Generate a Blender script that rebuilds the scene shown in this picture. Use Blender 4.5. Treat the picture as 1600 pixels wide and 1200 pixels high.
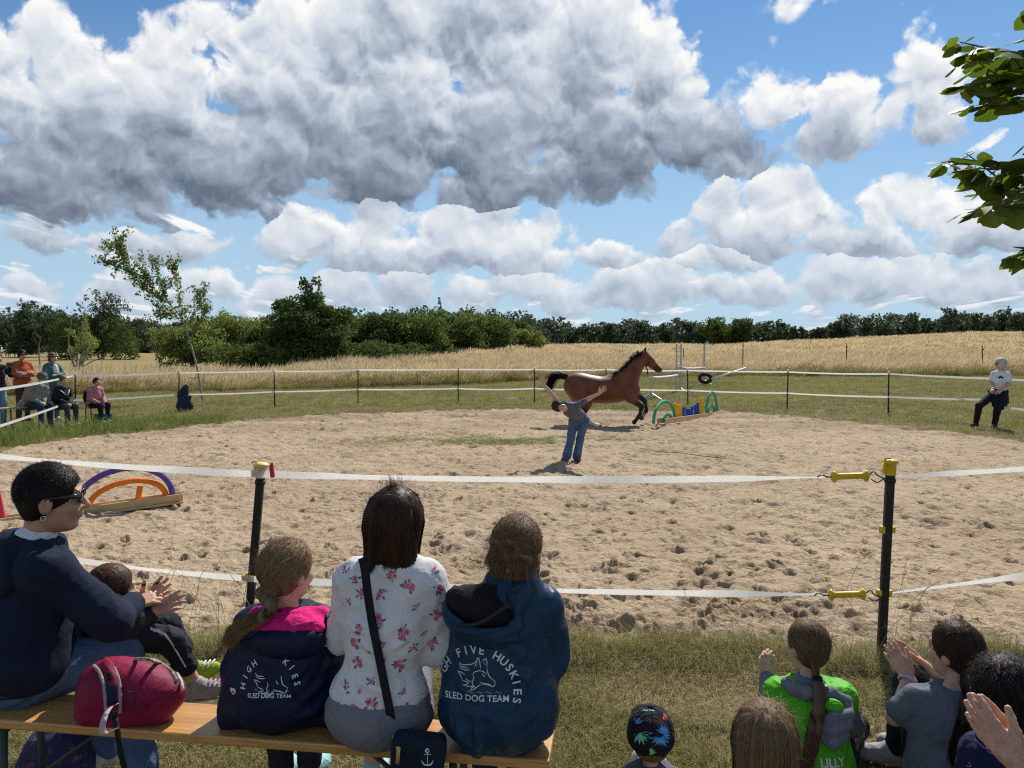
import bpy, bmesh, math, random
import numpy as np
from mathutils import Vector, Matrix
from mathutils.bvhtree import BVHTree

for _o in list(bpy.data.objects):
    bpy.data.objects.remove(_o, do_unlink=True)
SC = bpy.context.scene
COL = SC.collection
R = math.radians
random.seed(7)
RNG = np.random.default_rng(7)

# ------------------------------------------------------------------ camera
CAM_H, PITCH, FPX = 1.75, R(2.67), 1202.0
cam_d = bpy.data.cameras.new('camera')
cam = bpy.data.objects.new('camera', cam_d)
COL.objects.link(cam)
cam.location = (0, 0, CAM_H)
cam.rotation_euler = (R(90) - PITCH, 0, 0)
cam_d.sensor_width = 36.0
cam_d.lens = 36.0 * FPX / 1600.0
cam_d.clip_start = 0.05
cam_d.clip_end = 6000
SC.camera = cam

# ------------------------------------------------------------------ light
SUN_EL, SUN_AZ = R(46), R(23)          # azimuth to the right of straight ahead (+Y)
sun_dir = Vector((math.sin(SUN_AZ) * math.cos(SUN_EL), math.cos(SUN_AZ) * math.cos(SUN_EL), math.sin(SUN_EL)))
sun_d = bpy.data.lights.new('sun', 'SUN')
sun_d.energy = 5.0
sun_d.angle = R(0.55)
sun_d.color = (1.0, 0.95, 0.87)
sun = bpy.data.objects.new('sun', sun_d)
COL.objects.link(sun)
sun.rotation_euler = sun_dir.to_track_quat('Z', 'Y').to_euler()
sun.location = (10, 20, 30)

SC.view_settings.view_transform = 'Standard'
SC.view_settings.look = 'None'
SC.view_settings.exposure = 0.15
SC.view_settings.gamma = 1.0
SC.view_settings.use_curve_mapping = False
SC.cycles.max_bounces = 5
SC.cycles.diffuse_bounces = 3
SC.cycles.glossy_bounces = 2
SC.cycles.transparent_max_bounces = 16
SC.cycles.use_denoising = False        # the grain left at full samples suits the picture
SC.cycles.filter_width = 1.2

# ------------------------------------------------------------------ node helper
class NT:
    """small expression builder on a node tree"""
    def __init__(self, tree):
        self.t = tree
    def n(self, typ, **kw):
        nd = self.t.nodes.new(typ)
        for k, v in kw.items():
            setattr(nd, k, v)
        return nd
    def put(self, sock, v):
        if v is None:
            return
        if hasattr(v, 'is_output'):
            self.t.links.new(v, sock)
        else:
            if hasattr(sock.default_value, '__len__'):
                L = len(sock.default_value)
                if not hasattr(v, '__len__'):
                    v = (v,) * L
                if L == 4 and len(v) == 3:
                    v = tuple(v) + (1.0,)
            sock.default_value = v
    def m(self, op, a, b=None, c=None, clamp=False):
        nd = self.n('ShaderNodeMath', operation=op, use_clamp=clamp)
        self.put(nd.inputs[0], a); self.put(nd.inputs[1], b)
        if c is not None: self.put(nd.inputs[2], c)
        return nd.outputs[0]
    def v(self, op, a, b=None, c=None, s=None):
        nd = self.n('ShaderNodeVectorMath', operation=op)
        self.put(nd.inputs[0], a); self.put(nd.inputs[1], b)
        if c is not None: self.put(nd.inputs[2], c)
        if s is not None: self.put(nd.inputs[3], s)
        return nd.outputs[1] if op in ('LENGTH', 'DOT_PRODUCT', 'DISTANCE') else nd.outputs[0]
    def sstep(self, x, lo, hi, a=0.0, b=1.0):
        nd = self.n('ShaderNodeMapRange', interpolation_type='SMOOTHSTEP')
        self.put(nd.inputs[0], x)
        for i, q in enumerate((lo, hi, a, b)): self.put(nd.inputs[1 + i], q)
        return nd.outputs[0]
    def lin(self, x, lo, hi, a=0.0, b=1.0):
        nd = self.n('ShaderNodeMapRange')
        self.put(nd.inputs[0], x)
        for i, q in enumerate((lo, hi, a, b)): self.put(nd.inputs[1 + i], q)
        return nd.outputs[0]
    def mix(self, f, a, b, mode='MIX'):
        nd = self.n('ShaderNodeMix', data_type='RGBA', blend_type=mode)
        self.put(nd.inputs[0], f); self.put(nd.inputs[6], a); self.put(nd.inputs[7], b)
        return nd.outputs[2]
    def noise(self, vec, scale, detail=4.0, rough=0.55, dist=0.0, dim='3D', lac=2.0):
        nd = self.n('ShaderNodeTexNoise', noise_dimensions=dim)
        self.put(nd.inputs['Vector'], vec)
        self.put(nd.inputs['Scale'], scale); self.put(nd.inputs['Detail'], detail)
        self.put(nd.inputs['Roughness'], rough); self.put(nd.inputs['Distortion'], dist)
        self.put(nd.inputs['Lacunarity'], lac)
        return nd.outputs[0], nd.outputs[1]
    def xyz(self, a, b, c):
        nd = self.n('ShaderNodeCombineXYZ')
        self.put(nd.inputs[0], a); self.put(nd.inputs[1], b); self.put(nd.inputs[2], c)
        return nd.outputs[0]
    def sep(self, v):
        nd = self.n('ShaderNodeSeparateXYZ'); self.put(nd.inputs[0], v)
        return nd.outputs

# ------------------------------------------------------------------ world: Nishita sky with cumulus clouds
world = bpy.data.worlds.new('World')
SC.world = world
world.use_nodes = True
world.cycles.sampling_method = 'MANUAL'
world.cycles.sample_map_resolution = 256
wt = world.node_tree
wt.nodes.clear()

def uv_of(px, py):
    x = (px - 800) / FPX; yy = (600 - py) / FPX
    d = Vector((x, math.cos(PITCH) + yy * math.sin(PITCH), -math.sin(PITCH) + yy * math.cos(PITCH))).normalized()
    return math.atan2(d.x, d.y), math.asin(d.z)

# cloud heads as ellipses in azimuth / elevation, one group per cloud bank, each bank with its flat base
BANKS = [
 # (base at left, base at right, x range, heads)
 (352, 296, -100, 1150, [(-20,135,150,110),(130,120,130,80),(275,140,110,85),(385,105,105,95),(500,120,130,115),
   (600,60,130,130),(760,55,180,160),(920,80,120,130),(1020,120,80,90),(640,210,330,130),(930,215,190,100),
   (1080,215,75,60),(1150,240,62,34),(300,240,260,120),(100,265,190,85),(-60,260,150,100)]),
 (432, 428, 0, 1, [(500,368,75,52),(590,362,85,58),(690,360,75,56),(770,375,80,52),(840,378,55,46),(890,390,36,36),(700,410,260,26),(960,398,45,28)]),
 (252, 236, 1230, 1460, [(1230,160,66,58),(1310,160,80,60),(1300,212,66,34),(1400,165,45,45),(1445,140,60,54),(1450,185,45,36)]),
 (392, 402, 1050, 1500, [(1060,364,52,30),(1130,335,62,46),(1205,318,62,46),(1280,350,70,46),(1370,322,60,44),(1440,335,85,52),(1550,350,110,56),(1640,340,90,60),(1330,380,190,22)]),
 (480, 480, 0, 1, [(330,452,70,34),(430,455,60,30),(530,450,60,34),(640,455,55,30),(740,450,55,28),(850,452,60,34),(960,455,55,32),(1040,448,50,34),(1120,458,50,26),(1200,452,50,30),(1290,440,55,36),(1370,448,55,32),(1450,430,65,40),(1550,440,65,38),(180,455,70,28),(50,450,80,34)]),
 (418, 410, 0, 1, [(40,388,110,34),(200,392,110,30),(340,392,90,30),(-60,380,100,40)]),
 (88, 92, 0, 1, [(1380,80,55,14)]), (426, 426, 0, 1, [(1125,408,52,20)]),
]

def build_sky():
    g = bpy.data.node_groups.new('cloud_banks', 'ShaderNodeTree')
    g.interface.new_socket('P', in_out='INPUT', socket_type='NodeSocketVector')
    g.interface.new_socket('D', in_out='OUTPUT', socket_type='NodeSocketFloat')
    g.interface.new_socket('B', in_out='OUTPUT', socket_type='NodeSocketFloat')
    e = NT(g)
    gi = g.nodes.new('NodeGroupInput'); go = g.nodes.new('NodeGroupOutput')
    P = gi.outputs[0]
    s = e.sep(P)
    total = None
    for (b0, b1, x0, x1, heads) in BANKS:
        cur = None
        for (cx, cy, rx, ry) in heads:
            u, v = uv_of(cx, cy)
            ru = (uv_of(cx + rx, cy)[0] - uv_of(cx - rx, cy)[0]) / 2
            rv = (uv_of(cx, cy - ry)[1] - uv_of(cx, cy + ry)[1]) / 2
            k = max(0.85, min(min(rx, ry) / 60.0, 1.6))
            q = e.v('MULTIPLY_ADD', P, (1 / ru, 1 / rv, 0), (-u / ru, -v / rv, 0))
            h = e.m('MULTIPLY_ADD', e.v('LENGTH', q), -k, k + 0.12)
            cur = h if cur is None else e.m('SMOOTH_MAX', cur, h, 0.15)
        ua, va = uv_of(x0, b0); ub, vb = uv_of(x1, b1)
        sl = (vb - va) / (ub - ua) if x1 != 1 else 0.0
        va = va if x1 != 1 else uv_of(800, (b0 + b1) / 2)[1]
        if x1 == 1: ua = 0.0
        base = e.m('SUBTRACT', s[1], e.m('MULTIPLY_ADD', s[0], sl, va - sl * ua))
        big = len(heads) > 15 and b0 < 400
        H = (uv_of(800, min(cy - ry for _, cy, _, ry in heads))[1] - uv_of(800, max(b0, b1))[1])
        cur = e.m('SMOOTH_MIN', cur, e.m('MULTIPLY_ADD', base, 70.0 if big else 34.0, 0.10 if big else 0.25), 0.2)
        base = e.sstep(base, -0.01, H * (0.55 if big else 0.62), 0.17 if big else 0.42, 1.0)
        if total is None:
            total = cur; bsel = base
        else:
            w = e.m('GREATER_THAN', cur, total)
            bsel = e.m('ADD', bsel, e.m('MULTIPLY', w, e.m('SUBTRACT', base, bsel)))
            total = e.m('MAXIMUM', total, cur)
    g.links.new(total, go.inputs[0]); g.links.new(bsel, go.inputs[1])

    t = NT(wt)
    tc = t.n('ShaderNodeTexCoord')
    dirv = t.v('NORMALIZE', tc.outputs['Generated'])
    s = t.sep(dirv)
    az = t.m('ARCTAN2', s[0], s[1]); el = t.m('ARCSINE', s[2])
    P = t.xyz(az, el, 0.0)
    warp = t.noise(P, 12.0, 5.0, 0.62, dim='2D')[1]
    Pw = t.v('MULTIPLY_ADD', t.v('SUBTRACT', warp, (0.5, 0.5, 0.5)), (0.050, 0.038, 0.0), P)
    def banks(off):
        nd = t.n('ShaderNodeGroup'); nd.node_tree = g
        t.put(nd.inputs[0], t.v('ADD', Pw, off) if off else Pw)
        return nd.outputs
    # the open cumulus field: flat rows towards the horizon, scattered heads elsewhere round the sky
    def rows(e_):
        elc = t.m('MAXIMUM', e_, 0.004)
        inv = t.m('DIVIDE', 1.0, t.m('ADD', elc, 0.05))
        far = t.xyz(t.m('MULTIPLY', az, t.m('MULTIPLY_ADD', inv, 1.35, 2.0)), t.m('MULTIPLY', inv, 0.50), 0.0)
        return t.noise(far, 1.25, 4.0, 0.55, dim='2D')[0]
    f1 = rows(el); f1u = rows(t.m('MULTIPLY_ADD', el, 0.10, t.m('ADD', el, 0.004)))
    low = t.m('MULTIPLY', t.sstep(el, 0.085, 0.12, 1.0, 0.0), 1.0)
    left = t.m('MULTIPLY', t.sstep(az, -0.10, -0.30), t.sstep(el, 0.165, 0.20, 1.0, 0.0))
    cover = t.m('MAXIMUM', t.m('MULTIPLY', low, 0.62), t.m('MULTIPLY', left, 0.95))
    outside = t.m('MAXIMUM', t.sstep(t.m('ABSOLUTE', az), 0.66, 0.85), t.sstep(el, 0.42, 0.55))
    cover = t.m('MAXIMUM', cover, t.m('MULTIPLY', outside, 0.7))
    field = t.m('MULTIPLY_ADD', t.m('SUBTRACT', f1, 0.5), 3.6, t.m('SUBTRACT', cover, 0.98))
    # billows: rounded heads of several sizes over a soft ragged noise
    def fine(off, det):
        p = t.v('ADD', Pw, off) if off else Pw
        n = t.noise(p, 14.0, det, 0.62, dim='2D')[0]
        vor = t.n('ShaderNodeTexVoronoi', voronoi_dimensions='2D', feature='SMOOTH_F1', normalize=True)
        t.put(vor.inputs['Vector'], p); t.put(vor.inputs['Scale'], 12.0); t.put(vor.inputs['Smoothness'], 0.25)
        t.put(vor.inputs['Detail'], 3.0); t.put(vor.inputs['Roughness'], 0.45); t.put(vor.inputs['Lacunarity'], 2.3)
        vd = vor.outputs['Distance']
        return t.m('ADD', t.m('MULTIPLY', t.m('SUBTRACT', n, 0.5), 1.25), t.m('MULTIPLY_ADD', t.m('MULTIPLY', vd, vd), -5.0, 0.52))
    b0, hb = banks(None)[:2]; b1 = banks((0.012, 0.045, 0))[0]
    n0 = fine(None, 7.0); n1 = fine((0.004, 0.013, 0), 3.0)
    s0 = t.m('MAXIMUM', b0, field)
    d0 = t.m('ADD', s0, n0)
    pos = lambda x: t.m('MAXIMUM', x, 0.0)
    up = pos(t.m('MULTIPLY_ADD', n0, 0.5, b1))
    depth = t.m('ADD', t.m('MULTIPLY', pos(t.m('ADD', s0, n1)), 0.30), t.m('MULTIPLY', up, 0.50))
    lit = t.m('EXPONENT', t.m('MULTIPLY', depth, t.sstep(el, 0.05, 0.26, -0.55, -0.85)))
    relief = t.m('SUBTRACT', n0, n1)
    inb = t.sstep(t.m('SUBTRACT', b0, field), -0.2, 0.2)
    baseshade = t.m('MULTIPLY_ADD', inb, t.m('SUBTRACT', hb, 1.0), 1.0)
    lit = t.m('MULTIPLY', lit, baseshade)
    lit = t.m('MULTIPLY_ADD', t.m('SUBTRACT', f1, f1u), t.m('SUBTRACT', 1.6, t.m('MULTIPLY', inb, 1.6)), t.m('MULTIPLY', lit, t.m('MULTIPLY_ADD', inb, 0.22, 0.78)))
    lit = t.m('MULTIPLY_ADD', relief, 0.40, lit)
    lit = t.m('MAXIMUM', t.m('MINIMUM', lit, 1.0), 0.0)
    ramp = t.n('ShaderNodeValToRGB')
    cr = ramp.color_ramp
    cr.elements[0].position = 0.0; cr.elements[0].color = (1.35, 1.75, 2.35, 1)
    cr.elements[1].position = 1.0; cr.elements[1].color = (9.7, 9.7, 9.6, 1)
    for p_, c_ in ((0.10, (1.95, 2.4, 3.1, 1)), (0.30, (3.3, 3.95, 4.95, 1)), (0.60, (6.3, 6.9, 7.7, 1))):
        k = cr.elements.new(p_); k.color = c_
    t.put(ramp.inputs[0], lit)
    cloud = ramp.outputs[0]
    sky = t.n('ShaderNodeTexSky', sky_type='NISHITA', sun_disc=False)
    sky.sun_elevation = SUN_EL
    sky.sun_rotation = SUN_AZ
    sky.air_density = 1.0; sky.dust_density = 0.15; sky.ozone_density = 3.0; sky.altitude = 0
    skyc = t.mix(1.0, sky.outputs[0], (0.62, 0.86, 1.0), 'MULTIPLY')
    skyc = t.mix(t.sstep(el, -0.02, 0.42, 0.94, 0.0), skyc, (4.7, 6.4, 8.0))
    hz = t.sstep(el, 0.0, 0.17, 0.42, 0.0)
    cloud = t.mix(hz, cloud, (5.0, 6.2, 7.4))
    mask = t.sstep(d0, -0.04, 0.40)
    col = t.mix(t.m('MULTIPLY', mask, t.sstep(el, -0.005, 0.01)), skyc, cloud)
    bg = t.n('ShaderNodeBackground')
    t.put(bg.inputs[0], col); bg.inputs[1].default_value = 0.09
    out = t.n('ShaderNodeOutputWorld')
    wt.links.new(bg.outputs[0], out.inputs[0])
build_sky()

# ------------------------------------------------------------------ helpers
def PT(px, py, Y):
    """world point seen at photo pixel (px, py) at forward distance Y"""
    x = (px - 800) / FPX; yy = (600 - py) / FPX
    dy = math.cos(PITCH) + yy * math.sin(PITCH); dz = -math.sin(PITCH) + yy * math.cos(PITCH)
    k = Y / dy
    return np.array((x * k, Y, CAM_H + dz * k))
def GP(px, py, z=0.0):
    """world point at height z seen at photo pixel"""
    x = (px - 800) / FPX; yy = (600 - py) / FPX
    dy = math.cos(PITCH) + yy * math.sin(PITCH); dz = -math.sin(PITCH) + yy * math.cos(PITCH)
    k = (z - CAM_H) / dz
    return np.array((x * k, dy * k, z))

def mesh_obj(name, verts, faces, mat=None, parent=None, smooth=True, fmat=None, attrs=None):
    me = bpy.data.meshes.new(name)
    verts = np.asarray(verts, dtype=np.float32)
    if isinstance(faces, np.ndarray) and len(faces):
        k = faces.shape[1]; nf = len(faces)
        me.vertices.add(len(verts)); me.vertices.foreach_set('co', verts.ravel())
        me.loops.add(nf * k); me.loops.foreach_set('vertex_index', faces.astype(np.int32).ravel())
        me.polygons.add(nf)
        me.polygons.foreach_set('loop_start', np.arange(0, nf * k, k, dtype=np.int32))
        me.update(calc_edges=True)
    else:
        me.from_pydata([tuple(v) for v in verts], [], [tuple(f) for f in faces])
    if smooth:
        me.polygons.foreach_set('use_smooth', np.ones(len(me.polygons), dtype=bool))
    mats = mat if isinstance(mat, (list, tuple)) else [mat]
    for m_ in mats:
        if m_ is not None: me.materials.append(m_)
    if fmat is not None:
        me.polygons.foreach_set('material_index', np.asarray(fmat, dtype=np.int32))
    if attrs:
        for k_, a in attrs.items():
            at = me.attributes.new(k_, 'FLOAT', 'POINT'); at.data.foreach_set('value', np.asarray(a, dtype=np.float32))
    me.update()
    o = bpy.data.objects.new(name, me)
    COL.objects.link(o)
    if parent is not None: o.parent = parent
    return o

def tag(o, label, cat, group=None):
    o['label'] = label; o['category'] = cat
    if group: o['group'] = group
    return o
def kind(o, k):
    o['kind'] = k
    return o
def empty(name, loc, label=None, cat=None, group=None):
    """an Empty at the thing's base; children keep world coordinates through an inverse"""
    o = bpy.data.objects.new(name, None)
    o.empty_display_size = 0.1
    o.location = [float(c) for c in loc]
    COL.objects.link(o)
    if label: tag(o, label, cat, group)
    return o
def adopt(parent, *kids):
    pm = Matrix.Translation(parent.location) if parent.type == 'EMPTY' else Matrix.Identity(4)
    for k in kids:
        k.parent = parent
        k.matrix_parent_inverse = pm.inverted()
    return kids[0]

# value noise ------------------------------------------------------
def _hash(ix, iy, iz, seed):
    h = (ix.astype(np.uint32) * np.uint32(374761393) + iy.astype(np.uint32) * np.uint32(668265263)
         + iz.astype(np.uint32) * np.uint32(2147483647 - 1274126177) + np.uint32(seed * 7919 + 13))
    h = (h ^ (h >> np.uint32(13))) * np.uint32(1274126177)
    h = h ^ (h >> np.uint32(16))
    return (h & np.uint32(0xFFFFFF)).astype(np.float32) / np.float32(0xFFFFFF)
def vnoise(P, seed=0):
    P = np.asarray(P, dtype=np.float32)
    i = np.floor(P).astype(np.int64); f = P - i
    f = f * f * (3 - 2 * f)
    r = 0
    for a in (0, 1):
        wx = f[..., 0] if a else 1 - f[..., 0]
        for b in (0, 1):
            wy = f[..., 1] if b else 1 - f[..., 1]
            for c in (0, 1):
                wz = f[..., 2] if c else 1 - f[..., 2]
                r = r + wx * wy * wz * _hash(i[..., 0] + a, i[..., 1] + b, i[..., 2] + c, seed)
    return r * 2 - 1
def vnoise2(X, Y, seed=0):
    ix = np.floor(X).astype(np.int64); iy = np.floor(Y).astype(np.int64)
    fx = X - ix; fy = Y - iy
    fx = fx * fx * (3 - 2 * fx); fy = fy * fy * (3 - 2 * fy)
    z = np.zeros_like(ix)
    a = _hash(ix, iy, z, seed); b = _hash(ix + 1, iy, z, seed); c = _hash(ix, iy + 1, z, seed); d = _hash(ix + 1, iy + 1, z, seed)
    return ((a * (1 - fx) + b * fx) * (1 - fy) + (c * (1 - fx) + d * fx) * fy) * 2 - 1
def fbm2(X, Y, oct=4, seed=0, gain=0.5):
    r = 0; amp = 1.0; f = 1.0
    for o in range(oct):
        r = r + amp * vnoise2(X * f + 17.3 * o, Y * f - 9.1 * o, seed + o); amp *= gain; f *= 2.03
    return r
def fbm(P, oct=3, seed=0, gain=0.5):
    r = 0; amp = 1.0; f = 1.0
    for o in range(oct):
        r = r + amp * vnoise(np.asarray(P) * f + 5.7 * o, seed + o); amp *= gain; f *= 2.07
    return r
def sm(x, a, b):
    t_ = np.clip((x - a) / (b - a), 0, 1)
    return t_ * t_ * (3 - 2 * t_)

# signed distance bodies ------------------------------------------
def A(*v): return np.array(v, dtype=np.float64)
def nrm(v): v = np.asarray(v, float); return v / (np.linalg.norm(v) + 1e-9)
def frame(x, z=(0, 0, 1)):
    """rotation matrix with columns x, y, z ; x is kept, z is made orthogonal"""
    x = nrm(x); z = np.asarray(z, float); z = nrm(z - x * np.dot(x, z)); y = np.cross(z, x)
    return np.stack([x, y, z], axis=1)
def rotz(a):
    c, s_ = math.cos(a), math.sin(a)
    return np.array(((c, -s_, 0), (s_, c, 0), (0, 0, 1.0)))
def rotx(a):
    c, s_ = math.cos(a), math.sin(a)
    return np.array(((1.0, 0, 0), (0, c, -s_), (0, s_, c)))
def roty(a):
    c, s_ = math.cos(a), math.sin(a)
    return np.array(((c, 0, s_), (0, 1.0, 0), (-s_, 0, c)))

def cap(a, b, ra, rb=None, k=0.02): return ('c', np.asarray(a, float), np.asarray(b, float), ra, ra if rb is None else rb, k)
def chain(pts, rads, k=0.02): return [cap(pts[i], pts[i + 1], rads[i], rads[i + 1], k) for i in range(len(pts) - 1)]
def ell(c, r, rot=None, k=0.02): return ('e', np.asarray(c, float), np.asarray(r, float), rot, k)
def box(c, r, rot=None, rad=0.01, k=0.01): return ('b', np.asarray(c, float), np.asarray(r, float), rot, rad, k)
def cut(p): return ('-',) + p            # subtract a primitive

def prim_d(p, X):
    if p[0] == 'c':
        _, a, b, ra, rb, k = p
        ab = b - a; L2 = float(ab @ ab) + 1e-12
        t_ = np.clip(((X - a) @ ab) / L2, 0, 1)
        return np.linalg.norm(X - (a + t_[..., None] * ab), axis=-1) - (ra + (rb - ra) * t_)
    if p[0] == 'e':
        _, c, r, rot, k = p
        q = X - c
        if rot is not None: q = q @ rot
        k0 = np.linalg.norm(q / r, axis=-1); k1 = np.linalg.norm(q / (r * r), axis=-1) + 1e-9
        return k0 * (k0 - 1) / k1
    if p[0] == 'b':
        _, c, r, rot, rad, k = p
        q = X - c
        if rot is not None: q = q @ rot
        q = np.abs(q) - (r - rad)
        return np.linalg.norm(np.maximum(q, 0), axis=-1) + np.minimum(q.max(axis=-1), 0) - rad
def prim_bb(p):
    if p[0] == 'c':
        m_ = max(p[3], p[4]); return np.minimum(p[1], p[2]) - m_, np.maximum(p[1], p[2]) + m_
    if p[0] == 'e' or p[0] == 'b':
        r = p[2] if p[3] is None else np.abs(p[3]) @ p[2]
        return p[1] - r, p[1] + r
def smin(a, b, k):
    h = np.maximum(k - np.abs(a - b), 0) / k
    return np.minimum(a, b) - h * h * k * 0.25

def sdf_mesh(prims, vox, planes=(), inflate=0.0, warp=None, clip=None):
    """polygonise a smooth union of primitives (surface nets). planes: (point, outward normal) cuts."""
    add = [p for p in prims if p[0] != '-']
    lo = np.min([prim_bb(p)[0] for p in add], axis=0) - inflate - 4 * vox
    hi = np.max([prim_bb(p)[1] for p in add], axis=0) + inflate + 4 * vox
    if clip is not None:
        lo = np.maximum(lo, clip[0]); hi = np.minimum(hi, clip[1])
    n = np.ceil((hi - lo) / vox).astype(int) + 1
    ax = [lo[i] + vox * np.arange(n[i]) for i in range(3)]
    F = np.full(n, 0.3, dtype=np.float32)
    for p in prims:
        neg = p[0] == '-'
        q = p[1:] if neg else p
        k = q[-1]
        a, b = prim_bb(q)
        mg = inflate + k + 3 * vox
        i0 = np.maximum(((a - mg - lo) / vox).astype(int), 0); i1 = np.minimum(((b + mg - lo) / vox).astype(int) + 2, n)
        if np.any(i1 <= i0): continue
        sl = tuple(slice(i0[i], i1[i]) for i in range(3))
        X = np.stack(np.meshgrid(*[ax[i][sl[i]] for i in range(3)], indexing='ij'), axis=-1)
        d = prim_d(q, X)
        if neg: F[sl] = -smin(-F[sl], d + 0, max(k, 1e-4))
        else: F[sl] = smin(F[sl], d - inflate, max(k, 1e-4))
    if planes:
        G = np.stack(np.meshgrid(*ax, indexing='ij'), axis=-1)
        for (pt, nn) in planes:
            F = np.maximum(F, ((G - np.asarray(pt)) @ nrm(nn)).astype(np.float32))
    F[0] = F[-1] = 0.1; F[:, 0] = F[:, -1] = 0.1; F[:, :, 0] = F[:, :, -1] = 0.1
    return surface_nets(F, lo, vox)

def surface_nets(F, lo, vox):
    neg = F < 0
    c = np.zeros(tuple(np.array(F.shape) - 1), dtype=np.int8)
    for dx in (0, 1):
        for dy in (0, 1):
            for dz in (0, 1):
                c += neg[dx:F.shape[0] - 1 + dx, dy:F.shape[1] - 1 + dy, dz:F.shape[2] - 1 + dz]
    act = (c > 0) & (c < 8)
    idx = np.argwhere(act)
    ids = np.full(act.shape, -1, dtype=np.int64); ids[act] = np.arange(len(idx))
    acc = np.zeros((len(idx), 3)); cnt = np.zeros(len(idx))
    corners = [(x, y, z) for x in (0, 1) for y in (0, 1) for z in (0, 1)]
    for a in corners:
        for ax_ in range(3):
            if a[ax_]: continue
            b = list(a); b[ax_] = 1
            fa = F[idx[:, 0] + a[0], idx[:, 1] + a[1], idx[:, 2] + a[2]]; fb = F[idx[:, 0] + b[0], idx[:, 1] + b[1], idx[:, 2] + b[2]]
            s_ = (fa < 0) != (fb < 0)
            t_ = np.where(s_, fa / np.where(s_, fa - fb, 1), 0)
            pt = np.tile(np.array(a, float), (len(idx), 1)); pt[:, ax_] = t_
            acc += pt * s_[:, None]; cnt += s_
    V = (idx + acc / np.maximum(cnt, 1)[:, None]) * vox + lo
    faces = []
    for ax_ in range(3):
        u, w = [(1, 2), (2, 0), (0, 1)][ax_]
        s0 = [slice(None)] * 3; s1 = [slice(None)] * 3
        s0[ax_] = slice(0, -1); s1[ax_] = slice(1, None)
        A_, B_ = neg[tuple(s0)], neg[tuple(s1)]
        e = np.argwhere(A_ != B_)
        if not len(e): continue
        e = e[(e[:, u] > 0) & (e[:, w] > 0) & (e[:, u] < F.shape[u] - 1) & (e[:, w] < F.shape[w] - 1)]
        fl = A_[e[:, 0], e[:, 1], e[:, 2]]
        def gid(du, dw):
            q = e.copy(); q[:, u] += du; q[:, w] += dw
            return ids[q[:, 0], q[:, 1], q[:, 2]]
        f = np.stack([gid(-1, -1), gid(0, -1), gid(0, 0), gid(-1, 0)], axis=1)
        f[~fl] = f[~fl][:, ::-1]
        faces.append(f)
    return V, np.concatenate(faces)

def vnormals(V, Fc):
    n = np.cross(V[Fc[:, 2]] - V[Fc[:, 0]], V[Fc[:, 3 if Fc.shape[1] > 3 else 1]] - V[Fc[:, 1 if Fc.shape[1] > 3 else 0]])
    if Fc.shape[1] == 3: n = np.cross(V[Fc[:, 1]] - V[Fc[:, 0]], V[Fc[:, 2]] - V[Fc[:, 0]])
    N = np.zeros_like(V)
    for i in range(Fc.shape[1]):
        np.add.at(N, Fc[:, i], n)
    return N / (np.linalg.norm(N, axis=1, keepdims=True) + 1e-12)

def relax(V, Fc, it=2, w=0.5):
    for _ in range(it):
        S = np.zeros_like(V); c = np.zeros(len(V))
        for i in range(4):
            j = (i + 1) % 4
            np.add.at(S, Fc[:, i], V[Fc[:, j]]); np.add.at(c, Fc[:, i], 1)
            np.add.at(S, Fc[:, j], V[Fc[:, i]]); np.add.at(c, Fc[:, j], 1)
        V = V + w * (S / np.maximum(c, 1)[:, None] - V)
    return V

def folds(V, N, amp, freq, stretch=(1, 1, 1), seed=0, creases=(), sharp=1.0):
    """cloth relief: soft warped ridges plus chosen crease lines (a, b, width, height)"""
    Q = V * np.asarray(stretch) * freq
    Wp = np.stack([vnoise(Q * 0.7 + 11, seed + 5), vnoise(Q * 0.7 + 37, seed + 6), vnoise(Q * 0.7 + 71, seed + 7)], axis=-1)
    n1 = vnoise(Q + 1.1 * Wp, seed)
    n2 = vnoise(Q * 2.3 + 1.6 * Wp + 9, seed + 1)
    msk = 0.45 + 0.55 * sm(vnoise(V * freq * 0.35 + 50, seed + 3), -0.35, 0.35)
    h = (((1 - np.abs(n1)) ** 3) * 1.5 - 0.55 + 0.45 * ((1 - np.abs(n2)) ** 3 - 0.3)) * msk
    D = amp * h
    for (a, b, w, hh) in creases:
        a = np.asarray(a, float); b = np.asarray(b, float); ab = b - a
        t_ = np.clip(((V - a) @ ab) / (ab @ ab), 0, 1)
        bend = 0.25 * w * np.sin(t_ * 9 + a[0] * 50)
        d = np.linalg.norm(V - (a + t_[:, None] * ab), axis=1) + bend
        D = D + hh * (np.exp(-(d / w) ** 2) - 0.6 * np.exp(-((d - 1.6 * w) / w) ** 2)) * np.sin(np.pi * np.clip(t_, 0.04, 0.96))
    return V + N * D[:, None]

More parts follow.
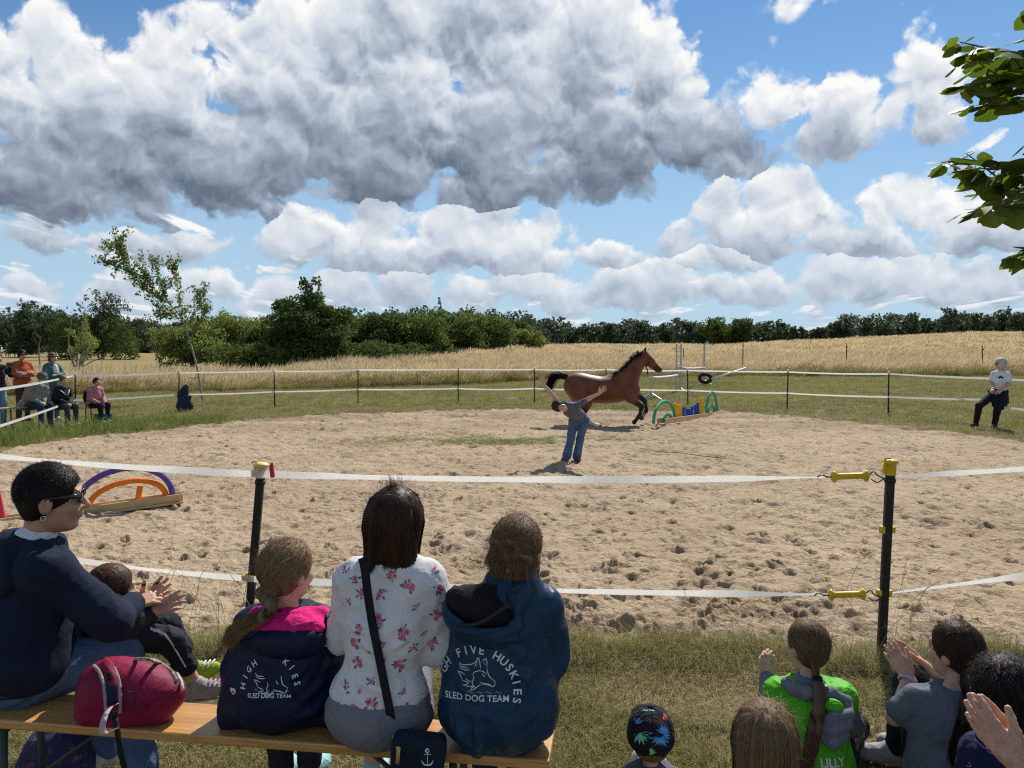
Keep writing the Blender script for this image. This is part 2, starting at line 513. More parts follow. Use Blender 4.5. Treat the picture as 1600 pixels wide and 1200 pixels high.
def tube(pts, rad, nseg=8, close=True):
    """swept tube through points; rad scalar or per point"""
    pts = np.asarray(pts, float); n = len(pts)
    rad = np.full(n, rad) if np.isscalar(rad) else np.asarray(rad, float)
    T = np.gradient(pts, axis=0); T /= np.linalg.norm(T, axis=1, keepdims=True) + 1e-12
    up = np.array((0, 0, 1.0)) if abs(T[0][2]) < 0.9 else np.array((1.0, 0, 0))
    V = []; U = np.cross(T[0], up); U /= np.linalg.norm(U)
    for i in range(n):
        U = U - T[i] * (U @ T[i]); U /= np.linalg.norm(U) + 1e-12
        W = np.cross(T[i], U)
        an = np.linspace(0, 2 * np.pi, nseg, endpoint=False)
        V.append(pts[i] + rad[i] * (np.cos(an)[:, None] * U + np.sin(an)[:, None] * W))
    V = np.concatenate(V)
    F = []
    for i in range(n - 1):
        for j in range(nseg):
            a = i * nseg + j; b = i * nseg + (j + 1) % nseg
            F.append((a, b, b + nseg, a + nseg))
    if close:
        F.append(tuple(range(nseg))[::-1]); F.append(tuple((n - 1) * nseg + j for j in range(nseg)))
    return [tuple(v) for v in V], F

class MB:
    """collects simple pieces into one mesh"""
    def __init__(self): self.v = []; self.f = []; self.m = []
    def add(self, vf, mi=0):
        V, F = vf; o = len(self.v)
        self.v += [tuple(map(float, p)) for p in V]; self.f += [tuple(int(i) + o for i in f) for f in F]; self.m += [mi] * len(F)
        return self
    def box(self, c, r, rot=None, mi=0, bev=0.0):
        rot = np.eye(3) if rot is None else np.asarray(rot)
        c = np.asarray(c, float); r = np.asarray(r, float)
        if bev <= 0:
            P = [c + rot @ (r * np.array((x, y, z))) for x in (-1, 1) for y in (-1, 1) for z in (-1, 1)]
            F = [(0, 1, 3, 2), (4, 6, 7, 5), (0, 4, 5, 1), (2, 3, 7, 6), (0, 2, 6, 4), (1, 5, 7, 3)]
            return self.add((P, F), mi)
        bm = bmesh.new(); bmesh.ops.create_cube(bm, size=2.0)
        for v in bm.verts: v.co = Vector([v.co[i] * r[i] for i in range(3)])
        bmesh.ops.bevel(bm, geom=list(bm.edges), offset=bev, segments=2, affect='EDGES', profile=0.5)
        bm.verts.index_update()
        P = [c + rot @ np.array(v.co) for v in bm.verts]; F = [[v.index for v in f.verts] for f in bm.faces]
        bm.free()
        return self.add((P, F), mi)
    def tube(self, pts, rad, nseg=8, mi=0): return self.add(tube(pts, rad, nseg), mi)
    def lathe(self, c, prof, rot=None, n=16, mi=0):
        """profile of (radius, height) turned about local z"""
        rot = np.eye(3) if rot is None else np.asarray(rot)
        P = []; F = []
        for (r, h) in prof:
            for j in range(n):
                a = 2 * math.pi * j / n
                P.append(np.asarray(c) + rot @ np.array((r * math.cos(a), r * math.sin(a), h)))
        for i in range(len(prof) - 1):
            for j in range(n):
                F.append((i * n + j, i * n + (j + 1) % n, (i + 1) * n + (j + 1) % n, (i + 1) * n + j))
        F.append(tuple(range(n))[::-1]); F.append(tuple((len(prof) - 1) * n + j for j in range(n)))
        return self.add((P, F), mi)
    def ribbon(self, pts, w, up=(0, 0, 1), mi=0, thick=0.0012):
        """flat band with a little thickness; width along up"""
        pts = np.asarray(pts, float); n = len(pts)
        T = np.gradient(pts, axis=0); T /= np.linalg.norm(T, axis=1, keepdims=True)
        ups = np.asarray(up, float); ups = np.tile(ups, (n, 1)) if ups.ndim == 1 else ups
        W = np.asarray(w, float) * np.ones(n)
        S = np.cross(T, ups); S /= np.linalg.norm(S, axis=1, keepdims=True) + 1e-12
        P = []
        for i in range(n):
            u = ups[i] * W[i] / 2; s_ = S[i] * thick / 2
            P += [pts[i] - u - s_, pts[i] + u - s_, pts[i] + u + s_, pts[i] - u + s_]
        F = [(3, 2, 1, 0)]
        for i in range(n - 1):
            for j in range(4):
                a = i * 4 + j; b = i * 4 + (j + 1) % 4
                F.append((a, b, b + 4, a + 4))
        o = (n - 1) * 4
        F.append((o, o + 1, o + 2, o + 3))
        return self.add((P, F), mi)
    def build(self, name, mat, parent=None, smooth=False):
        o = mesh_obj(name, self.v, self.f, mat, None, smooth, self.m)
        if parent is not None: adopt(parent, o)
        return o

def catmull(C, n):
    """C (...,K,3) control points -> (...,n,3)"""
    C = np.asarray(C, float); K = C.shape[-2]
    ext = np.concatenate([2 * C[..., :1, :] - C[..., 1:2, :], C, 2 * C[..., -1:, :] - C[..., -2:-1, :]], axis=-2)
    t_ = np.linspace(0, K - 1, n); i = np.minimum(t_.astype(int), K - 2); f = (t_ - i)[:, None]
    p0, p1, p2, p3 = (ext[..., i + j, :] for j in range(4))
    return 0.5 * (2 * p1 + (p2 - p0) * f + (2 * p0 - 5 * p1 + 4 * p2 - p3) * f ** 2 + (3 * p1 - p0 - 3 * p2 + p3) * f ** 3)

# ------------------------------------------------------------------ materials
MATS = {}
def mat(name, col, rough=0.7, var=0.0, vscale=8.0, bump=0.0, bscale=60.0, spec=0.4, metal=0.0, sheen=0.0, col2=None, detail=4.0, trans=0.0, coat=0.0, sss=0.0, wear=None, wrinkle=0.0, wscale=11.0):
    if name in MATS: return MATS[name]
    m = bpy.data.materials.new(name); m.use_nodes = True
    t = NT(m.node_tree); m.node_tree.nodes.clear()
    out = t.n('ShaderNodeOutputMaterial'); b = t.n('ShaderNodeBsdfPrincipled')
    tc = t.n('ShaderNodeTexCoord').outputs['Object']
    c = col
    if var or col2:
        f = t.noise(tc, vscale, detail, 0.6)[0]
        c2 = col2 if col2 else tuple(min(1, x * (1 + var)) for x in col)
        c1 = col if col2 else tuple(x * (1 - var) for x in col)
        c = t.mix(t.sstep(f, 0.3, 0.7), c1, c2)
    if wear:
        f = t.noise(tc, wear[1], 5.0, 0.65)[0]
        c = t.mix(t.sstep(f, 0.52, 0.68, 0.0, wear[2]), c, wear[0])
    t.put(b.inputs['Base Color'], c)
    t.put(b.inputs['Roughness'], rough); t.put(b.inputs['Metallic'], metal)
    t.put(b.inputs['Specular IOR Level'], spec)
    if sheen: t.put(b.inputs['Sheen Weight'], sheen)
    if coat: t.put(b.inputs['Coat Weight'], coat)
    if sss:
        t.put(b.inputs['Subsurface Weight'], sss); t.put(b.inputs['Subsurface Radius'], (0.012, 0.005, 0.003)); t.put(b.inputs['Subsurface Scale'], 1.0)
    if wrinkle:
        wv = t.v('MULTIPLY_ADD', t.v('SUBTRACT', t.noise(tc, wscale * 0.5, 2.0, 0.5)[1], (0.5,) * 3), (0.16,) * 3, tc)
        r1 = t.m('ABSOLUTE', t.m('MULTIPLY_ADD', t.noise(wv, wscale, 2.0, 0.45)[0], 2.0, -1.0))
        r2 = t.m('ABSOLUTE', t.m('MULTIPLY_ADD', t.noise(wv, wscale * 2.7, 1.0, 0.45)[0], 2.0, -1.0))
        hh = t.m('ADD', t.m('POWER', t.m('SUBTRACT', 1.0, r1), 3.0), t.m('MULTIPLY', t.m('POWER', t.m('SUBTRACT', 1.0, r2), 3.0), 0.35))
        bp0 = t.n('ShaderNodeBump'); t.put(bp0.inputs['Strength'], wrinkle); t.put(bp0.inputs['Distance'], 0.014)
        t.put(bp0.inputs['Height'], hh); t.put(b.inputs['Normal'], bp0.outputs[0])
    if bump:
        n = t.noise(tc, bscale, 3.0, 0.6)[0]
        bp = t.n('ShaderNodeBump'); t.put(bp.inputs['Strength'], bump); t.put(bp.inputs['Distance'], 0.004)
        t.put(bp.inputs['Height'], n)
        if wrinkle: m.node_tree.links.new(bp0.outputs[0], bp.inputs['Normal'])
        t.put(b.inputs['Normal'], bp.outputs[0])
    surf = b.outputs[0]
    if trans:
        tr = t.n('ShaderNodeBsdfTranslucent'); t.put(tr.inputs[0], c)
        mx = t.n('ShaderNodeMixShader'); t.put(mx.inputs[0], trans)
        m.node_tree.links.new(surf, mx.inputs[1]); m.node_tree.links.new(tr.outputs[0], mx.inputs[2]); surf = mx.outputs[0]
    m.node_tree.links.new(surf, out.inputs[0])
    MATS[name] = m
    return m

def strand_mat(name, c1, c2, rough=0.5, spec=0.35, trans=0.0, tip=None):
    """colour runs with a per-strand random value 'rnd' (and 'along' towards the tip)"""
    if name in MATS: return MATS[name]
    m = bpy.data.materials.new(name); m.use_nodes = True
    t = NT(m.node_tree); m.node_tree.nodes.clear()
    out = t.n('ShaderNodeOutputMaterial'); b = t.n('ShaderNodeBsdfPrincipled')
    at = t.n('ShaderNodeAttribute', attribute_name='rnd')
    c = t.mix(at.outputs['Fac'], c1, c2)
    if tip:
        al = t.n('ShaderNodeAttribute', attribute_name='along')
        c = t.mix(t.sstep(al.outputs['Fac'], 0.25, 0.9), c, tip)
    t.put(b.inputs['Base Color'], c); t.put(b.inputs['Roughness'], rough); t.put(b.inputs['Specular IOR Level'], spec)
    surf = b.outputs[0]
    if trans:
        tr = t.n('ShaderNodeBsdfTranslucent'); t.put(tr.inputs[0], c)
        mx = t.n('ShaderNodeMixShader'); t.put(mx.inputs[0], trans)
        m.node_tree.links.new(surf, mx.inputs[1]); m.node_tree.links.new(tr.outputs[0], mx.inputs[2]); surf = mx.outputs[0]
    m.node_tree.links.new(surf, out.inputs[0])
    MATS[name] = m
    return m

# ------------------------------------------------------------------ terrain
ARENA_C = A(0.3, 12.6)
_edge = np.array([(-4.3,4.95),(-1.96,4.66),(-.6,4.45),(.72,4.33),(2.26,4.46),(4.7,4.75),(6.2,6.2),(7.6,8.4),(9.0,11.5),(9.8,14.2),(9.3,16.4),(8.3,18.4),(7.2,20.1),(4.6,21.1),(2,21.6),(-1.7,21.5),(-4.2,20.7),(-5.8,19.3),(-7.6,16.6),(-9.2,14.3),(-8.2,11),(-6.4,8),(-5.4,6.2)])
_d = _edge - ARENA_C
_ea = np.arctan2(_d[:, 1], _d[:, 0]); _er = np.hypot(_d[:, 0], _d[:, 1])
_o = np.argsort(_ea); _ea = _ea[_o]; _er = _er[_o]
_ea = np.concatenate([_ea[-3:] - 2 * np.pi, _ea, _ea[:3] + 2 * np.pi]); _er = np.concatenate([_er[-3:], _er, _er[:3]])
def arena_sd(X, Y):
    """rough signed distance to the edge of the sand, negative inside"""
    dx = X - ARENA_C[0]; dy = Y - ARENA_C[1]
    return np.hypot(dx, dy) - np.interp(np.arctan2(dy, dx), _ea, _er)
def edge_wobble(X, Y):
    return 0.22 * fbm2(X * 0.9, Y * 0.9, 3, 40) + 0.12 * fbm2(X * 3.3, Y * 3.3, 2, 44)
def terrain(X, Y):
    X = np.asarray(X, float); Y = np.asarray(Y, float)
    ratio = X / np.maximum(Y, 5)
    rise = sm(Y, 36, 120) * (1.35 + 2.0 * sm(ratio, 0.22, 0.66)) * sm(ratio, -0.42, -0.10)
    rise = rise + 1.5 * sm(Y, 120, 400) * sm(ratio, -0.1, 0.5)
    rise = rise + 0.25 * fbm2(X * 0.03, Y * 0.03, 2, 50) * sm(Y, 40, 80)
    return rise + 0.03 * fbm2(X * 0.5, Y * 0.5, 2, 3) * sm(np.abs(arena_sd(X, Y)), 0.2, 2.0)

def ground_mat():
    m = bpy.data.materials.new('meadow_soil'); m.use_nodes = True
    t = NT(m.node_tree); m.node_tree.nodes.clear()
    out = t.n('ShaderNodeOutputMaterial'); b = t.n('ShaderNodeBsdfPrincipled')
    p = t.n('ShaderNodeNewGeometry').outputs['Position']
    s = t.sep(p)
    n1 = t.noise(p, 0.35, 5.0, 0.6)[0]; n2 = t.noise(p, 4.0, 5.0, 0.65)[0]; n3 = t.noise(p, 60.0, 3.0, 0.6)[0]
    green = t.mix(t.sstep(n1, 0.35, 0.65), (0.11, 0.10, 0.032), (0.17, 0.145, 0.055))
    dry = t.mix(n3, (0.15, 0.11, 0.055), (0.27, 0.205, 0.10))
    near = t.mix(t.sstep(n2, 0.40, 0.62), green, dry)
    near = t.mix(t.m('MULTIPLY', t.sstep(n3, 0.5, 0.75), 0.5), near, (0.09, 0.075, 0.035))
    # the dry pasture and stubble further out
    far = t.mix(t.sstep(t.noise(p, 0.05, 4.0, 0.6)[0], 0.35, 0.65), (0.30, 0.225, 0.105), (0.245, 0.20, 0.085))
    far = t.mix(t.m('MULTIPLY', t.sstep(n1, 0.5, 0.7), 0.35), far, (0.16, 0.155, 0.05))
    edge = t.m('ADD', s[1], t.m('MULTIPLY', t.m('SUBTRACT', n1, 0.5), 10.0))
    c = t.mix(t.sstep(edge, 44.0, 56.0), near, far)
    t.put(b.inputs['Base Color'], c); t.put(b.inputs['Roughness'], 0.95); t.put(b.inputs['Specular IOR Level'], 0.1)
    bp = t.n('ShaderNodeBump'); t.put(bp.inputs['Strength'], 0.7); t.put(bp.inputs['Distance'], 0.03)
    t.put(bp.inputs['Height'], t.m('ADD', n2, t.m('MULTIPLY', n3, 0.5))); t.put(b.inputs['Normal'], bp.outputs[0])
    m.node_tree.links.new(b.outputs[0], out.inputs[0])
    return m

def polar_grid(r0, r1, nr, a0, a1, na):
    r = r0 * (r1 / r0) ** np.linspace(0, 1, nr); a = np.linspace(a0, a1, na)
    RR, AA = np.meshgrid(r, a, indexing='ij')
    return RR * np.sin(AA), RR * np.cos(AA)
def grid_faces(nr, na, wrap=False):
    i = np.arange(nr - 1)[:, None]; j = np.arange(na if wrap else na - 1)[None, :]
    j1 = (j + 1) % na
    return np.stack([i * na + j, (i + 1) * na + j, (i + 1) * na + j1, i * na + j1], axis=-1).reshape(-1, 4)

def build_ground():
    nr, na = 240, 300
    X, Y = polar_grid(0.25, 3500, nr, -np.pi, np.pi, na + 1)
    X = X[:, :-1]; Y = Y[:, :-1]
    Z = terrain(X, Y)
    Z = Z - 0.16 * sm(-(arena_sd(X, Y) + edge_wobble(X, Y)), 0.1, 0.6)
    V = np.stack([X, Y, Z], -1).reshape(-1, 3)
    F = grid_faces(nr, na, True)[:, ::-1]
    V = np.concatenate([V, [(0, 0, 0)]])
    o = mesh_obj('ground', V, F, ground_mat())
    kind(o, 'structure')
build_ground()

# ------------------------------------------------------------------ sand arena
def sand_mat():
    m = bpy.data.materials.new('riding_sand'); m.use_nodes = True
    t = NT(m.node_tree); m.node_tree.nodes.clear()
    out = t.n('ShaderNodeOutputMaterial'); b = t.n('ShaderNodeBsdfPrincipled')
    p = t.n('ShaderNodeNewGeometry').outputs['Position']
    n1 = t.noise(p, 0.5, 4.0, 0.6)[0]; n2 = t.noise(p, 9.0, 5.0, 0.65)[0]; n3 = t.noise(p, 140.0, 4.0, 0.7)[0]; n4 = t.noise(p, 34.0, 4.0, 0.62)[0]
    c = t.mix(t.sstep(n1, 0.3, 0.7), (0.40, 0.298, 0.192), (0.50, 0.385, 0.258))
    c = t.mix(t.m('MULTIPLY', t.sstep(n2, 0.35, 0.75), 0.45), c, (0.31, 0.22, 0.13))
    c = t.mix(t.m('MULTIPLY', t.sstep(n3, 0.55, 0.75), 0.5), c, (0.25, 0.17, 0.10))
    c = t.mix(t.m('MULTIPLY', t.sstep(n3, 0.45, 0.28), 0.4), c, (0.60, 0.46, 0.30))
    damp = t.n('ShaderNodeAttribute', attribute_name='damp').outputs['Fac']
    dm = t.m('MULTIPLY', damp, t.sstep(n4, 0.30, 0.62, 0.35, 1.0))
    c = t.mix(t.m('MINIMUM', dm, 0.9), c, (0.165, 0.105, 0.062))
    weed = t.n('ShaderNodeAttribute', attribute_name='weed').outputs['Fac']
    c = t.mix(t.m('MULTIPLY', weed, t.sstep(n4, 0.40, 0.62)), c, (0.15, 0.15, 0.05))
    # damp crumbs thrown up by hooves
    vor = t.n('ShaderNodeTexVoronoi', feature='F1'); t.put(vor.inputs['Vector'], p); t.put(vor.inputs['Scale'], 17.0); t.put(vor.inputs['Randomness'], 1.0)
    pk = t.m('MULTIPLY', t.sstep(vor.outputs['Distance'], 0.34, 0.16), t.sstep(t.sep(vor.outputs['Color'])[0], 0.66, 0.72))
    pk = t.m('MULTIPLY', pk, t.sstep(n2, 0.35, 0.6))
    c = t.mix(t.m('MULTIPLY', pk, 0.55), c, (0.15, 0.098, 0.058))
    t.put(b.inputs['Base Color'], c); t.put(b.inputs['Roughness'], 0.93); t.put(b.inputs['Specular IOR Level'], 0.15)
    n5 = t.noise(p, 13.0, 5.0, 0.62, 0.6)[0]
    bp = t.n('ShaderNodeBump'); t.put(bp.inputs['Strength'], 1.0); t.put(bp.inputs['Distance'], 0.05)
    t.put(bp.inputs['Height'], t.m('ADD', t.m('ADD', t.m('MULTIPLY', n5, 0.95), t.m('MULTIPLY', pk, 0.18)), t.m('ADD', t.m('MULTIPLY', n4, 0.32), t.m('MULTIPLY', n3, 0.10)))); t.put(b.inputs['Normal'], bp.outputs[0])
    m.node_tree.links.new(b.outputs[0], out.inputs[0])
    return m

def build_sand():
    nr = 640
    r0, r1 = 3.9, 24.5
    angs = np.concatenate([np.linspace(R(-46), R(-36.5), 26)[:-1], np.linspace(R(-36.5), R(36.5), 660), np.linspace(R(36.5), R(46), 26)[1:]])
    na = len(angs)
    rr_ = r0 * (r1 / r0) ** np.linspace(0, 1, nr); RR, AA = np.meshgrid(rr_, angs, indexing='ij')
    X, Y = RR * np.sin(AA), RR * np.cos(AA)
    Z = 0.022 * fbm2(X * 0.55, Y * 0.55, 2, 60) + 0.018 * fbm2(X * 1.9, Y * 1.9, 2, 63) + 0.015 * fbm2(X * 5.2, Y * 5.2, 2, 66)
    Z += 0.008 * fbm2(X * 17, Y * 17, 2, 70)
    rid = 1 - np.abs(fbm2(X * 3.1, Y * 4.0, 2, 74)); Z += 0.012 * rid ** 3
    D = np.zeros_like(Z)
    g = np.random.default_rng(11)
    lnr = math.log(r1 / r0)
    def stamp(x, y, rad, dep, ang, damp, asp=1.0, rim=0.4):
        r = math.hypot(x, y); a = math.atan2(x, y)
        w = rad * 2.6
        i0 = int((math.log(max(r - w, r0) / r0) / lnr) * (nr - 1)); i1 = int((math.log(min(max(r + w, r0 * 1.001), r1) / r0) / lnr) * (nr - 1)) + 2
        da = w / r
        j0 = max(int(np.searchsorted(angs, a - da)) - 1, 0); j1 = min(int(np.searchsorted(angs, a + da)) + 1, na)
        if i1 <= i0 or j1 <= j0: return
        dx = X[i0:i1, j0:j1] - x; dy = Y[i0:i1, j0:j1] - y
        u = dx * math.cos(ang) + dy * math.sin(ang); v = (-dx * math.sin(ang) + dy * math.cos(ang)) * asp
        q = np.sqrt(u * u + v * v) / rad
        q = q * (1 + 0.35 * vnoise2(dx / rad * 1.7 + x * 13, dy / rad * 1.7 + y * 7, 80))
        pit = -dep * (1 - sm(q, 0.35, 1.05))
        lip = dep * rim * np.exp(-((q - 1.3) / 0.34) ** 2) * (0.55 + 0.75 * u / (np.sqrt(u * u + v * v) + 1e-4))
        Z[i0:i1, j0:j1] += pit + lip
        D[i0:i1, j0:j1] = np.maximum(D[i0:i1, j0:j1], damp * (1 - sm(q, 0.5, 1.25)))
    N = 8200
    rr = np.sqrt(g.uniform(0, 1, N)) * 11; th = g.uniform(0, 2 * np.pi, N)
    xs = ARENA_C[0] + rr * np.cos(th); ys = ARENA_C[1] + rr * np.sin(th)
    sdv = arena_sd(xs, ys)
    for x, y, s_ in zip(xs, ys, sdv):
        if s_ > 0.2: continue
        track = math.exp(-((s_ + 1.6) / 1.6) ** 2)
        big = g.uniform()
        if big < 0.62 + 0.2 * track:
            stamp(x, y, g.uniform(0.025, 0.065), g.uniform(0.010, 0.034) * (1 + 0.4 * track), g.uniform(0, 6.28), g.uniform(0.1, 0.75) * (g.uniform() < 0.28 + 0.4 * track), g.uniform(0.8, 1.3), g.uniform(0.3, 0.8))
        else:
            stamp(x, y, g.uniform(0.10, 0.22), g.uniform(-0.02, 0.035), g.uniform(0, 6.28), 0, g.uniform(0.7, 1.5), 0.3)
    # crumbly dug-up places
    for (cx, cy, sp, n, dm) in [(1.75, 5.0, 0.30, 90, 0.9), (1.5, 5.25, 0.35, 60, 0.7), (0.35, 4.95, 0.16, 26, 0.8), (0.72, 4.75, 0.14, 22, 0.8), (-1.3, 4.9, 0.18, 30, 0.6), (2.7, 4.75, 0.2, 16, 0.5), (-.4, 5.5, .25, 20, .5)]:
        for _ in range(n):
            stamp(cx + g.normal(0, sp), cy + g.normal(0, sp * 0.6), g.uniform(0.018, 0.055), g.uniform(-0.02, 0.028), g.uniform(0, 6.28), dm * g.uniform(0.4, 1.0), 1.0, 0.6)
    # dark crumbs strewn everywhere
    for _ in range(4200):
        q = g.uniform(0, 1); y = 4.4 + 15.5 * q ** 1.5; x = g.uniform(-0.75, 0.75) * y
        stamp(x, y, g.uniform(0.012, 0.03), g.uniform(-0.016, 0.014), 0, g.uniform(0.2, 0.9), 1.0, 0.5)
    sd = arena_sd(X, Y) + edge_wobble(X, Y)
    inside = sm(-sd, -0.10, 0.5)
    # a churned, raised, damper lip along the far side of the track
    lip = np.exp(-((sd + 0.55) / 0.5) ** 2) * sm(Y, 12, 16)
    Z += lip * (0.01 + 0.03 * fbm2(X * 2.3, Y * 2.3, 3, 90))
    D = np.maximum(D, 0.75 * lip * sm(fbm2(X * 1.4, Y * 2.6, 3, 93), -0.1, 0.6))
    far = sm(Y, 14, 19)
    D = np.maximum(D, 0.55 * far * sm(fbm2(X * 0.8, Y * 2.0, 3, 95), -0.35, 0.5))
    Z = Z * (0.15 + 0.85 * inside) + 0.012 * inside - 0.16 * (1 - inside)
    weed = sm(1 - np.hypot((X + 0.1) / 2.6, (Y - 14.3) / 0.85) + 0.35 * fbm2(X * 1.5, Y * 3, 3, 97), 0.05, 0.5) * 0.85
    weed = np.maximum(weed, sm(1 - np.hypot((X + 2.3) / 1.3, (Y - 13.6) / 0.5) + 0.3 * fbm2(X * 1.5, Y * 3, 3, 98), 0.05, 0.6) * 0.5)
    keep = sd < 1.0
    V = np.stack([X, Y, Z], -1).reshape(-1, 3)
    F = grid_faces(nr, na)[:, ::-1]
    F = F[keep.ravel()[F].any(axis=1)]
    used = np.zeros(len(V), bool); used[F.ravel()] = True
    remap = np.cumsum(used) - 1
    o = mesh_obj('sand_arena', V[used], remap[F], sand_mat(), attrs={'damp': D.ravel()[used], 'weed': weed.ravel()[used]})
    kind(o, 'structure')
    return o, (X, Y, Z)
SAND, SANDG = build_sand()
def sand_z(x, y):
    r = math.hypot(x, y); a = math.atan2(x, y)
    nr, na = SANDG[0].shape; AN = np.arctan2(SANDG[0][0], SANDG[1][0])
    i = int(round(math.log(r / 3.9) / math.log(24.5 / 3.9) * (nr - 1))); j = int(np.searchsorted(AN, a))
    i = min(max(i, 0), nr - 1); j = min(max(j, 0), na - 1)
    return float(SANDG[2][max(i - 2, 0):i + 3, max(j - 2, 0):j + 3].mean())

# ------------------------------------------------------------------ grasses
def blades(base, h, w, lean, seg=3, seed=0, head=None, droop=0.25):
    """ribbon blades. base (N,3), h, w (N,), lean (N,2) horizontal tip offset as share of h"""
    N = len(base); g = np.random.default_rng(seed)
    an = g.uniform(0, 2 * np.pi, N); side = np.stack([np.cos(an), np.sin(an), np.zeros(N)], -1)
    V = np.zeros((N, 2 * seg + 1, 3)); al = np.zeros((N, 2 * seg + 1))
    for i in range(seg + 1):
        t_ = i / seg
        c = base + np.stack([lean[:, 0] * h * t_ ** 1.8, lean[:, 1] * h * t_ ** 1.8, h * (t_ - droop * np.hypot(lean[:, 0], lean[:, 1]) * t_ ** 2.5)], -1)
        ww = w * (1 - t_) ** 0.6
        if head is not None:
            ww = np.where(t_ > 0.62, w * head * (1.0 - abs(t_ - 0.8) / 0.25), w * 0.55) if 0 < i < seg else ww
        if i < seg:
            V[:, 2 * i] = c - side * ww[:, None] / 2; V[:, 2 * i + 1] = c + side * ww[:, None] / 2
            al[:, 2 * i] = al[:, 2 * i + 1] = t_
        else:
            V[:, 2 * seg] = c; al[:, 2 * seg] = 1
    K = 2 * seg + 1
    off = (np.arange(N) * K)[:, None]
    F = []
    for i in range(seg - 1):
        a = 2 * i
        F.append(np.concatenate([off + a, off + a + 1, off + a + 3], 1)); F.append(np.concatenate([off + a, off + a + 3, off + a + 2], 1))
    a = 2 * (seg - 1)
    F.append(np.concatenate([off + a, off + a + 1, off + a + 2], 1))
    rnd = np.repeat(g.uniform(0, 1, N), K)
    return V.reshape(-1, 3), np.concatenate(F), {'rnd': rnd, 'along': al.ravel()}

GRASS_GREEN = strand_mat('lawn_blades', (0.09, 0.11, 0.024), (0.34, 0.31, 0.10), 0.55, 0.3, 0.4, tip=(0.37, 0.32, 0.13))
GRASS_WEED = strand_mat('verge_blades', (0.13, 0.18, 0.03), (0.26, 0.29, 0.075), 0.55, 0.3, 0.3)
GRASS_DRY = strand_mat('dry_straw', (0.22, 0.165, 0.08), (0.55, 0.45, 0.26), 0.7, 0.2, 0.25)
MEADOW = strand_mat('tall_meadow_stems', (0.30, 0.25, 0.085), (0.44, 0.34, 0.14), 0.65, 0.25, 0.4, tip=(0.68, 0.54, 0.32))
MEADOW_G = strand_mat('green_meadow_stems', (0.12, 0.14, 0.035), (0.22, 0.20, 0.06), 0.65, 0.25, 0.35, tip=(0.40, 0.33, 0.14))

def gn_scatter(name, pts, rots, scales, protos, pick):
    """one mass of grass: instances of a few tuft meshes on given points"""
    me = bpy.data.meshes.new(name)
    n = len(pts)
    me.vertices.add(n); me.vertices.foreach_set('co', np.asarray(pts, np.float32).ravel())
    a = me.attributes.new('rot', 'FLOAT_VECTOR', 'POINT'); a.data.foreach_set('vector', np.asarray(rots, np.float32).ravel())
    a = me.attributes.new('scl', 'FLOAT_VECTOR', 'POINT'); a.data.foreach_set('vector', np.asarray(scales, np.float32).ravel())
    a = me.attributes.new('pick', 'INT', 'POINT'); a.data.foreach_set('value', np.asarray(pick, np.int32))
    o = bpy.data.objects.new(name, me); COL.objects.link(o)
    ng = bpy.data.node_groups.new(name + '_nodes', 'GeometryNodeTree')
    ng.interface.new_socket('Geometry', in_out='INPUT', socket_type='NodeSocketGeometry')
    ng.interface.new_socket('Geometry', in_out='OUTPUT', socket_type='NodeSocketGeometry')
    gi = ng.nodes.new('NodeGroupInput'); go = ng.nodes.new('NodeGroupOutput'); jn = ng.nodes.new('GeometryNodeJoinGeometry')
    def attr(nm, typ):
        nd = ng.nodes.new('GeometryNodeInputNamedAttribute'); nd.data_type = typ; nd.inputs['Name'].default_value = nm
        return next(s for s in nd.outputs if s.enabled and s.name == 'Attribute')
    ra = attr('rot', 'FLOAT_VECTOR'); sa = attr('scl', 'FLOAT_VECTOR'); pa = attr('pick', 'INT')
    for i, pm in enumerate(protos):
        iop = ng.nodes.new('GeometryNodeInstanceOnPoints')
        cmp_ = ng.nodes.new('FunctionNodeCompare'); cmp_.data_type = 'INT'; cmp_.operation = 'EQUAL'
        ins = [s for s in cmp_.inputs if s.enabled]
        ng.links.new(pa, ins[0]); ins[1].default_value = i
        oi = ng.nodes.new('GeometryNodeObjectInfo'); oi.inputs['Object'].default_value = pm
        oi.inputs['As Instance'].default_value = True
        ng.links.new(gi.outputs[0], iop.inputs['Points']); ng.links.new(cmp_.outputs[0], iop.inputs['Selection'])
        ng.links.new(oi.outputs['Geometry'], iop.inputs['Instance'])
        ng.links.new(ra, iop.inputs['Rotation']); ng.links.new(sa, iop.inputs['Scale'])
        ng.links.new(iop.outputs[0], jn.inputs[0])
    ng.links.new(jn.outputs[0], go.inputs[0])
    md = o.modifiers.new('scatter', 'NODES'); md.node_group = ng
    kind(o, 'stuff')
    return o

def proto(V, F, attrs, m):
    o = mesh_obj('tuft', V, F, m, attrs=attrs)
    COL.objects.unlink(o)
    return o

def tuft(n, rad, h0, h1, w, spread, m, seed, seg=3, head=None, wind=(0.0, 0.0)):
    g = np.random.default_rng(seed)
    r = rad * np.sqrt(g.uniform(0, 1, n)); a = g.uniform(0, 2 * np.pi, n)
    base = np.stack([r * np.cos(a), r * np.sin(a), np.full(n, -0.01)], -1)
    lean = np.stack([np.cos(a), np.sin(a)], -1) * (r / rad)[:, None] * spread + g.normal(0, spread * 0.6, (n, 2)) + np.asarray(wind)
    V, F, at = blades(base, g.uniform(h0, h1, n), w * g.uniform(0.6, 1.3, n), lean, seg, seed, head)
    return proto(V, F, at, m)

def in_view(x, y, marg=0.06):
    return np.abs(x) < (0.6656 + marg) * y + 0.4

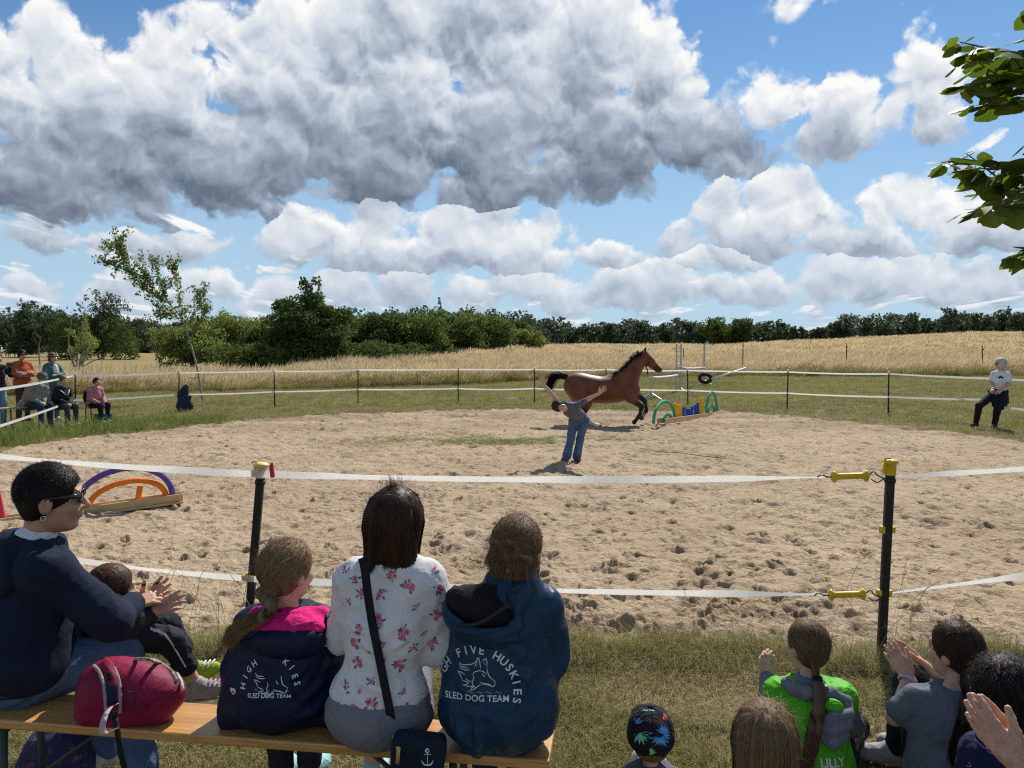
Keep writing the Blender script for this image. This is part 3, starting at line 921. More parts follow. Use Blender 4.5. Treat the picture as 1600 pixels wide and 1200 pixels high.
def build_grass():
    g = np.random.default_rng(5)
    # --- the trampled lawn around the spectators
    N = 400000
    y = g.uniform(2.6, 5.1, N); x = g.uniform(-0.98, 1.02, N) * y
    sd = arena_sd(x, y) + edge_wobble(x, y)
    patch = fbm2(x * 1.6, y * 1.6, 3, 21)
    keep = (sd > -0.12) & (g.uniform(0, 1, N) < 0.72 + 0.3 * patch + 0.6 * np.exp(-(sd / 0.4) ** 2))
    keep &= (sd > 0.02) | (g.uniform(0, 1, N) < 0.12)
    x, y, sd, patch = x[keep], y[keep], sd[keep], patch[keep]
    n = len(x)
    h = (0.02 + 0.075 * g.uniform(0, 1, n) ** 1.6) * (1 + 0.9 * np.exp(-((sd - 0.15) / 0.3) ** 2) + 0.3 * patch)
    base = np.stack([x, y, terrain(x, y) - 0.005], -1)
    dry = g.uniform(0, 1, n) < 0.60 - 0.35 * patch
    an = g.uniform(0, 2 * np.pi, n)
    ln = np.where(dry, g.uniform(0.8, 3.0, n), g.uniform(0.2, 1.5, n))
    lean = np.stack([np.cos(an), np.sin(an)], -1) * ln[:, None]
    hh = np.where(dry, h * 0.6, h)
    for nm, sel, m in (('lawn_grass', ~dry, GRASS_GREEN), ('dry_straw', dry, GRASS_DRY)):
        V, F, at = blades(base[sel], hh[sel], np.where(dry[sel], 0.003, 0.0046) * g.uniform(0.6, 1.4, sel.sum()), lean[sel], 2, 31)
        kind(mesh_obj(nm, V, F, m, attrs=at), 'stuff')
    # long single stems by the fence line
    n = 330
    x = np.concatenate([g.uniform(-2.3, -1.2, 150), g.uniform(-2.6, 3.2, 140), g.uniform(1.9, 2.5, 40)]); y = g.uniform(4.2, 4.75, n)
    V, F, at = blades(np.stack([x, y, np.zeros(n)], -1), 0.08 + 0.5 * g.uniform(0, 1, n) ** 2.2, np.full(n, 0.004), g.normal(0, 0.35, (n, 2)), 6, 33, head=1.6)
    kind(mesh_obj('long_stems', V, F, GRASS_DRY, attrs=at), 'stuff')

    # --- verge between the sand and the meadow
    VG = strand_mat('verge_green_blades', (0.16, 0.19, 0.04), (0.36, 0.35, 0.10), 0.55, 0.3, 0.4, tip=(0.42, 0.38, 0.14))
    protos = [tuft(34, 0.13, 0.04, 0.11, 0.007, 0.5, VG, 101), tuft(30, 0.12, 0.05, 0.15, 0.008, 0.6, GRASS_WEED, 102),
              tuft(30, 0.14, 0.03, 0.10, 0.006, 1.0, GRASS_DRY, 103), tuft(26, 0.16, 0.12, 0.3, 0.010, 0.6, GRASS_WEED, 104)]
    N = 42000
    y = 5 + 42 * g.uniform(0, 1, N) ** 0.8; x = g.uniform(-0.75, 0.75, N) * y
    sd = arena_sd(x, y) + edge_wobble(x, y)
    lush = fbm2(x * 0.35, y * 0.35, 3, 23)
    ok = (sd > -0.15) & ((sd > 0.1) | (g.uniform(0, 1, N) < 0.5)) & (y < 47)
    x, y, sd, lush = x[ok], y[ok], sd[ok], lush[ok]; n = len(x)
    u = g.uniform(0, 1, n)
    leftv = (x < -4.5) & (y < 19) & (sd < 2.2)
    pick = np.where(u < 0.46 + 0.3 * lush, 0, np.where(u < 0.56 + 0.1 * lush, 1, 2))
    rimdry = (sd < 0.9) & (y > 15) & (u > 0.4); pick = np.where(rimdry, 2, pick)
    pick = np.where(leftv & (u < 0.75), np.where(u < 0.4, 3, 1), pick)
    sc = g.uniform(0.7, 1.4, n) * (1 + 0.012 * (y - 15).clip(0))
    gn_scatter('verge_grass', np.stack([x, y, terrain(x, y)], -1), np.stack([g.normal(0, 0.1, n), g.normal(0, 0.1, n), g.uniform(0, 6.28, n)], -1), np.stack([sc, sc, sc * g.uniform(0.6, 1.2, n)], -1), protos, pick)
    # thin weeds in the middle of the sand
    N = 2600
    x = g.normal(-0.1, 1.5, N); y = g.normal(14.3, 0.42, N)
    ok = fbm2(x * 1.5, y * 3, 3, 97) > -0.3
    x, y = x[ok], y[ok]; n = len(x)
    sc = g.uniform(0.2, 0.5, n)
    gn_scatter('sand_weeds', np.stack([x, y, np.array([sand_z(a, b) for a, b in zip(x, y)]) + 0.0], -1), np.stack([np.zeros(n), np.zeros(n), g.uniform(0, 6.28, n)], -1), np.stack([sc, sc, sc * 0.8], -1), protos[:3], g.integers(0, 3, n))

    # --- tall meadow
    tp = [tuft(44, 0.30, 0.55, 1.15, 0.012, 0.22, MEADOW, 201, 6, 2.6, (0.22, -0.04)), tuft(40, 0.32, 0.5, 1.25, 0.012, 0.28, MEADOW, 202, 6, 2.6, (0.26, 0.05)),
          tuft(44, 0.30, 0.4, 0.8, 0.013, 0.25, MEADOW_G, 203, 5, 1.6, (0.1, 0)), tuft(60, 0.7, 0.6, 1.1, 0.035, 0.2, MEADOW, 204, 5, 2.2, (0.2, 0)), tuft(60, 0.7, 0.5, 0.95, 0.035, 0.2, MEADOW_G, 205, 5, 1.8, (0.15, 0))]
    def front(x): return np.interp(x, [-40, -22, -14, -10, -4, 0, 6, 15, 26, 45], [26, 27, 29.5, 30.5, 35, 39, 43.5, 45, 45, 46])
    N = 46000
    y = 26 + 110 * g.uniform(0, 1, N) ** 1.9; x = g.uniform(-0.74, 0.74, N) * y
    f = front(x) + 1.2 * fbm2(x * 0.3, y * 0.1, 2, 29)
    leftfield = x < -0.27 * y - 1.0
    depth = y - f
    ok = (depth > 0) & ~(leftfield & (depth > 9 + 3 * fbm2(x * .2, y * .2, 2, 30)))
    x, y, depth = x[ok], y[ok], depth[ok]; n = len(x)
    u = g.uniform(0, 1, n)
    dens = fbm2(x * 0.22, y * 0.22, 3, 27)
    edge = depth < 1.6
    pick = np.where(y > 66, np.where(u < 0.78, 3, 4), np.where(u < 0.42, 0, np.where(u < 0.80, 1, 2)))
    pick = np.where(edge & (u < 0.7), 2, pick)
    greenleft = (x < -6) & (u < 0.25); pick = np.where(greenleft & (y < 66), 2, pick)
    sc = (0.80 + 0.2 * dens) * g.uniform(0.8, 1.2, n) * np.where(edge, 0.6 + 0.25 * np.maximum(depth, 0), 1.0)
    gn_scatter('tall_meadow_grass', np.stack([x, y, terrain(x, y)], -1), np.stack([g.normal(0, 0.08, n), g.normal(0, 0.08, n), g.normal(0, 0.5, n)], -1), np.stack([sc * 1.15, sc * 1.15, sc], -1), tp, pick)
build_grass()

# ------------------------------------------------------------------ trees and bushes
LEAF_MID = strand_mat('leaf_mid_green', (0.085, 0.125, 0.028), (0.18, 0.225, 0.055), 0.7, 0.15, 0.45)
LEAF_DARK = strand_mat('leaf_dark_green', (0.055, 0.095, 0.025), (0.12, 0.165, 0.042), 0.7, 0.15, 0.4)
LEAF_LIGHT = strand_mat('leaf_light_green', (0.17, 0.22, 0.045), (0.30, 0.34, 0.085), 0.7, 0.15, 0.5)
LEAF_FAR = strand_mat('leaf_far_wood', (0.05, 0.075, 0.040), (0.095, 0.125, 0.062), 0.6, 0.3, 0.38)
LEAF_FRESH = strand_mat('leaf_fresh_green', (0.11, 0.165, 0.03), (0.21, 0.28, 0.06), 0.45, 0.4, 0.5)
BARK = mat('bark', (0.16, 0.125, 0.09), 0.9, 0.35, 20, 0.6, 60)
BARK_PALE = mat('pale_dead_bark', (0.30, 0.26, 0.20), 0.9, 0.3, 20, 0.4, 60)

def leaf_quads(P, size, out, seed, aspect=0.6, flat=0.5):
    """one diamond leaf (folded a little) at every point, roughly facing out"""
    g = np.random.default_rng(seed); n = len(P)
    nv = out * flat + g.normal(0, 0.6, (n, 3)); nv /= np.linalg.norm(nv, axis=1, keepdims=True)
    ax = g.normal(0, 1, (n, 3)); ax -= nv * (ax * nv).sum(1, keepdims=True); ax /= np.linalg.norm(ax, axis=1, keepdims=True)
    bx = np.cross(nv, ax)
    s = (size * g.uniform(0.55, 1.35, n))[:, None]
    V = np.stack([P - ax * s * 0.5, P + bx * s * 0.5 * aspect + nv * s * 0.08, P + ax * s * 0.5, P - bx * s * 0.5 * aspect + nv * s * 0.08], 1)
    F = np.arange(n * 4).reshape(n, 4)
    return V.reshape(-1, 3), F, np.repeat(g.uniform(0, 1, n), 4)

def crown_points(lobes, n, seed, nsub=26, sub=0.36, shell=0.5):
    """leaf positions in clumps hung on the lobes' surfaces"""
    g = np.random.default_rng(seed)
    C = []; Rr = []
    vol = np.array([l[1][0] * l[1][1] * l[1][2] for l in lobes]) ** (2 / 3)
    for (c, r), w in zip(lobes, vol / vol.sum()):
        k = max(4, int(nsub * len(lobes) * w))
        d = g.normal(0, 1, (k, 3)); d /= np.linalg.norm(d, axis=1, keepdims=True)
        q = np.asarray(c) + d * np.asarray(r) * (g.uniform(0.45, 1.0, (k, 1)) ** 0.6)
        C.append(q); Rr.append(np.asarray(r)[None, :] * g.uniform(0.6, 1.3, (k, 1)) * sub)
    C = np.concatenate(C); Rr = np.concatenate(Rr)
    pick = g.choice(len(C), n, p=(Rr.prod(1) ** 0.6) / (Rr.prod(1) ** 0.6).sum())
    d = g.normal(0, 1, (n, 3)); d /= np.linalg.norm(d, axis=1, keepdims=True)
    rad = g.uniform(shell, 1.0, (n, 1)) + g.exponential(0.10, (n, 1))
    P = C[pick] + d * Rr[pick] * rad
    mid = np.mean([l[0] for l in lobes], axis=0)
    out = d + 0.6 * (P - mid) / (np.linalg.norm(P - mid, axis=1, keepdims=True) + 1e-6)
    return P, out, C

def limb_tubes(mb, base, targets, r0, g, lift=0.35, nseg=6):
    for tgt in targets:
        m1 = base + (tgt - base) * 0.45 + A(g.normal(0, 0.06), g.normal(0, 0.06), lift * 0.15) * np.linalg.norm(tgt - base)
        pts = catmull(np.stack([base, m1, tgt]), 7)
        mb.tube(pts, np.linspace(r0, r0 * 0.18, 7), nseg)

def leafy_tree(name, label, cat, base, lobes, n, leaf, m, trunk_r, seed, group=None, nsub=26, sub=0.36, aspect=0.6, stems=1, bark=None, shell=0.5):
    g = np.random.default_rng(seed)
    root = empty(name, base, label, cat, group)
    P, out, C = crown_points(lobes, n, seed, nsub, sub, shell)
    gz = terrain(P[:, 0], P[:, 1])
    P[:, 2] = np.maximum(P[:, 2], gz + 0.05)
    V, F, rnd = leaf_quads(P, leaf, out, seed + 1, aspect)
    crown = mesh_obj('crown', V, F, m, attrs={'rnd': rnd})
    mb = MB()
    top = np.max([l[0][2] for l in lobes])
    mids = A(np.mean([l[0][0] for l in lobes]), np.mean([l[0][1] for l in lobes]), top)
    for s_ in range(stems):
        b0 = np.asarray(base, float) + A(g.normal(0, 0.15 * (stems > 1)), g.normal(0, 0.15 * (stems > 1)), -0.1)
        tp = mids + A(g.normal(0, 0.2), 0, 0) * (stems > 1)
        pts = catmull(np.stack([b0, b0 + (tp - b0) * 0.4 + A(g.normal(0, 0.1), 0, 0), tp]), 9)
        mb.tube(pts, np.linspace(trunk_r, trunk_r * 0.25, 9), 7)
        sel = C[g.choice(len(C), min(len(C), 16), replace=False)]
        for tg in sel:
            k = int(np.clip((tg[2] - b0[2]) / (tp[2] - b0[2] + 1e-6) * 6, 1, 6))
            limb_tubes(mb, pts[k], [tg], trunk_r * 0.4, g, 0.3, 5)
    trunk = mb.build('trunk', bark or BARK, smooth=True)
    adopt(root, trunk, crown)
    return root

def px_tree(name, label, cat, px, top, Y, wpx, n, leaf, m, seed, group=None, shape='round', z_low=0.12, **kw):
    """a tree whose place and size are measured in the photo"""
    X = PT(px, 560, Y)[0]
    zb = float(terrain(X, Y)); zt = PT(px, top, Y)[2]
    h = zt - zb; w = wpx / FPX * Y / 2
    g = np.random.default_rng(seed + 77)
    lob = []
    if shape == 'round':
        k = 9
        for i in range(k):
            a = g.uniform(0, 2 * np.pi); f = g.uniform(0.2, 0.68)
            lob.append(((X + w * f * math.cos(a), Y + w * f * math.sin(a), zb + h * g.uniform(z_low + 0.22, 0.72)), (w * g.uniform(0.38, 0.55),) * 2 + (h * g.uniform(0.18, 0.28),)))
        lob.append(((X, Y, zb + h * 0.80), (w * 0.5, w * 0.5, h * 0.2)))
    elif shape == 'cone':
        for i in range(11):
            f = i / 10
            a = g.uniform(0, 6.28); rr = w * (1.0 - 0.72 * f)
            lob.append(((X + 0.42 * rr * math.cos(a) + kw.get('lean', 0) * f, Y + 0.42 * rr * math.sin(a), zb + h * (0.16 + 0.74 * f)), (rr * 0.66, rr * 0.66, h * 0.11)))
    elif shape == 'egg':
        for i in range(14):
            f = i / 13; a = i * 2.4; rr = w * (0.55 + 0.5 * math.sin(math.pi * min(f * 0.9 + 0.12, 1.0))) * (1.0 if f < .7 else 1.25 - f * .75)
            lob.append(((X + 0.5 * rr * math.cos(a), Y + 0.5 * rr * math.sin(a), zb + h * (0.10 + 0.80 * f)), (rr * 0.55, rr * 0.55, h * 0.12)))
    elif shape == 'bush':
        for i in range(16):
            f = -0.85 + 1.7 * i / 15
            lob.append(((X + w * f, Y + g.uniform(-0.5, 0.5) * w, zb + h * (g.uniform(0.20, 0.45) if i % 2 else g.uniform(0.55, 0.76 - 0.2 * f * f))), (w * g.uniform(0.30, 0.42), w * 0.36, h * g.uniform(0.2, 0.28))))
    kw.pop('lean', None)
    return leafy_tree(name, label, cat, (X, Y, zb), lob, n, leaf, m, kw.pop('trunk_r', max(0.08, h * 0.022)), seed, group, **kw)

px_tree('broadleaf_tree', 'dark green bushy tree with pointed top, tallest in the thicket behind the meadow', 'tree', 487, 434, 58, 122, 34000, 0.24, LEAF_DARK, 301, shape='egg', sub=0.4, nsub=30)
GB = 'light green bushes left of the dark pointed tree'
px_tree('willow_bush', 'pale green rounded bush behind the thin sapling', 'bush', 300, 500, 61, 100, 12000, 0.2, LEAF_LIGHT, 311, GB, 'bush', stems=4)
px_tree('willow_bush', 'pale green bush, tallest of those between sapling and dark pointed tree', 'bush', 365, 484, 64, 105, 15000, 0.2, LEAF_LIGHT, 312, GB, 'bush', stems=4)
px_tree('willow_bush', 'mid green bush touching the left side of the dark pointed tree', 'bush', 415, 496, 60, 70, 10000, 0.2, LEAF_MID, 313, GB, 'bush', stems=4)
px_tree('willow_bush', 'low dark bush at the foot of the pale bushes', 'bush', 395, 535, 55, 110, 7000, 0.2, LEAF_MID, 314, GB, 'bush', stems=4)
GH = 'bushes of the long hedge behind the meadow'
hl = ['dark hedge bush directly right of the pointed tree', 'broad hedge bush, second right of the pointed tree', 'tall hedge bush below the little pine tip', 'hedge bush just right of the little pine tip', 'lower hedge bush near the right end of the hedge']
for i, (px, tp, Y, w, m_) in enumerate([(562, 485, 70, 125, LEAF_DARK), (625, 485, 72, 140, LEAF_MID), (685, 483, 76, 135, LEAF_MID), (740, 488, 80, 120, LEAF_MID), (785, 498, 86, 95, LEAF_DARK)]):
    px_tree('hedge_bush', hl[i], 'bush', px, tp, Y, w, 19000, 0.27, m_, 320 + i, GH, 'bush', stems=4)
px_tree('hedge_bush', 'light green bush closing the right end of the hedge', 'bush', 820, 511, 84, 56, 6000, 0.22, LEAF_LIGHT, 327, GH, 'bush', stems=4)
px_tree('hedge_bush', 'low front bush below the broad part of the hedge', 'bush', 590, 530, 62, 150, 9000, 0.22, LEAF_DARK, 328, GH, 'bush', stems=4)
px_tree('pine_tree', 'little pine whose tip sticks up out of the hedge', 'tree', 688, 464, 90, 26, 1500, 0.3, LEAF_DARK, 329, shape='cone')
GT = 'pair of round trees in the far meadow'
px_tree('field_tree', 'left tree of the pair standing in the far golden meadow', 'tree', 1119, 496, 120, 52, 8000, 0.34, LEAF_MID, 331, GT)
px_tree('field_tree', 'right tree of the pair standing in the far golden meadow', 'tree', 1156, 497, 121, 50, 8000, 0.34, LEAF_DARK, 332, GT)
GL = 'tall trees beyond the brown pasture'
px_tree('pasture_tree', 'tall dark tree at the left picture edge beyond the pasture', 'tree', 36, 468, 150, 62, 9000, 0.42, LEAF_FAR, 341, GL, 'cone')
px_tree('pasture_tree', 'round dark tree between the left edge tree and the sparse crowned one', 'tree', 85, 486, 150, 60, 7000, 0.42, LEAF_FAR, 342, GL)
px_tree('pasture_tree', 'sparse crowned tree with airy twigs beyond the pasture', 'tree', 160, 447, 120, 96, 2600, 0.40, LEAF_FAR, 343, GL, nsub=16, sub=0.25, trunk_r=0.3)
px_tree('pasture_tree', 'dense dark tree below the sparse crowned one', 'tree', 155, 487, 118, 110, 11000, 0.36, LEAF_DARK, 344, GL, 'bush')
px_tree('pasture_tree', 'dark round tree behind the thin sapling trunk beyond the pasture', 'tree', 215, 498, 140, 60, 7000, 0.40, LEAF_FAR, 345, GL)

def far_wood():
    g = np.random.default_rng(55)
    prof = np.array([(-160, 488), (0, 488), (60, 484), (110, 494), (200, 502), (260, 504), (330, 505), (540, 491), (700, 487), (760, 486), (830, 494), (870, 506), (920, 507), (1000, 508), (1060, 506), (1200, 508), (1290, 514), (1350, 503), (1400, 502), (1470, 497), (1520, 492), (1560, 494), (1600, 486), (1800, 480)], float)
    Vs = []; Fs = []; Rs = []; nv = 0
    px = -160.0
    i = 0
    while px < 1780:
        top = np.interp(px, prof[:, 0], prof[:, 1]) + g.normal(0, 6)
        Y = g.uniform(235, 330)
        X = PT(px, 540, Y)[0]; zb = float(terrain(X, Y)); zt = PT(px, top, Y)[2]
        h = max(zt - zb, 5.0); w = h * g.uniform(0.42, 0.62)
        lob = [((X + g.normal(0, 0.35) * w, Y + g.normal(0, 0.35) * w, zb + h * f), (w * g.uniform(0.4, 0.62), w * 0.5, h * 0.17)) for f in (0.12, 0.26, 0.4, 0.52, 0.62, 0.72, 0.84)]
        P, out, _ = crown_points(lob, 800, 600 + i, 12, 0.5)
        V, F, rnd = leaf_quads(P, 1.2, out, 900 + i, 0.7)
        rnd = np.clip(rnd * 0.6 + 0.4 * g.uniform(), 0, 1)
        Vs.append(V); Fs.append(F + nv); Rs.append(rnd); nv += len(V)
        px += g.uniform(5, 15); i += 1
    o = mesh_obj('far_wood', np.concatenate(Vs), np.concatenate(Fs), LEAF_FAR, attrs={'rnd': np.concatenate(Rs)})
    kind(o, 'stuff')
far_wood()

# --- the thin wind-bent sapling by the arena fence
def leaf_along(branches, per_m, leaf, g, spread):
    P = []; O = []
    for pts in branches:
        L = np.linalg.norm(np.diff(pts, axis=0), axis=1).sum()
        k = max(3, int(L * per_m))
        t_ = g.uniform(0.12, 1.0, k) * (len(pts) - 1); i = np.minimum(t_.astype(int), len(pts) - 2)
        q = pts[i] + (pts[i + 1] - pts[i]) * (t_ - i)[:, None]
        o = g.normal(0, 1, (k, 3)); o /= np.linalg.norm(o, axis=1, keepdims=True)
        P.append(q + o * spread * g.uniform(0.3, 1.2, (k, 1))); O.append(o)
    return np.concatenate(P), np.concatenate(O)
def sapling():
    g = np.random.default_rng(61)
    Y = 25.0
    P_ = lambda x, y, dy=0: PT(x, y, Y + dy)
    base = P_(317, 628); base[2] = 0
    root = empty('sapling_tree', base, 'thin young tree bent to the left by wind, standing at the arena fence', 'tree')
    mains = [[base, P_(309, 580), P_(300, 545), P_(287, 505), P_(268, 478), P_(240, 458), P_(210, 428), P_(190, 390), P_(176, 358)],
             [P_(287, 505), P_(283, 475, .3), P_(276, 440, .4), P_(270, 408, .4)],
             [P_(292, 515), P_(304, 490, -.3), P_(315, 468, -.4), P_(321, 443, -.4)],
             [P_(262, 474), P_(256, 450), P_(246, 425, .3), P_(243, 405, .3)],
             [P_(240, 458), P_(232, 436), P_(222, 418)], [P_(215, 432), P_(195, 418), P_(170, 408)], [P_(205, 420), P_(190, 395, .4), P_(170, 385, .5)],
             [P_(297, 530), P_(315, 500, .4), P_(328, 478, .5)], [P_(283, 498), P_(262, 492, -.4), P_(250, 490, -.5)]]
    mb = MB(); lb = []
    for i, c in enumerate(mains):
        pts = catmull(np.stack(c), 4 * len(c))
        mb.tube(pts, np.linspace(0.036 if i == 0 else 0.014, 0.004, len(pts)), 6)
        lb.append(pts[len(pts) // 2 - 2:] if i == 0 else pts)
        for _ in range(30 if i == 0 else 12):
            k = g.integers(len(pts) // 2 if i == 0 else 1, len(pts) - 1)
            d = pts[k + 1 if k + 1 < len(pts) else k] - pts[k]
            tip = pts[k] + nrm(d + g.normal(0, 0.9, 3) * np.linalg.norm(d) + A(-.02, 0, .05)) * g.uniform(0.2, 0.7)
            tw = catmull(np.stack([pts[k], (pts[k] + tip) / 2 + g.normal(0, 0.02, 3), tip]), 6)
            mb.tube(tw, np.linspace(0.006, 0.002, 6), 4); lb.append(tw)
    trunk = mb.build('trunk', BARK_PALE, smooth=True)
    P, O = leaf_along(lb, 62, 0.1, g, 0.12)
    V, F, rnd = leaf_quads(P, 0.105, O, 63, 0.55)
    crown = mesh_obj('crown', V, F, LEAF_FRESH, attrs={'rnd': rnd})
    adopt(root, trunk, crown)
    mb = MB()
    tie = P_(311, 588)
    mb.tube([P_(296, 590), P_(304, 592), tie], 0.012, 5)
    adopt(root, mb.build('broken_twig', BARK))
sapling()

# --- half dead bush in the pasture
def dead_bush():
    g = np.random.default_rng(64)
    Y = 52.0
    base = PT(122, 578, Y); base[2] = terrain(base[0], Y)
    root = empty('half_dead_bush', base, 'half dead bush with bare pale branches behind the standing spectators', 'bush')
    mb = MB(); lb = []
    for (x, y) in [(112, 500), (116, 515), (128, 502), (140, 520), (152, 535), (160, 548), (170, 556), (108, 540), (64, 525), (135, 540)]:
        st = base + A(g.normal(0, 0.25), 0, 0) + (A(-1.9, 0, 0) if x < 70 else 0)
        tip = PT(x, y, Y + g.normal(0, 0.8))
        pts = catmull(np.stack([st, st + (tip - st) * 0.5 + A(g.normal(0, 0.25), 0, 0.2), tip]), 10)
        mb.tube(pts, np.linspace(0.07, 0.012, 10), 5)
        for _ in range(5):
            k = g.integers(4, 9); t2 = pts[k] + g.normal(0, 0.45, 3) + A(0, 0, 0.2)
            mb.tube([pts[k], t2], [0.014, 0.005], 4)
            if x not in (112, 170, 160, 64): lb.append(np.stack([pts[k], t2]))
    P, O = leaf_along(lb, 70, 0.1, g, 0.22)
    V, F, rnd = leaf_quads(P, 0.14, O, 65, 0.6)
    adopt(root, mb.build('branches', BARK_PALE, smooth=True), mesh_obj('crown', V, F, LEAF_LIGHT, attrs={'rnd': rnd}))
dead_bush()

# --- overhanging lime branch at the right, every leaf its own piece
def big_leaf_mesh():
    """heart shaped, toothed, slightly cupped leaf with a stalk, 1 unit long along +x"""
    n = 9
    V = []; F = []
    prof = [0.0, 0.30, 0.44, 0.49, 0.475, 0.42, 0.32, 0.18, 0.0]
    for i in range(n):
        x = i / (n - 1)
        w = prof[i] * (1.0 if i % 2 else 0.93)
        z = -0.10 * x * x
        V += [(x - (0.05 if i == 1 else 0), w, z - 0.16 * w), (x, 0, z), (x - (0.05 if i == 1 else 0), -w, z - 0.16 * w)]
    for i in range(n - 1):
        a = 3 * i
        F += [(a, a + 1, a + 4, a + 3), (a + 1, a + 2, a + 5, a + 4)]
    o = len(V)
    V += [(-0.35, 0.012, 0.05), (-0.35, -0.012, 0.05), (0, -0.012, 0), (0, 0.012, 0)]
    F.append((o, o + 1, o + 2, o + 3))
    me = bpy.data.meshes.new('leaf')
    me.from_pydata(V, [], F); me.update()
    me.polygons.foreach_set('use_smooth', np.ones(len(F), bool))
    return me
def lime_leaf_mat(name, c1, c2):
    m = bpy.data.materials.new(name); m.use_nodes = True
    t = NT(m.node_tree); m.node_tree.nodes.clear()
    out = t.n('ShaderNodeOutputMaterial'); b = t.n('ShaderNodeBsdfPrincipled')
    oi = t.n('ShaderNodeObjectInfo')
    tc = t.n('ShaderNodeTexCoord').outputs['Object']
    s = t.sep(tc)
    vein = t.m('ABSOLUTE', t.m('SINE', t.m('MULTIPLY', t.m('SUBTRACT', s[0], t.m('MULTIPLY', t.m('ABSOLUTE', s[1]), 0.7)), 24.0)))
    c = t.mix(oi.outputs['Random'], c1, c2)
    c = t.mix(t.sstep(vein, 0.25, 0.0, 0.0, 0.35), c, (0.20, 0.24, 0.07))
    c = t.mix(t.sstep(t.m('ABSOLUTE', s[1]), 0.025, 0.0, 0.0, 0.5), c, (0.22, 0.26, 0.08))
    t.put(b.inputs['Base Color'], c); t.put(b.inputs['Roughness'], 0.55); t.put(b.inputs['Specular IOR Level'], 0.25)
    tr = t.n('ShaderNodeBsdfTranslucent'); t.put(tr.inputs[0], t.mix(1.0, c, (1.5, 1.6, 0.7), 'MULTIPLY'))
    mx = t.n('ShaderNodeMixShader'); t.put(mx.inputs[0], 0.42)
    m.node_tree.links.new(b.outputs[0], mx.inputs[1]); m.node_tree.links.new(tr.outputs[0], mx.inputs[2]); m.node_tree.links.new(mx.outputs[0], out.inputs[0])
    return m
def lime_tree():
    g = np.random.default_rng(71)
    base = A(4.3, 3.6, 0)
    root = empty('lime_tree', base, 'broad leaved tree whose leafy twigs hang in from the right edge', 'tree')
    Y = 3.0
    P_ = lambda x, y, dy=0: PT(x, y, Y + dy)
    mb = MB()
    tp = catmull(np.stack([base + A(0, 0, -.1), base + A(-.05, 0, 1.4), base + A(0.1, .05, 3.0), base + A(0.0, .1, 5.0)]), 14)
    mb.tube(tp, np.linspace(0.13, 0.05, 14), 10)
    twigs = [([(1720, 60), (1640, 85), (1570, 80), (1500, 66)], 0.0), ([(1720, 130), (1640, 100), (1580, 102), (1505, 96)], 0.15), ([(1720, 150), (1640, 130), (1570, 124), (1508, 132)], -0.1),
             ([(1720, 190), (1650, 165), (1580, 155), (1515, 172)], 0.1), ([(1730, 330), (1640, 275), (1560, 262), (1500, 252), (1470, 254)], 0.0), ([(1730, 330), (1640, 300), (1580, 290), (1510, 240)], 0.12),
             ([(1730, 360), (1650, 320), (1590, 310), (1512, 333)], -0.12), ([(1730, 330), (1660, 290), (1600, 270), (1560, 285), (1530, 300)], 0.2), ([(1750, 420), (1680, 395), (1620, 390), (1590, 398)], 0.0), ([(1740, 260), (1680, 225), (1610, 218)], 0.1), ([(1740, 40), (1680, 15), (1620, 10)], 0.1)]
    tw = []
    for k, (c, dy) in enumerate(twigs):
        pts = np.stack([P_(x, y, dy + 0.1 * g.normal()) for x, y in c])
        j = int(np.clip((pts[0][2] - 0.2) / 5.0 * 13, 3, 12))
        st = tp[j]
        pts = catmull(np.concatenate([[st, (st + pts[0]) / 2 + A(0, 0, 0.12)], pts]), 26)
        mb.tube(pts, np.linspace(0.015, 0.0022, 26), 6)
        tw.append(pts)
    # the crown outside the frame
    extra = []
    for _ in range(26):
        j = g.integers(5, 14); a = g.uniform(-1.2, 1.8); L = g.uniform(0.9, 1.7)
        tip = tp[j] + A(math.cos(a) * L, math.sin(a) * L, g.uniform(-0.1, 0.6))
        pts = catmull(np.stack([tp[j], (tp[j] + tip) / 2 + A(0, 0, 0.15), tip]), 12)
        if tip[0] < 0.69 * tip[1] + 0.3: continue
        mb.tube(pts, np.linspace(0.02, 0.003, 12), 5); extra.append(pts)
    trunk = mb.build('trunk', BARK, smooth=True)
    adopt(root, trunk)
    me = big_leaf_mesh()
    lms = [lime_leaf_mat('lime_leaf', (0.075, 0.115, 0.018), (0.15, 0.19, 0.03)), lime_leaf_mat('lime_leaf_dark', (0.045, 0.075, 0.014), (0.09, 0.125, 0.02))]
    mes = []
    for lm in lms:
        mm = me.copy(); mm.name = 'leaf'; mm.materials.append(lm); mes.append(mm)
    todo = []
    for pts in tw:
        for k in range(4, 26):
            dense = 3 if k < 21 else 2
            for rep in range(dense):
                d = nrm(pts[min(k + 1, 25)] - pts[k - 1])
                side = nrm(np.cross(d, (0, 0, 1))) * (1 if (k + rep) % 2 else -1)
                x = nrm(d * g.uniform(0.2, 0.9) + side * g.uniform(0.4, 1.0) + A(0, 0, g.uniform(-0.75, 0.15)))
                zz = A(g.normal(0, 0.35), g.normal(0, 0.35), 1.0)
                Rm = frame(x, zz)
                s_ = g.uniform(0.062, 0.112) * (0.75 if k > 23 else 1)
                p = pts[k] + x * s_ * 0.35 + g.normal(0, 0.008, 3)
                todo.append((abs(p[0]) / p[1] > 0.70, len(todo), Rm * s_, p, int(g.uniform() < 0.4)))
    todo.sort(key=lambda q: q[:2])
    for (_, _, Rs, p, mi) in todo[:290]:
        o = bpy.data.objects.new('leaf', mes[mi])
        o.matrix_world = Matrix([list(Rs[i]) + [p[i]] for i in range(3)] + [[0, 0, 0, 1]]); COL.objects.link(o)
        o.parent = root; o.matrix_parent_inverse = Matrix.Translation(root.location).inverted()
    mb = MB()
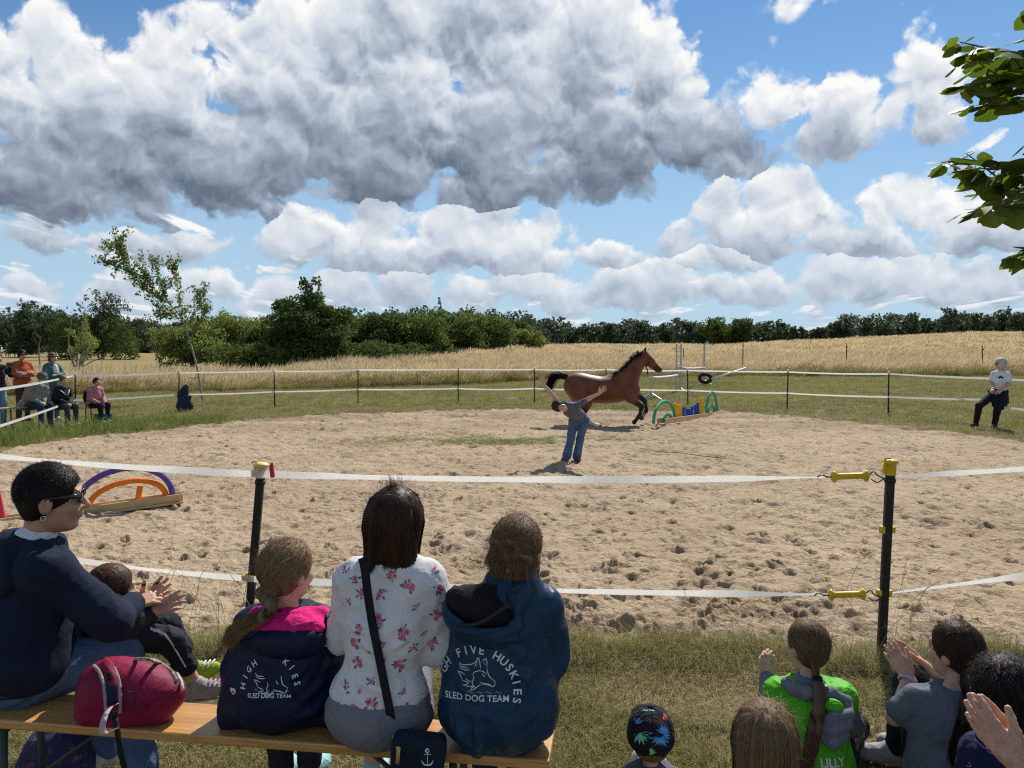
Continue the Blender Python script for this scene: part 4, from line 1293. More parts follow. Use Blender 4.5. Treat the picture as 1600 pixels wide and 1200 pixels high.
    LV = np.array([tuple(v.co) for v in me.vertices]); LF = [tuple(f.vertices) for f in me.polygons]
    for (_, _, Rs, p, mi) in todo[290:]: mb.add((LV @ Rs.T + p, LF))
    if mb.v:
        o = mb.build('leaf_mass', lms[0], None, True); o['kind'] = 'stuff'; adopt(root, o)
    P, O = leaf_along(extra, 60, 0.1, g, 0.09)
    V, F, rnd = leaf_quads(P, 0.11, O, 72, 0.8)
    c = mesh_obj('crown', V, F, LEAF_MID, attrs={'rnd': rnd}); c['kind'] = 'stuff'
    adopt(root, c)
lime_tree()

# ------------------------------------------------------------------ people: shared anatomy
SKIN = mat('skin', (0.56, 0.33, 0.235), 0.5, 0.10, 30, 0.12, 160, 0.4, sss=0.12)
SKIN_TAN = mat('skin_tanned', (0.47, 0.26, 0.17), 0.5, 0.12, 30, 0.12, 160, 0.4, sss=0.12)
EYE = mat('eye_dark', (0.03, 0.02, 0.015), 0.2)
LIP = mat('lips', (0.42, 0.17, 0.14), 0.45)
NAIL = mat('nail', (0.62, 0.42, 0.35), 0.3)

def head_rot(yaw=0.0, pitch=0.0, roll=0.0):
    """columns right / forward / up ; yaw>0 turns to the right (+x), pitch>0 looks up"""
    return rotz(-yaw) @ rotx(pitch) @ roty(roll)
HP = [ ('e', (0, -.012, .028), (.075, .094, .086)), ('e', (0, .028, -.03), (.062, .064, .086)), ('e', (0, .052, -.088), (.036, .034, .028)), ('e', (0, .02, -.075), (.05, .05, .04)),
       ('c', (0, .086, .012), (0, .108, -.026), .008, .0135), ('e', (.013, .096, -.032), (.010, .011, .008)), ('e', (-.013, .096, -.032), (.010, .011, .008)),
       ('c', (-.038, .080, .026), (.038, .080, .026), .011, .011), ('e', (.036, .066, -.03), (.026, .024, .028)), ('e', (-.036, .066, -.03), (.026, .024, .028)),
       ('c', (-.017, .090, -.059), (.017, .090, -.059), .0085, .0085), ('e', (.076, -.008, -.012), (.010, .022, .033)), ('e', (-.076, -.008, -.012), (.010, .022, .033)),
       ('e', (.03, .078, .006), (.014, .014, .011)), ('e', (-.03, .078, .006), (.014, .014, .011))]
def head_prims(c, rot, s):
    out = []
    for h in HP:
        if h[0] == 'e': out.append(ell(c + rot @ (A(*h[1]) * s), A(*h[2]) * s, rot, 0.012 * s))
        else: out.append(cap(c + rot @ (A(*h[1]) * s), c + rot @ (A(*h[2]) * s), h[3] * s, h[4] * s, 0.01 * s))
    return out

def hand_prims(w, x, dorsal, s=1.0, curl=(0.25, 0.3, 0.25), spread=0.08, thumb=(0.5, 0.25), side=1, fan=None):
    """hand from wrist w; x = towards the fingertips, dorsal = back of the hand, side=+1 thumb on local +y"""
    Rm = frame(x, dorsal); Rm = Rm.copy(); Rm[:, 1] *= side
    L = lambda p: np.asarray(w) + Rm @ (A(*p) * s)
    pr = [cap(L((-.03, 0, 0)), L((.015, 0, 0)), .026 * s, .027 * s, .012 * s)]
    ys = (.029, .010, -.010, -.028); le = (.071, .079, .073, .057); bx = (.088, .092, .087, .077)
    for i in range(4):
        pr.append(cap(L((.01, ys[i] * .62, 0)), L((bx[i], ys[i], .002)), .0135 * s, .0105 * s, .010 * s))
    pr.append(ell(L((.035, .026, -.010)), A(.030, .016, .014) * s, Rm, .012 * s))
    tips = []
    for i in range(4):
        a = (spread * (1.5 - i) if fan is None else fan[i]); ang = 0.0
        p = A(bx[i], ys[i], .002); d0 = A(math.cos(a), math.sin(a), 0)
        r = (.0098, .0100, .0096, .0085)[i]
        seg = (.46, .30, .24)
        cl = curl if not hasattr(curl[0], '__len__') else curl[i]
        for j in range(3):
            ang += cl[j]
            q = p + (d0 * math.cos(ang) + A(0, 0, -1) * math.sin(ang)) * le[i] * seg[j]
            pr.append(cap(L(p), L(q), r * s * (1 - .10 * j), r * s * (.93 - .10 * j), .004 * s))
            p = q
        tips.append((L(p), Rm @ (d0 * math.cos(ang) + A(0, 0, -1) * math.sin(ang)), Rm @ (d0 * math.sin(ang) + A(0, 0, 1) * math.cos(ang))))
    a1, b1 = thumb
    p0 = A(.018, .022, -.006); p1 = p0 + A(math.cos(a1), math.sin(a1), -.25) * .040
    p2 = p1 + A(math.cos(a1 - b1), math.sin(a1 - b1), -.22) * .033; p3 = p2 + A(math.cos(a1 - 1.5 * b1), math.sin(a1 - 1.5 * b1), -.15) * .024
    pr += [cap(L(p0), L(p1), .015 * s, .0125 * s, .010 * s), cap(L(p1), L(p2), .0118 * s, .0108 * s, .005 * s), cap(L(p2), L(p3), .0108 * s, .0085 * s, .004 * s)]
    return pr

def join_meshes(parts):
    V = []; F = []; n = 0
    for v, f in parts:
        V.append(v); F.append(f + n); n += len(v)
    return np.concatenate(V), np.concatenate(F)

def face_mats(V, F, c, rot, s):
    """material index per face: 0 skin, 1 eyes, 2 lips"""
    C = V[F].mean(1); q = (C - c) @ rot / s
    fm = np.zeros(len(F), int)
    fm[(np.abs(np.abs(q[:, 0]) - .030) < .012) & (np.abs(q[:, 2] - .006) < .0065) & (q[:, 1] > .076)] = 1
    fm[(np.abs(q[:, 0]) < .021) & (np.abs(q[:, 2] + .059) < .0085) & (q[:, 1] > .088)] = 2
    return fm

class Fig:
    """joints of one person in world space"""
    def __init__(self, s=1.0, **j):
        self.s = s; self.hs = j.pop('hs', s)
        for k, v in j.items(): setattr(self, k, np.asarray(v, float) if not isinstance(v, (int, float)) else v)
    def torso(self, g=0.0):
        s = self.s; up = nrm(self.neck - self.hip); rt = nrm(self.shR - self.shL)
        Rm = frame(rt, up)
        p = [ell(self.hip, A(.155, .115, .115) * s + g, Rm, .05), cap(self.hip, self.chest, .118 * s + g, .125 * s + g, .05), ell(self.chest, A(.142, .108, .15) * s + g, Rm, .05),
             cap(self.shL + (self.neck - self.shL) * .22 - up * .035 * s, self.shR + (self.neck - self.shR) * .22 - up * .035 * s, .050 * s + g, .050 * s + g, .05),
             cap(self.neck - up * .02 * s, self.shL - up * .005 * s, .045 * s + g, .038 * s + g, .04), cap(self.neck - up * .02 * s, self.shR - up * .005 * s, .045 * s + g, .038 * s + g, .04),
             cap(self.chest + up * .06 * s, self.neck, .085 * s + g, .05 * s + g, .05)]
        return p
    def arm(self, sd, g=0.0, upto='wr', r=(.046, .038, .027), k=.02):
        s = self.s; sh, el, wr = (getattr(self, q + sd) for q in ('sh', 'el', 'wr'))
        if upto == 'mid': return [cap(sh, sh + (el - sh) * .62, r[0] * s + g, (r[0] * .45 + r[1] * .55) * s + g * 1.2, k)]
        p = [cap(sh, el, r[0] * s + g, r[1] * s + g, k)]
        if upto == 'wr': p.append(cap(el, wr, r[1] * s + g, r[2] * s + g * .9, k))
        return p
    def leg(self, sd, g=0.0, r=(.085, .060, .042), k=.03):
        s = self.s; h, kn, an = (getattr(self, q + sd) for q in ('hip', 'kn', 'an'))
        return [cap(h, kn, r[0] * s + g, r[1] * s + g, k), cap(kn, an, r[1] * s + g, r[2] * s + g, k)]
    def shoe(self, sd, g=0.004):
        s = self.s; an = getattr(self, 'an' + sd); d = nrm(getattr(self, 'ft' + sd)); dn = A(0, 0, -1) if abs(d[2]) < .6 else nrm(np.cross(np.cross(d, A(0, 0, -1)), d))
        heel = an + dn * .055 * s - d * .035 * s; toe = an + dn * .062 * s + d * .155 * s
        return [cap(an, heel, .036 * s + g, .036 * s + g, .02), cap(heel, toe, .036 * s + g, .034 * s + g, .02), cap(an, toe - d * .06 * s, .034 * s + g, .034 * s + g, .03)]
    def headc(self): return self.head
    def body(self, vox, skin=None, hands=(), arms=True, legs=True, parent=None, headvox=None, mats=None):
        s = self.s
        pr = self.torso(-.024)
        nb = self.head + self.hr @ (A(0, -.03, -.06) * self.hs)
        pr += [cap(self.neck - (self.head - self.neck) * .2, nb, .052 * s, .047 * s, .02)]
        pr += head_prims(self.head, self.hr, self.hs)
        if arms: pr += self.arm('L') + self.arm('R')
        if legs: pr += self.leg('L', -.004) + self.leg('R', -.004)
        parts = [sdf_mesh(pr, vox)]
        for h in hands: parts.append(sdf_mesh(h, max(.0042, vox * .42)))
        V, F = join_meshes(parts)
        fm = face_mats(V, F, self.head, self.hr, self.hs)
        sk = skin or SKIN
        o = mesh_obj('body', V, F, [sk, EYE, LIP], fmat=fm)
        if parent is not None: adopt(parent, o)
        return o

def garment(name, prims, vox, m, parent, planes=(), amp=0.004, freq=14, stretch=(1, 1, 1), seed=0, creases=(), it=1, clip=None):
    V, F = sdf_mesh(prims, vox, planes, clip=clip)
    V = relax(V, F, it)
    N = vnormals(V, F)
    V = folds(V, N, amp, freq, stretch, seed, creases)
    o = mesh_obj(name, V, F, m)
    if parent is not None: adopt(parent, o)
    return o

# ---- hair ---------------------------------------------------------
CR_C = A(0, -.012, .030); CR_R = A(.080, .099, .091)
def on_scalp(q, lift=0.0):
    d = (q - CR_C) / CR_R; n = np.linalg.norm(d, axis=-1, keepdims=True)
    return CR_C + d / n * (CR_R + lift)
def scalp_samples(n, g, front=0.055, nape=-.055, side=-0.005):
    out = []
    while sum(len(o) for o in out) < n:
        d = g.normal(0, 1, (n * 2, 3)); d /= np.linalg.norm(d, axis=1, keepdims=True)
        p = CR_C + d * CR_R
        ok = (p[:, 2] > nape) & ~((p[:, 1] > front) & (p[:, 2] < .078)) & ~((p[:, 1] > .025) & (p[:, 2] < .045)) & ~((p[:, 1] > side) & (p[:, 2] < .005))
        out.append(p[ok])
    return np.concatenate(out)[:n]
def ribbons(S, w, centre, taper=True):
    """S (N,K,3) strand points -> quads"""
    N, K, _ = S.shape
    T = np.gradient(S, axis=1); T /= np.linalg.norm(T, axis=2, keepdims=True) + 1e-9
    out = S - centre; out /= np.linalg.norm(out, axis=2, keepdims=True) + 1e-9
    sd = np.cross(T, out); sd /= np.linalg.norm(sd, axis=2, keepdims=True) + 1e-9
    ww = np.asarray(w) * (np.ones(K) if not taper else np.clip(1.15 - np.linspace(0, 1, K) ** 3, .15, 1))
    V = np.stack([S - sd * ww[None, :, None] / 2, S + sd * ww[None, :, None] / 2], 2).reshape(-1, 3)
    b = (np.arange(N) * K * 2)[:, None] + (np.arange(K - 1) * 2)[None, :]
    F = np.stack([b, b + 1, b + 3, b + 2], -1).reshape(-1, 4)
    return V, F
HAIRM = {}
def hair_mat(name, c1, c2, rough=0.55):
    if name in MATS: return MATS[name]
    m = bpy.data.materials.new(name); m.use_nodes = True
    t = NT(m.node_tree); m.node_tree.nodes.clear()
    out = t.n('ShaderNodeOutputMaterial'); b = t.n('ShaderNodeBsdfPrincipled')
    at = t.n('ShaderNodeAttribute', attribute_name='rnd')
    c = t.mix(at.outputs['Fac'], c1, c2)
    t.put(b.inputs['Base Color'], c); t.put(b.inputs['Roughness'], rough); t.put(b.inputs['Specular IOR Level'], 0.22)
    tr = t.n('ShaderNodeBsdfTranslucent'); t.put(tr.inputs[0], c)
    mx = t.n('ShaderNodeMixShader'); t.put(mx.inputs[0], 0.22)
    m.node_tree.links.new(b.outputs[0], mx.inputs[1]); m.node_tree.links.new(tr.outputs[0], mx.inputs[2]); m.node_tree.links.new(mx.outputs[0], out.inputs[0])
    MATS[name] = m
    return m
def hair_object(strands, m, fig, base=None, w=.0022, parent=None, name='hair', seed=0):
    """strands: list of (N,K,3) arrays in WORLD space; base: list of SDF prims (world)"""
    g = np.random.default_rng(seed)
    Vs = []; Fs = []; Rn = []; n = 0
    if base:
        V, F = sdf_mesh(base, .007)
        V = relax(V, F, 1); N = vnormals(V, F)
        q = (V - fig.head) @ fig.hr
        az = np.arctan2(q[:, 0], -q[:, 1])
        V = V + N * (0.002 * np.sin(az * 46 + 3 * vnoise(V * 18, 3)))[:, None]
        Vs.append(V); Fs.append(F); Rn.append(np.clip(0.4 + 0.35 * vnoise(np.stack([az * 12, az * 0, q[:, 2] * 3], -1), 5), 0, 1)); n += len(V)
    for S in strands:
        S, wS = S if isinstance(S, tuple) else (S, w)
        V, F = ribbons(S, wS, fig.head)
        clump = np.repeat(np.clip(g.normal(.5, .28, S.shape[0]), 0, 1), S.shape[1] * 2)
        Vs.append(V); Fs.append(F + n); Rn.append(clump); n += len(V)
    o = mesh_obj(name, np.concatenate(Vs), np.concatenate(Fs), m, attrs={'rnd': np.concatenate(Rn)})
    if parent is not None: adopt(parent, o)
    return o
def to_world(fig, q): return fig.head + (np.asarray(q) * fig.hs) @ fig.hr.T
def hair_base(fig, lift=.004, nape=-.06, extra=(), front=.05):
    s = fig.hs; h = fig.head; r = fig.hr
    pr = [ell(h + r @ (CR_C * s), (CR_R + lift) * s, r, .015), ell(h + r @ (A(0, -.045, -.02) * s), A(.070, .050, .065) * s, r, .02)]
    pr += list(extra)
    pr.append(cut(ell(h + r @ (A(0, front + .055, -.035) * s), A(.085, .062, .105) * s, r, .01)))
    pr.append(cut(box(h + r @ (A(0, .05, nape - .06) * s), A(.12, .16, .06) * s, r, .005, .01)))
    return pr
def hair_short(fig, n, L=.04, lift=.012, flow=(0, -.6, -.8), seed=0, mess=.5, **kw):
    g = np.random.default_rng(seed)
    p = scalp_samples(n, g, **kw)
    nn = (p - CR_C) / CR_R ** 2; nn /= np.linalg.norm(nn, axis=1, keepdims=True)
    fl = np.asarray(flow, float) + g.normal(0, mess, (n, 3)) + .8 * np.stack([p[:, 0] * 6, p[:, 1] * 0, p[:, 2] * 0], -1)
    fl -= nn * (fl * nn).sum(1, keepdims=True); fl /= np.linalg.norm(fl, axis=1, keepdims=True) + 1e-9
    Ls = (L * g.uniform(.6, 1.25, n))[:, None]
    lf = (lift * g.uniform(.4, 1.5, n))[:, None]
    c1 = on_scalp(p + fl * Ls * .5, 0) + nn * lf; c2 = on_scalp(p + fl * Ls, 0) + nn * lf * g.uniform(.4, 1.3, (n, 1))
    return to_world(fig, catmull(np.stack([p, c1, c2], 1), 4))
def hair_to_tie(fig, n, tie, tail, seed=0, tail_r=.018, lift=.006, part=0.0, fly=.0, end_r=.01, K=20, **kw):
    """hair combed over the head to a tie point, then along the tail (local coords list)"""
    g = np.random.default_rng(seed)
    p = scalp_samples(n, g, **kw)
    tie = np.asarray(tie, float)
    t_ = np.linspace(0, 1, 6)[None, :, None]
    geo = on_scalp(p[:, None] * (1 - t_) + tie * t_, 0)
    lifts = lift * np.sin(np.pi * np.linspace(0.08, 1, 6))[None, :, None] * g.uniform(.3, 1.8, (n, 1, 1)) + .002
    d = (geo - CR_C); d /= np.linalg.norm(d, axis=2, keepdims=True)
    geo = geo + d * lifts
    geo[:, -1] = tie + g.normal(0, .006, (n, 3))
    tp = np.asarray(tail, float); k = len(tp)
    off = g.normal(0, 1, (n, 1, 3)); off /= np.linalg.norm(off, axis=2, keepdims=True); off *= g.uniform(.1, 1, (n, 1, 1)) ** .5
    prof = tail_r * np.interp(np.linspace(0, 1, k), [0, .25, .6, 1], [.6, 1, .95, .5])[None, :, None]
    tl = tp[None] + off * prof + g.normal(0, fly, (n, k, 3)) * np.linspace(0, 1, k)[None, :, None]
    ln = g.uniform(.72, 1.0, n)
    C = np.concatenate([geo, tl], 1)
    S = catmull(C, min(K, 13))
    return to_world(fig, S)
def hair_long(fig, n, length=.2, seed=0, part=(0.0, .02), flare=.012, ends=None, K=16, gap=1.25):
    """straight loose hair falling all round except the face; part is the top point"""
    g = np.random.default_rng(seed)
    az = g.uniform(-gap * math.pi / 1.6, gap * math.pi / 1.6, n)            # 0 = straight back
    top = np.stack([part[0] + g.normal(0, .012, n), part[1] + g.uniform(-.06, .04, n), np.zeros(n)], -1)
    top[:, 2] = .13
    p0 = on_scalp(top, .002)
    dirs = np.stack([np.sin(az), -np.cos(az), np.zeros(n)], -1)
    cl = np.round(az * 11 + g.normal(0, .22, n)) / 11; az = az * .55 + cl * .45; dirs = np.stack([np.sin(az), -np.cos(az), np.zeros(n)], -1)
    lay = np.clip(g.uniform(0, 1, (n, 1)) * .7 + .3 * np.sin(cl * 61)[:, None], -.2, 1)
    p1 = on_scalp(CR_C + dirs * CR_R * .75 + A(0, 0, .065), .004 + .012 * lay)
    p2 = CR_C + dirs * (CR_R + .006 + .014 * lay) + A(0, 0, -.01)
    p3 = CR_C + dirs * (CR_R * A(.92, .85, 1) + .004 + .016 * lay) + A(0, 0, -.085)
    L = (length * (g.uniform(.82, 1.04, (n, 1)) + .14 * np.sin(cl * 37)[:, None]))
    p4 = CR_C + dirs * (CR_R * A(.86, .72, 1) + flare + .014 * lay) + np.concatenate([np.zeros((n, 2)), -.09 - L * .5], 1)
    p5 = CR_C + dirs * (CR_R * A(.84, .66, 1) + flare * 1.6 + .012 * lay) + np.concatenate([np.zeros((n, 2)), -.09 - L], 1) + g.normal(0, .006, (n, 3))
    S = catmull(np.stack([p0, p1, p2, p3, p4, p5], 1), 10)
    if ends is not None: S = ends(S)
    return to_world(fig, S)
def flyaways(fig, n, seed=0, L=.07, r=.012):
    g = np.random.default_rng(seed); r = r * .6
    p = scalp_samples(n, g)
    d = (p - CR_C); d /= np.linalg.norm(d, axis=1, keepdims=True)
    t1 = g.normal(0, 1, (n, 3)); t1 -= d * (t1 * d).sum(1, keepdims=True); t1 /= np.linalg.norm(t1, axis=1, keepdims=True)
    l = (L * g.uniform(.3, 1, n))[:, None]
    S = catmull(np.stack([p, p + t1 * l * .4 + d * r, p + t1 * l * .8 + d * r * 1.6, p + t1 * l + d * r * 1.2 + A(0, 0, -.01)], 1), 6)
    return to_world(fig, S), .0008

# ---- prints and lettering laid on cloth ------------------------------
def bvh_of(o):
    me = o.data
    return BVHTree.FromPolygons([v.co.copy() for v in me.vertices], [tuple(p.vertices) for p in me.polygons])
def text_polys(txt, size, bold=0.0):
    cu = bpy.data.curves.new('txt', 'FONT'); cu.body = txt; cu.size = size; cu.offset = bold; cu.resolution_u = 3
    cu.align_x = 'CENTER'
    ob = bpy.data.objects.new('txt', cu); COL.objects.link(ob)
    bpy.context.view_layer.update()
    me = bpy.data.meshes.new_from_object(ob.evaluated_get(bpy.context.evaluated_depsgraph_get()))
    V = np.array([tuple(v.co)[:2] for v in me.vertices]) if len(me.vertices) else np.zeros((0, 2))
    F = [tuple(p.vertices) for p in me.polygons]
    wdt = 0.0 if not len(V) else V[:, 0].max() - V[:, 0].min()
    bpy.data.objects.remove(ob); bpy.data.curves.remove(cu); bpy.data.meshes.remove(me)
    return V, F, wdt
def arc_text(txt, size, radius, a_mid, step):
    """letters on an arc, centre at origin, a_mid = angle of the middle letter (90deg = top)"""
    Vs = []; Fs = []; n = 0
    for i, ch in enumerate(txt):
        if ch == ' ': continue
        V, F, _ = text_polys(ch, size, size * .02)
        a = a_mid - (i - (len(txt) - 1) / 2) * step
        c, s_ = math.cos(a - math.pi / 2), math.sin(a - math.pi / 2)
        P = V @ np.array(((c, s_), (-s_, c))) + radius * np.array((math.cos(a), math.sin(a)))
        Vs.append(P); Fs += [tuple(j + n for j in f) for f in F]; n += len(P)
    return np.concatenate(Vs), Fs
def strokes(lines, w):
    Vs = []; Fs = []
    for ln in lines:
        P = np.asarray(ln, float)
        if len(P) > 2: P = catmull(np.c_[P, np.zeros(len(P))], 4 * len(P))[:, :2]
        T = np.gradient(P, axis=0); T /= np.linalg.norm(T, axis=1, keepdims=True) + 1e-9
        Nn = np.stack([-T[:, 1], T[:, 0]], -1)
        wd = w * np.clip(np.sin(np.linspace(.25, np.pi - .25, len(P))) * 1.3, .4, 1.1)[:, None]
        o = len(Vs)
        for a, b in zip(P - Nn * wd / 2, P + Nn * wd / 2): Vs += [a, b]
        for i in range(len(P) - 1): Fs.append((o + 2 * i, o + 2 * i + 1, o + 2 * i + 3, o + 2 * i + 2))
    return np.array(Vs), Fs
def lay_on(name, pieces, bvh, centre, right, up, m, parent, lift=.0025, back=.5):
    """pieces: (V2, F, material index) drawn in metres about centre, dropped onto the cloth"""
    right = nrm(right); up = nrm(up - right * np.dot(right, up)); nn = np.cross(up, right)     # looking direction
    Vs = []; Fs = []; fm = []
    for (V, F, mi) in pieces:
        ok = np.zeros(len(V), bool); W = np.zeros((len(V), 3))
        for i, (u, v) in enumerate(V):
            st = np.asarray(centre) + right * u + up * v - nn * back
            hit, nor, _, _ = bvh.ray_cast(Vector(st), Vector(nn), back * 2)
            if hit is not None and (nor is None or nor.dot(Vector(nn)) < -.12):
                ok[i] = True; W[i] = np.array(hit) - nn * lift
        o = len(Vs); Vs += list(W)
        for f in F:
            if all(ok[j] for j in f) and max(np.linalg.norm(W[f[0]] - W[j]) for j in f) < .06:
                Fs.append(tuple(j + o for j in f)); fm.append(mi)
    if not Fs: return None
    used = sorted({j for f in Fs for j in f}); mp = {j: i for i, j in enumerate(used)}
    o = mesh_obj(name, [Vs[j] for j in used], [tuple(mp[j] for j in f) for f in Fs], m, None, False, fm)
    if parent is not None: adopt(parent, o)
    return o

# ------------------------------------------------------------------ fences, obstacles and other things
BLACK_PLASTIC = mat('black_plastic', (0.012, 0.011, 0.010), 0.5, 0.3, 30, 0.1, 40, wear=((0.10, 0.085, 0.065), 18.0, 0.35))
YELLOW = mat('yellow_plastic', (0.72, 0.47, 0.02), 0.45, 0.12, 20, 0.15, 50)
YELLOW_PALE = mat('sun_bleached_yellow', (0.80, 0.62, 0.22), 0.5, 0.15, 20, 0.15, 50)
WHITE_P = mat('white_plastic', (0.72, 0.72, 0.70), 0.5, 0.08, 20)
STEEL = mat('galvanised_steel', (0.45, 0.46, 0.47), 0.4, 0.15, 20, metal=0.8)
WIRE = mat('dark_wire', (0.10, 0.10, 0.10), 0.4, metal=0.6)
RED_P = mat('red_plastic', (0.55, 0.02, 0.03), 0.4)
def tape_mat(name, see):
    m = bpy.data.materials.new(name); m.use_nodes = True
    t = NT(m.node_tree); m.node_tree.nodes.clear()
    out = t.n('ShaderNodeOutputMaterial'); b = t.n('ShaderNodeBsdfPrincipled')
    p = t.n('ShaderNodeTexCoord').outputs['Object']; s = t.sep(p)
    st = t.m('SINE', t.m('MULTIPLY', s[2], 1500.0))
    n = t.noise(p, 9.0, 4.0, 0.6)[0]
    c = t.mix(t.sstep(n, 0.4, 0.75), (0.86, 0.86, 0.84), (0.72, 0.71, 0.67))
    t.put(b.inputs['Base Color'], c); t.put(b.inputs['Roughness'], 0.55)
    tl = t.n('ShaderNodeBsdfTranslucent'); t.put(tl.inputs[0], (0.90, 0.89, 0.86))
    mx = t.n('ShaderNodeMixShader'); t.put(mx.inputs[0], 0.58)
    L = m.node_tree.links
    L.new(b.outputs[0], mx.inputs[1]); L.new(tl.outputs[0], mx.inputs[2])
    tp = t.n('ShaderNodeBsdfTransparent'); m2 = t.n('ShaderNodeMixShader')
    t.put(m2.inputs[0], t.m('MULTIPLY', t.sstep(st, -0.2, 0.8), see))
    L.new(mx.outputs[0], m2.inputs[1]); L.new(tp.outputs[0], m2.inputs[2]); L.new(m2.outputs[0], out.inputs[0])
    return m
TAPE = tape_mat('white_fence_tape', 0.36)
TAPE_FAR = tape_mat('white_fence_tape_far', 0.0)

def sag_line(a, b, sag, n=24):
    t_ = np.linspace(0, 1, n)[:, None]
    p = np.asarray(a) * (1 - t_) + np.asarray(b) * t_
    p[:, 2] -= sag * 4 * (t_ * (1 - t_))[:, 0]
    return p
def twist_up(n, tw, lean=0.0):
    a = np.linspace(0, tw, n)
    return np.stack([np.zeros(n), np.sin(a) + lean, np.cos(a)], -1)

def near_fence():
    rp = A(2.10, 4.30, 0); lp = A(-1.59, 4.54, 0)
    root = empty('tape_fence', rp, 'near white tape fence on two black posts with yellow caps, behind the seated crowd', 'fence')
    # posts
    for (b, top, capm, lab) in ((rp, A(2.13, 4.30, 1.10), YELLOW, None), (lp, A(-1.475, 4.5, 1.05), YELLOW_PALE, None)):
        mb = MB()
        d = top - b
        Rm = frame(d, (0, 1, 0))
        n = 12; prof = [(-.023, -.012), (-.018, -.018), (.018, -.018), (.023, -.012), (.023, .012), (.018, .018), (-.018, .018), (-.023, .012)]
        V = []; F = []
        for i, t_ in enumerate((-.08, .3, .6, .97)):
            for (u, v) in prof: V.append(b + d * t_ + Rm[:, 1] * u + Rm[:, 2] * v)
        for i in range(3):
            for j in range(8): F.append((i * 8 + j, i * 8 + (j + 1) % 8, i * 8 + 8 + (j + 1) % 8, i * 8 + 8 + j))
        F.append(tuple(range(24, 32)))
        mb.add((V, F))
        post = mb.build('post', BLACK_PLASTIC, root)
        cb = MB(); Rz = np.stack([Rm[:, 1], Rm[:, 2], Rm[:, 0]], 1)
        tz = b + d * .95
        cb.lathe(tz, [(.027, -.01), (.030, 0), (.030, .055), (.033, .056), (.042, .062), (.043, .070), (.034, .078), (.014, .083)], Rz, 20)
        cb.box(tz + A(-.033, 0, .035), (.007, .014, .03), Rz); cb.box(tz + A(.030, .0, .065), (.016, .006, .006), Rz)
        cb.tube([tz + A(-.045, -.02, .08), tz + A(-.03, -.02, .09), tz + A(-.01, -.02, .088)], .006, 6)
        o = cb.build('cap', capm, None, True); o.parent = post; o.matrix_parent_inverse = Matrix.Translation(root.location).inverted() if False else Matrix.Identity(4)
        bd = MB(); bd.lathe(b + d * .915, [(.030, -.012), (.032, 0), (.030, .012)], Rz, 14)
        o = bd.build('rubber_band', BLACK_PLASTIC, None, True); o.parent = post
        for zf in ((.66, .33) if capm is YELLOW else (.375,)):
            ib = MB(); c = b + d * zf
            ib.box(c + A(-.03, 0, 0), (.013, .016, .021), Rz, bev=.004); ib.box(c + A(.03, 0, 0), (.010, .016, .018), Rz, bev=.004); ib.box(c + A(0, .021, 0), (.03, .004, .012), Rz)
            if capm is not YELLOW:
                ib.box(c + A(-.01, -.024, -.004), (.045, .005, .018), Rz, bev=.003); ib.box(c + A(.035, -.01, .03), (.006, .012, .03), Rz, bev=.003)
            o = ib.build('insulator', YELLOW, None, False); o.parent = post
    # tapes
    L1 = A(-4.6, 5.55, 1.07)
    hx = PT(1300, 745, 4.31); hx2 = PT(1296, 929, 4.31)
    lt = A(-1.49, 4.47, 1.015); lb = PT(398, 905, 4.47)
    segs = [(L1, lt, .03, .6), (lt, hx, .025, .25), (A(-4.6, 5.55, .47), lb, .05, .5), (lb, hx2, .02, .2), (A(2.16, 4.29, 1.03), A(4.9, 5.0, 1.08), .01, -.9), (A(2.13, 4.29, .365), A(4.9, 5.0, .45), .0, -.6)]
    for i, (a, b, sg, tw) in enumerate(segs):
        p = sag_line(a, b, sg, 40)
        wob = .45 * np.sin(np.linspace(0, 9, 40) + 2 * i) + .2 * np.sin(np.linspace(0, 23, 40))
        up = np.stack([np.zeros(40), -.30 + wob, np.ones(40)], -1); up /= np.linalg.norm(up, axis=1, keepdims=True)
        w = np.full(40, .041)
        if i in (1, 3): w = w * np.clip((1 - np.linspace(0, 1, 40)) * 6, .3, 1) 
        if i in (4, 5): w = w * np.clip(np.linspace(0, 1, 40) * 4 + .25, .25, 1)
        mb = MB(); mb.ribbon(p, w, up)
        mb.build('tape', TAPE, root, False)
    # gate handles with hooks
    for (px, py) in ((1328, 744), (1323, 929)):
        c = PT(px, py, 4.31); ax = nrm(A(1, .0, .03)); Rz = frame(ax, (0, 0, 1)); Rz = np.stack([Rz[:, 1], Rz[:, 2], Rz[:, 0]], 1)
        mb = MB()
        mb.lathe(c, [(.008, -.105), (.026, -.100), (.033, -.093), (.033, -.085), (.021, -.078), (.018, -.06), (.0185, 0), (.018, .06), (.021, .078), (.033, .085), (.033, .093), (.026, .100), (.008, .105)], Rz, 18)
        h = mb.build('gate_handle', YELLOW, root, True)
        wb = MB()
        e0 = c + ax * .10; e1 = A(2.085, 4.28, e0[2] - .01)
        wb.tube(catmull(np.stack([e0, e0 + A(.03, -.01, .025), (e0 + e1) / 2 + A(0, -.01, .012), e1]), 10), .004, 6)
        wb.tube(catmull(np.stack([e0 + A(.02, 0, -.02), (e0 + e1) / 2 + A(.01, 0, -.03), e1]), 8), .004, 6)
        wb.tube([c - ax * .10, c - ax * .135], .005, 6)
        wb.tube(catmull(np.stack([c - ax * .13, c - ax * .16 + A(0, 0, .012), c - ax * .185]), 8), .004, 5)
        o = wb.build('hook', WIRE, None, True); o.parent = h
    for o in list(COL.objects):        # parts of parts keep world coordinates
        if o.parent is not None and o.parent.parent is root:
            o.matrix_parent_inverse = Matrix.Translation(root.location).inverted() @ Matrix.Translation(root.location)
    # red peg clipped to the upper tape
    peg = MB(); c = PT(425, 736, 4.46)
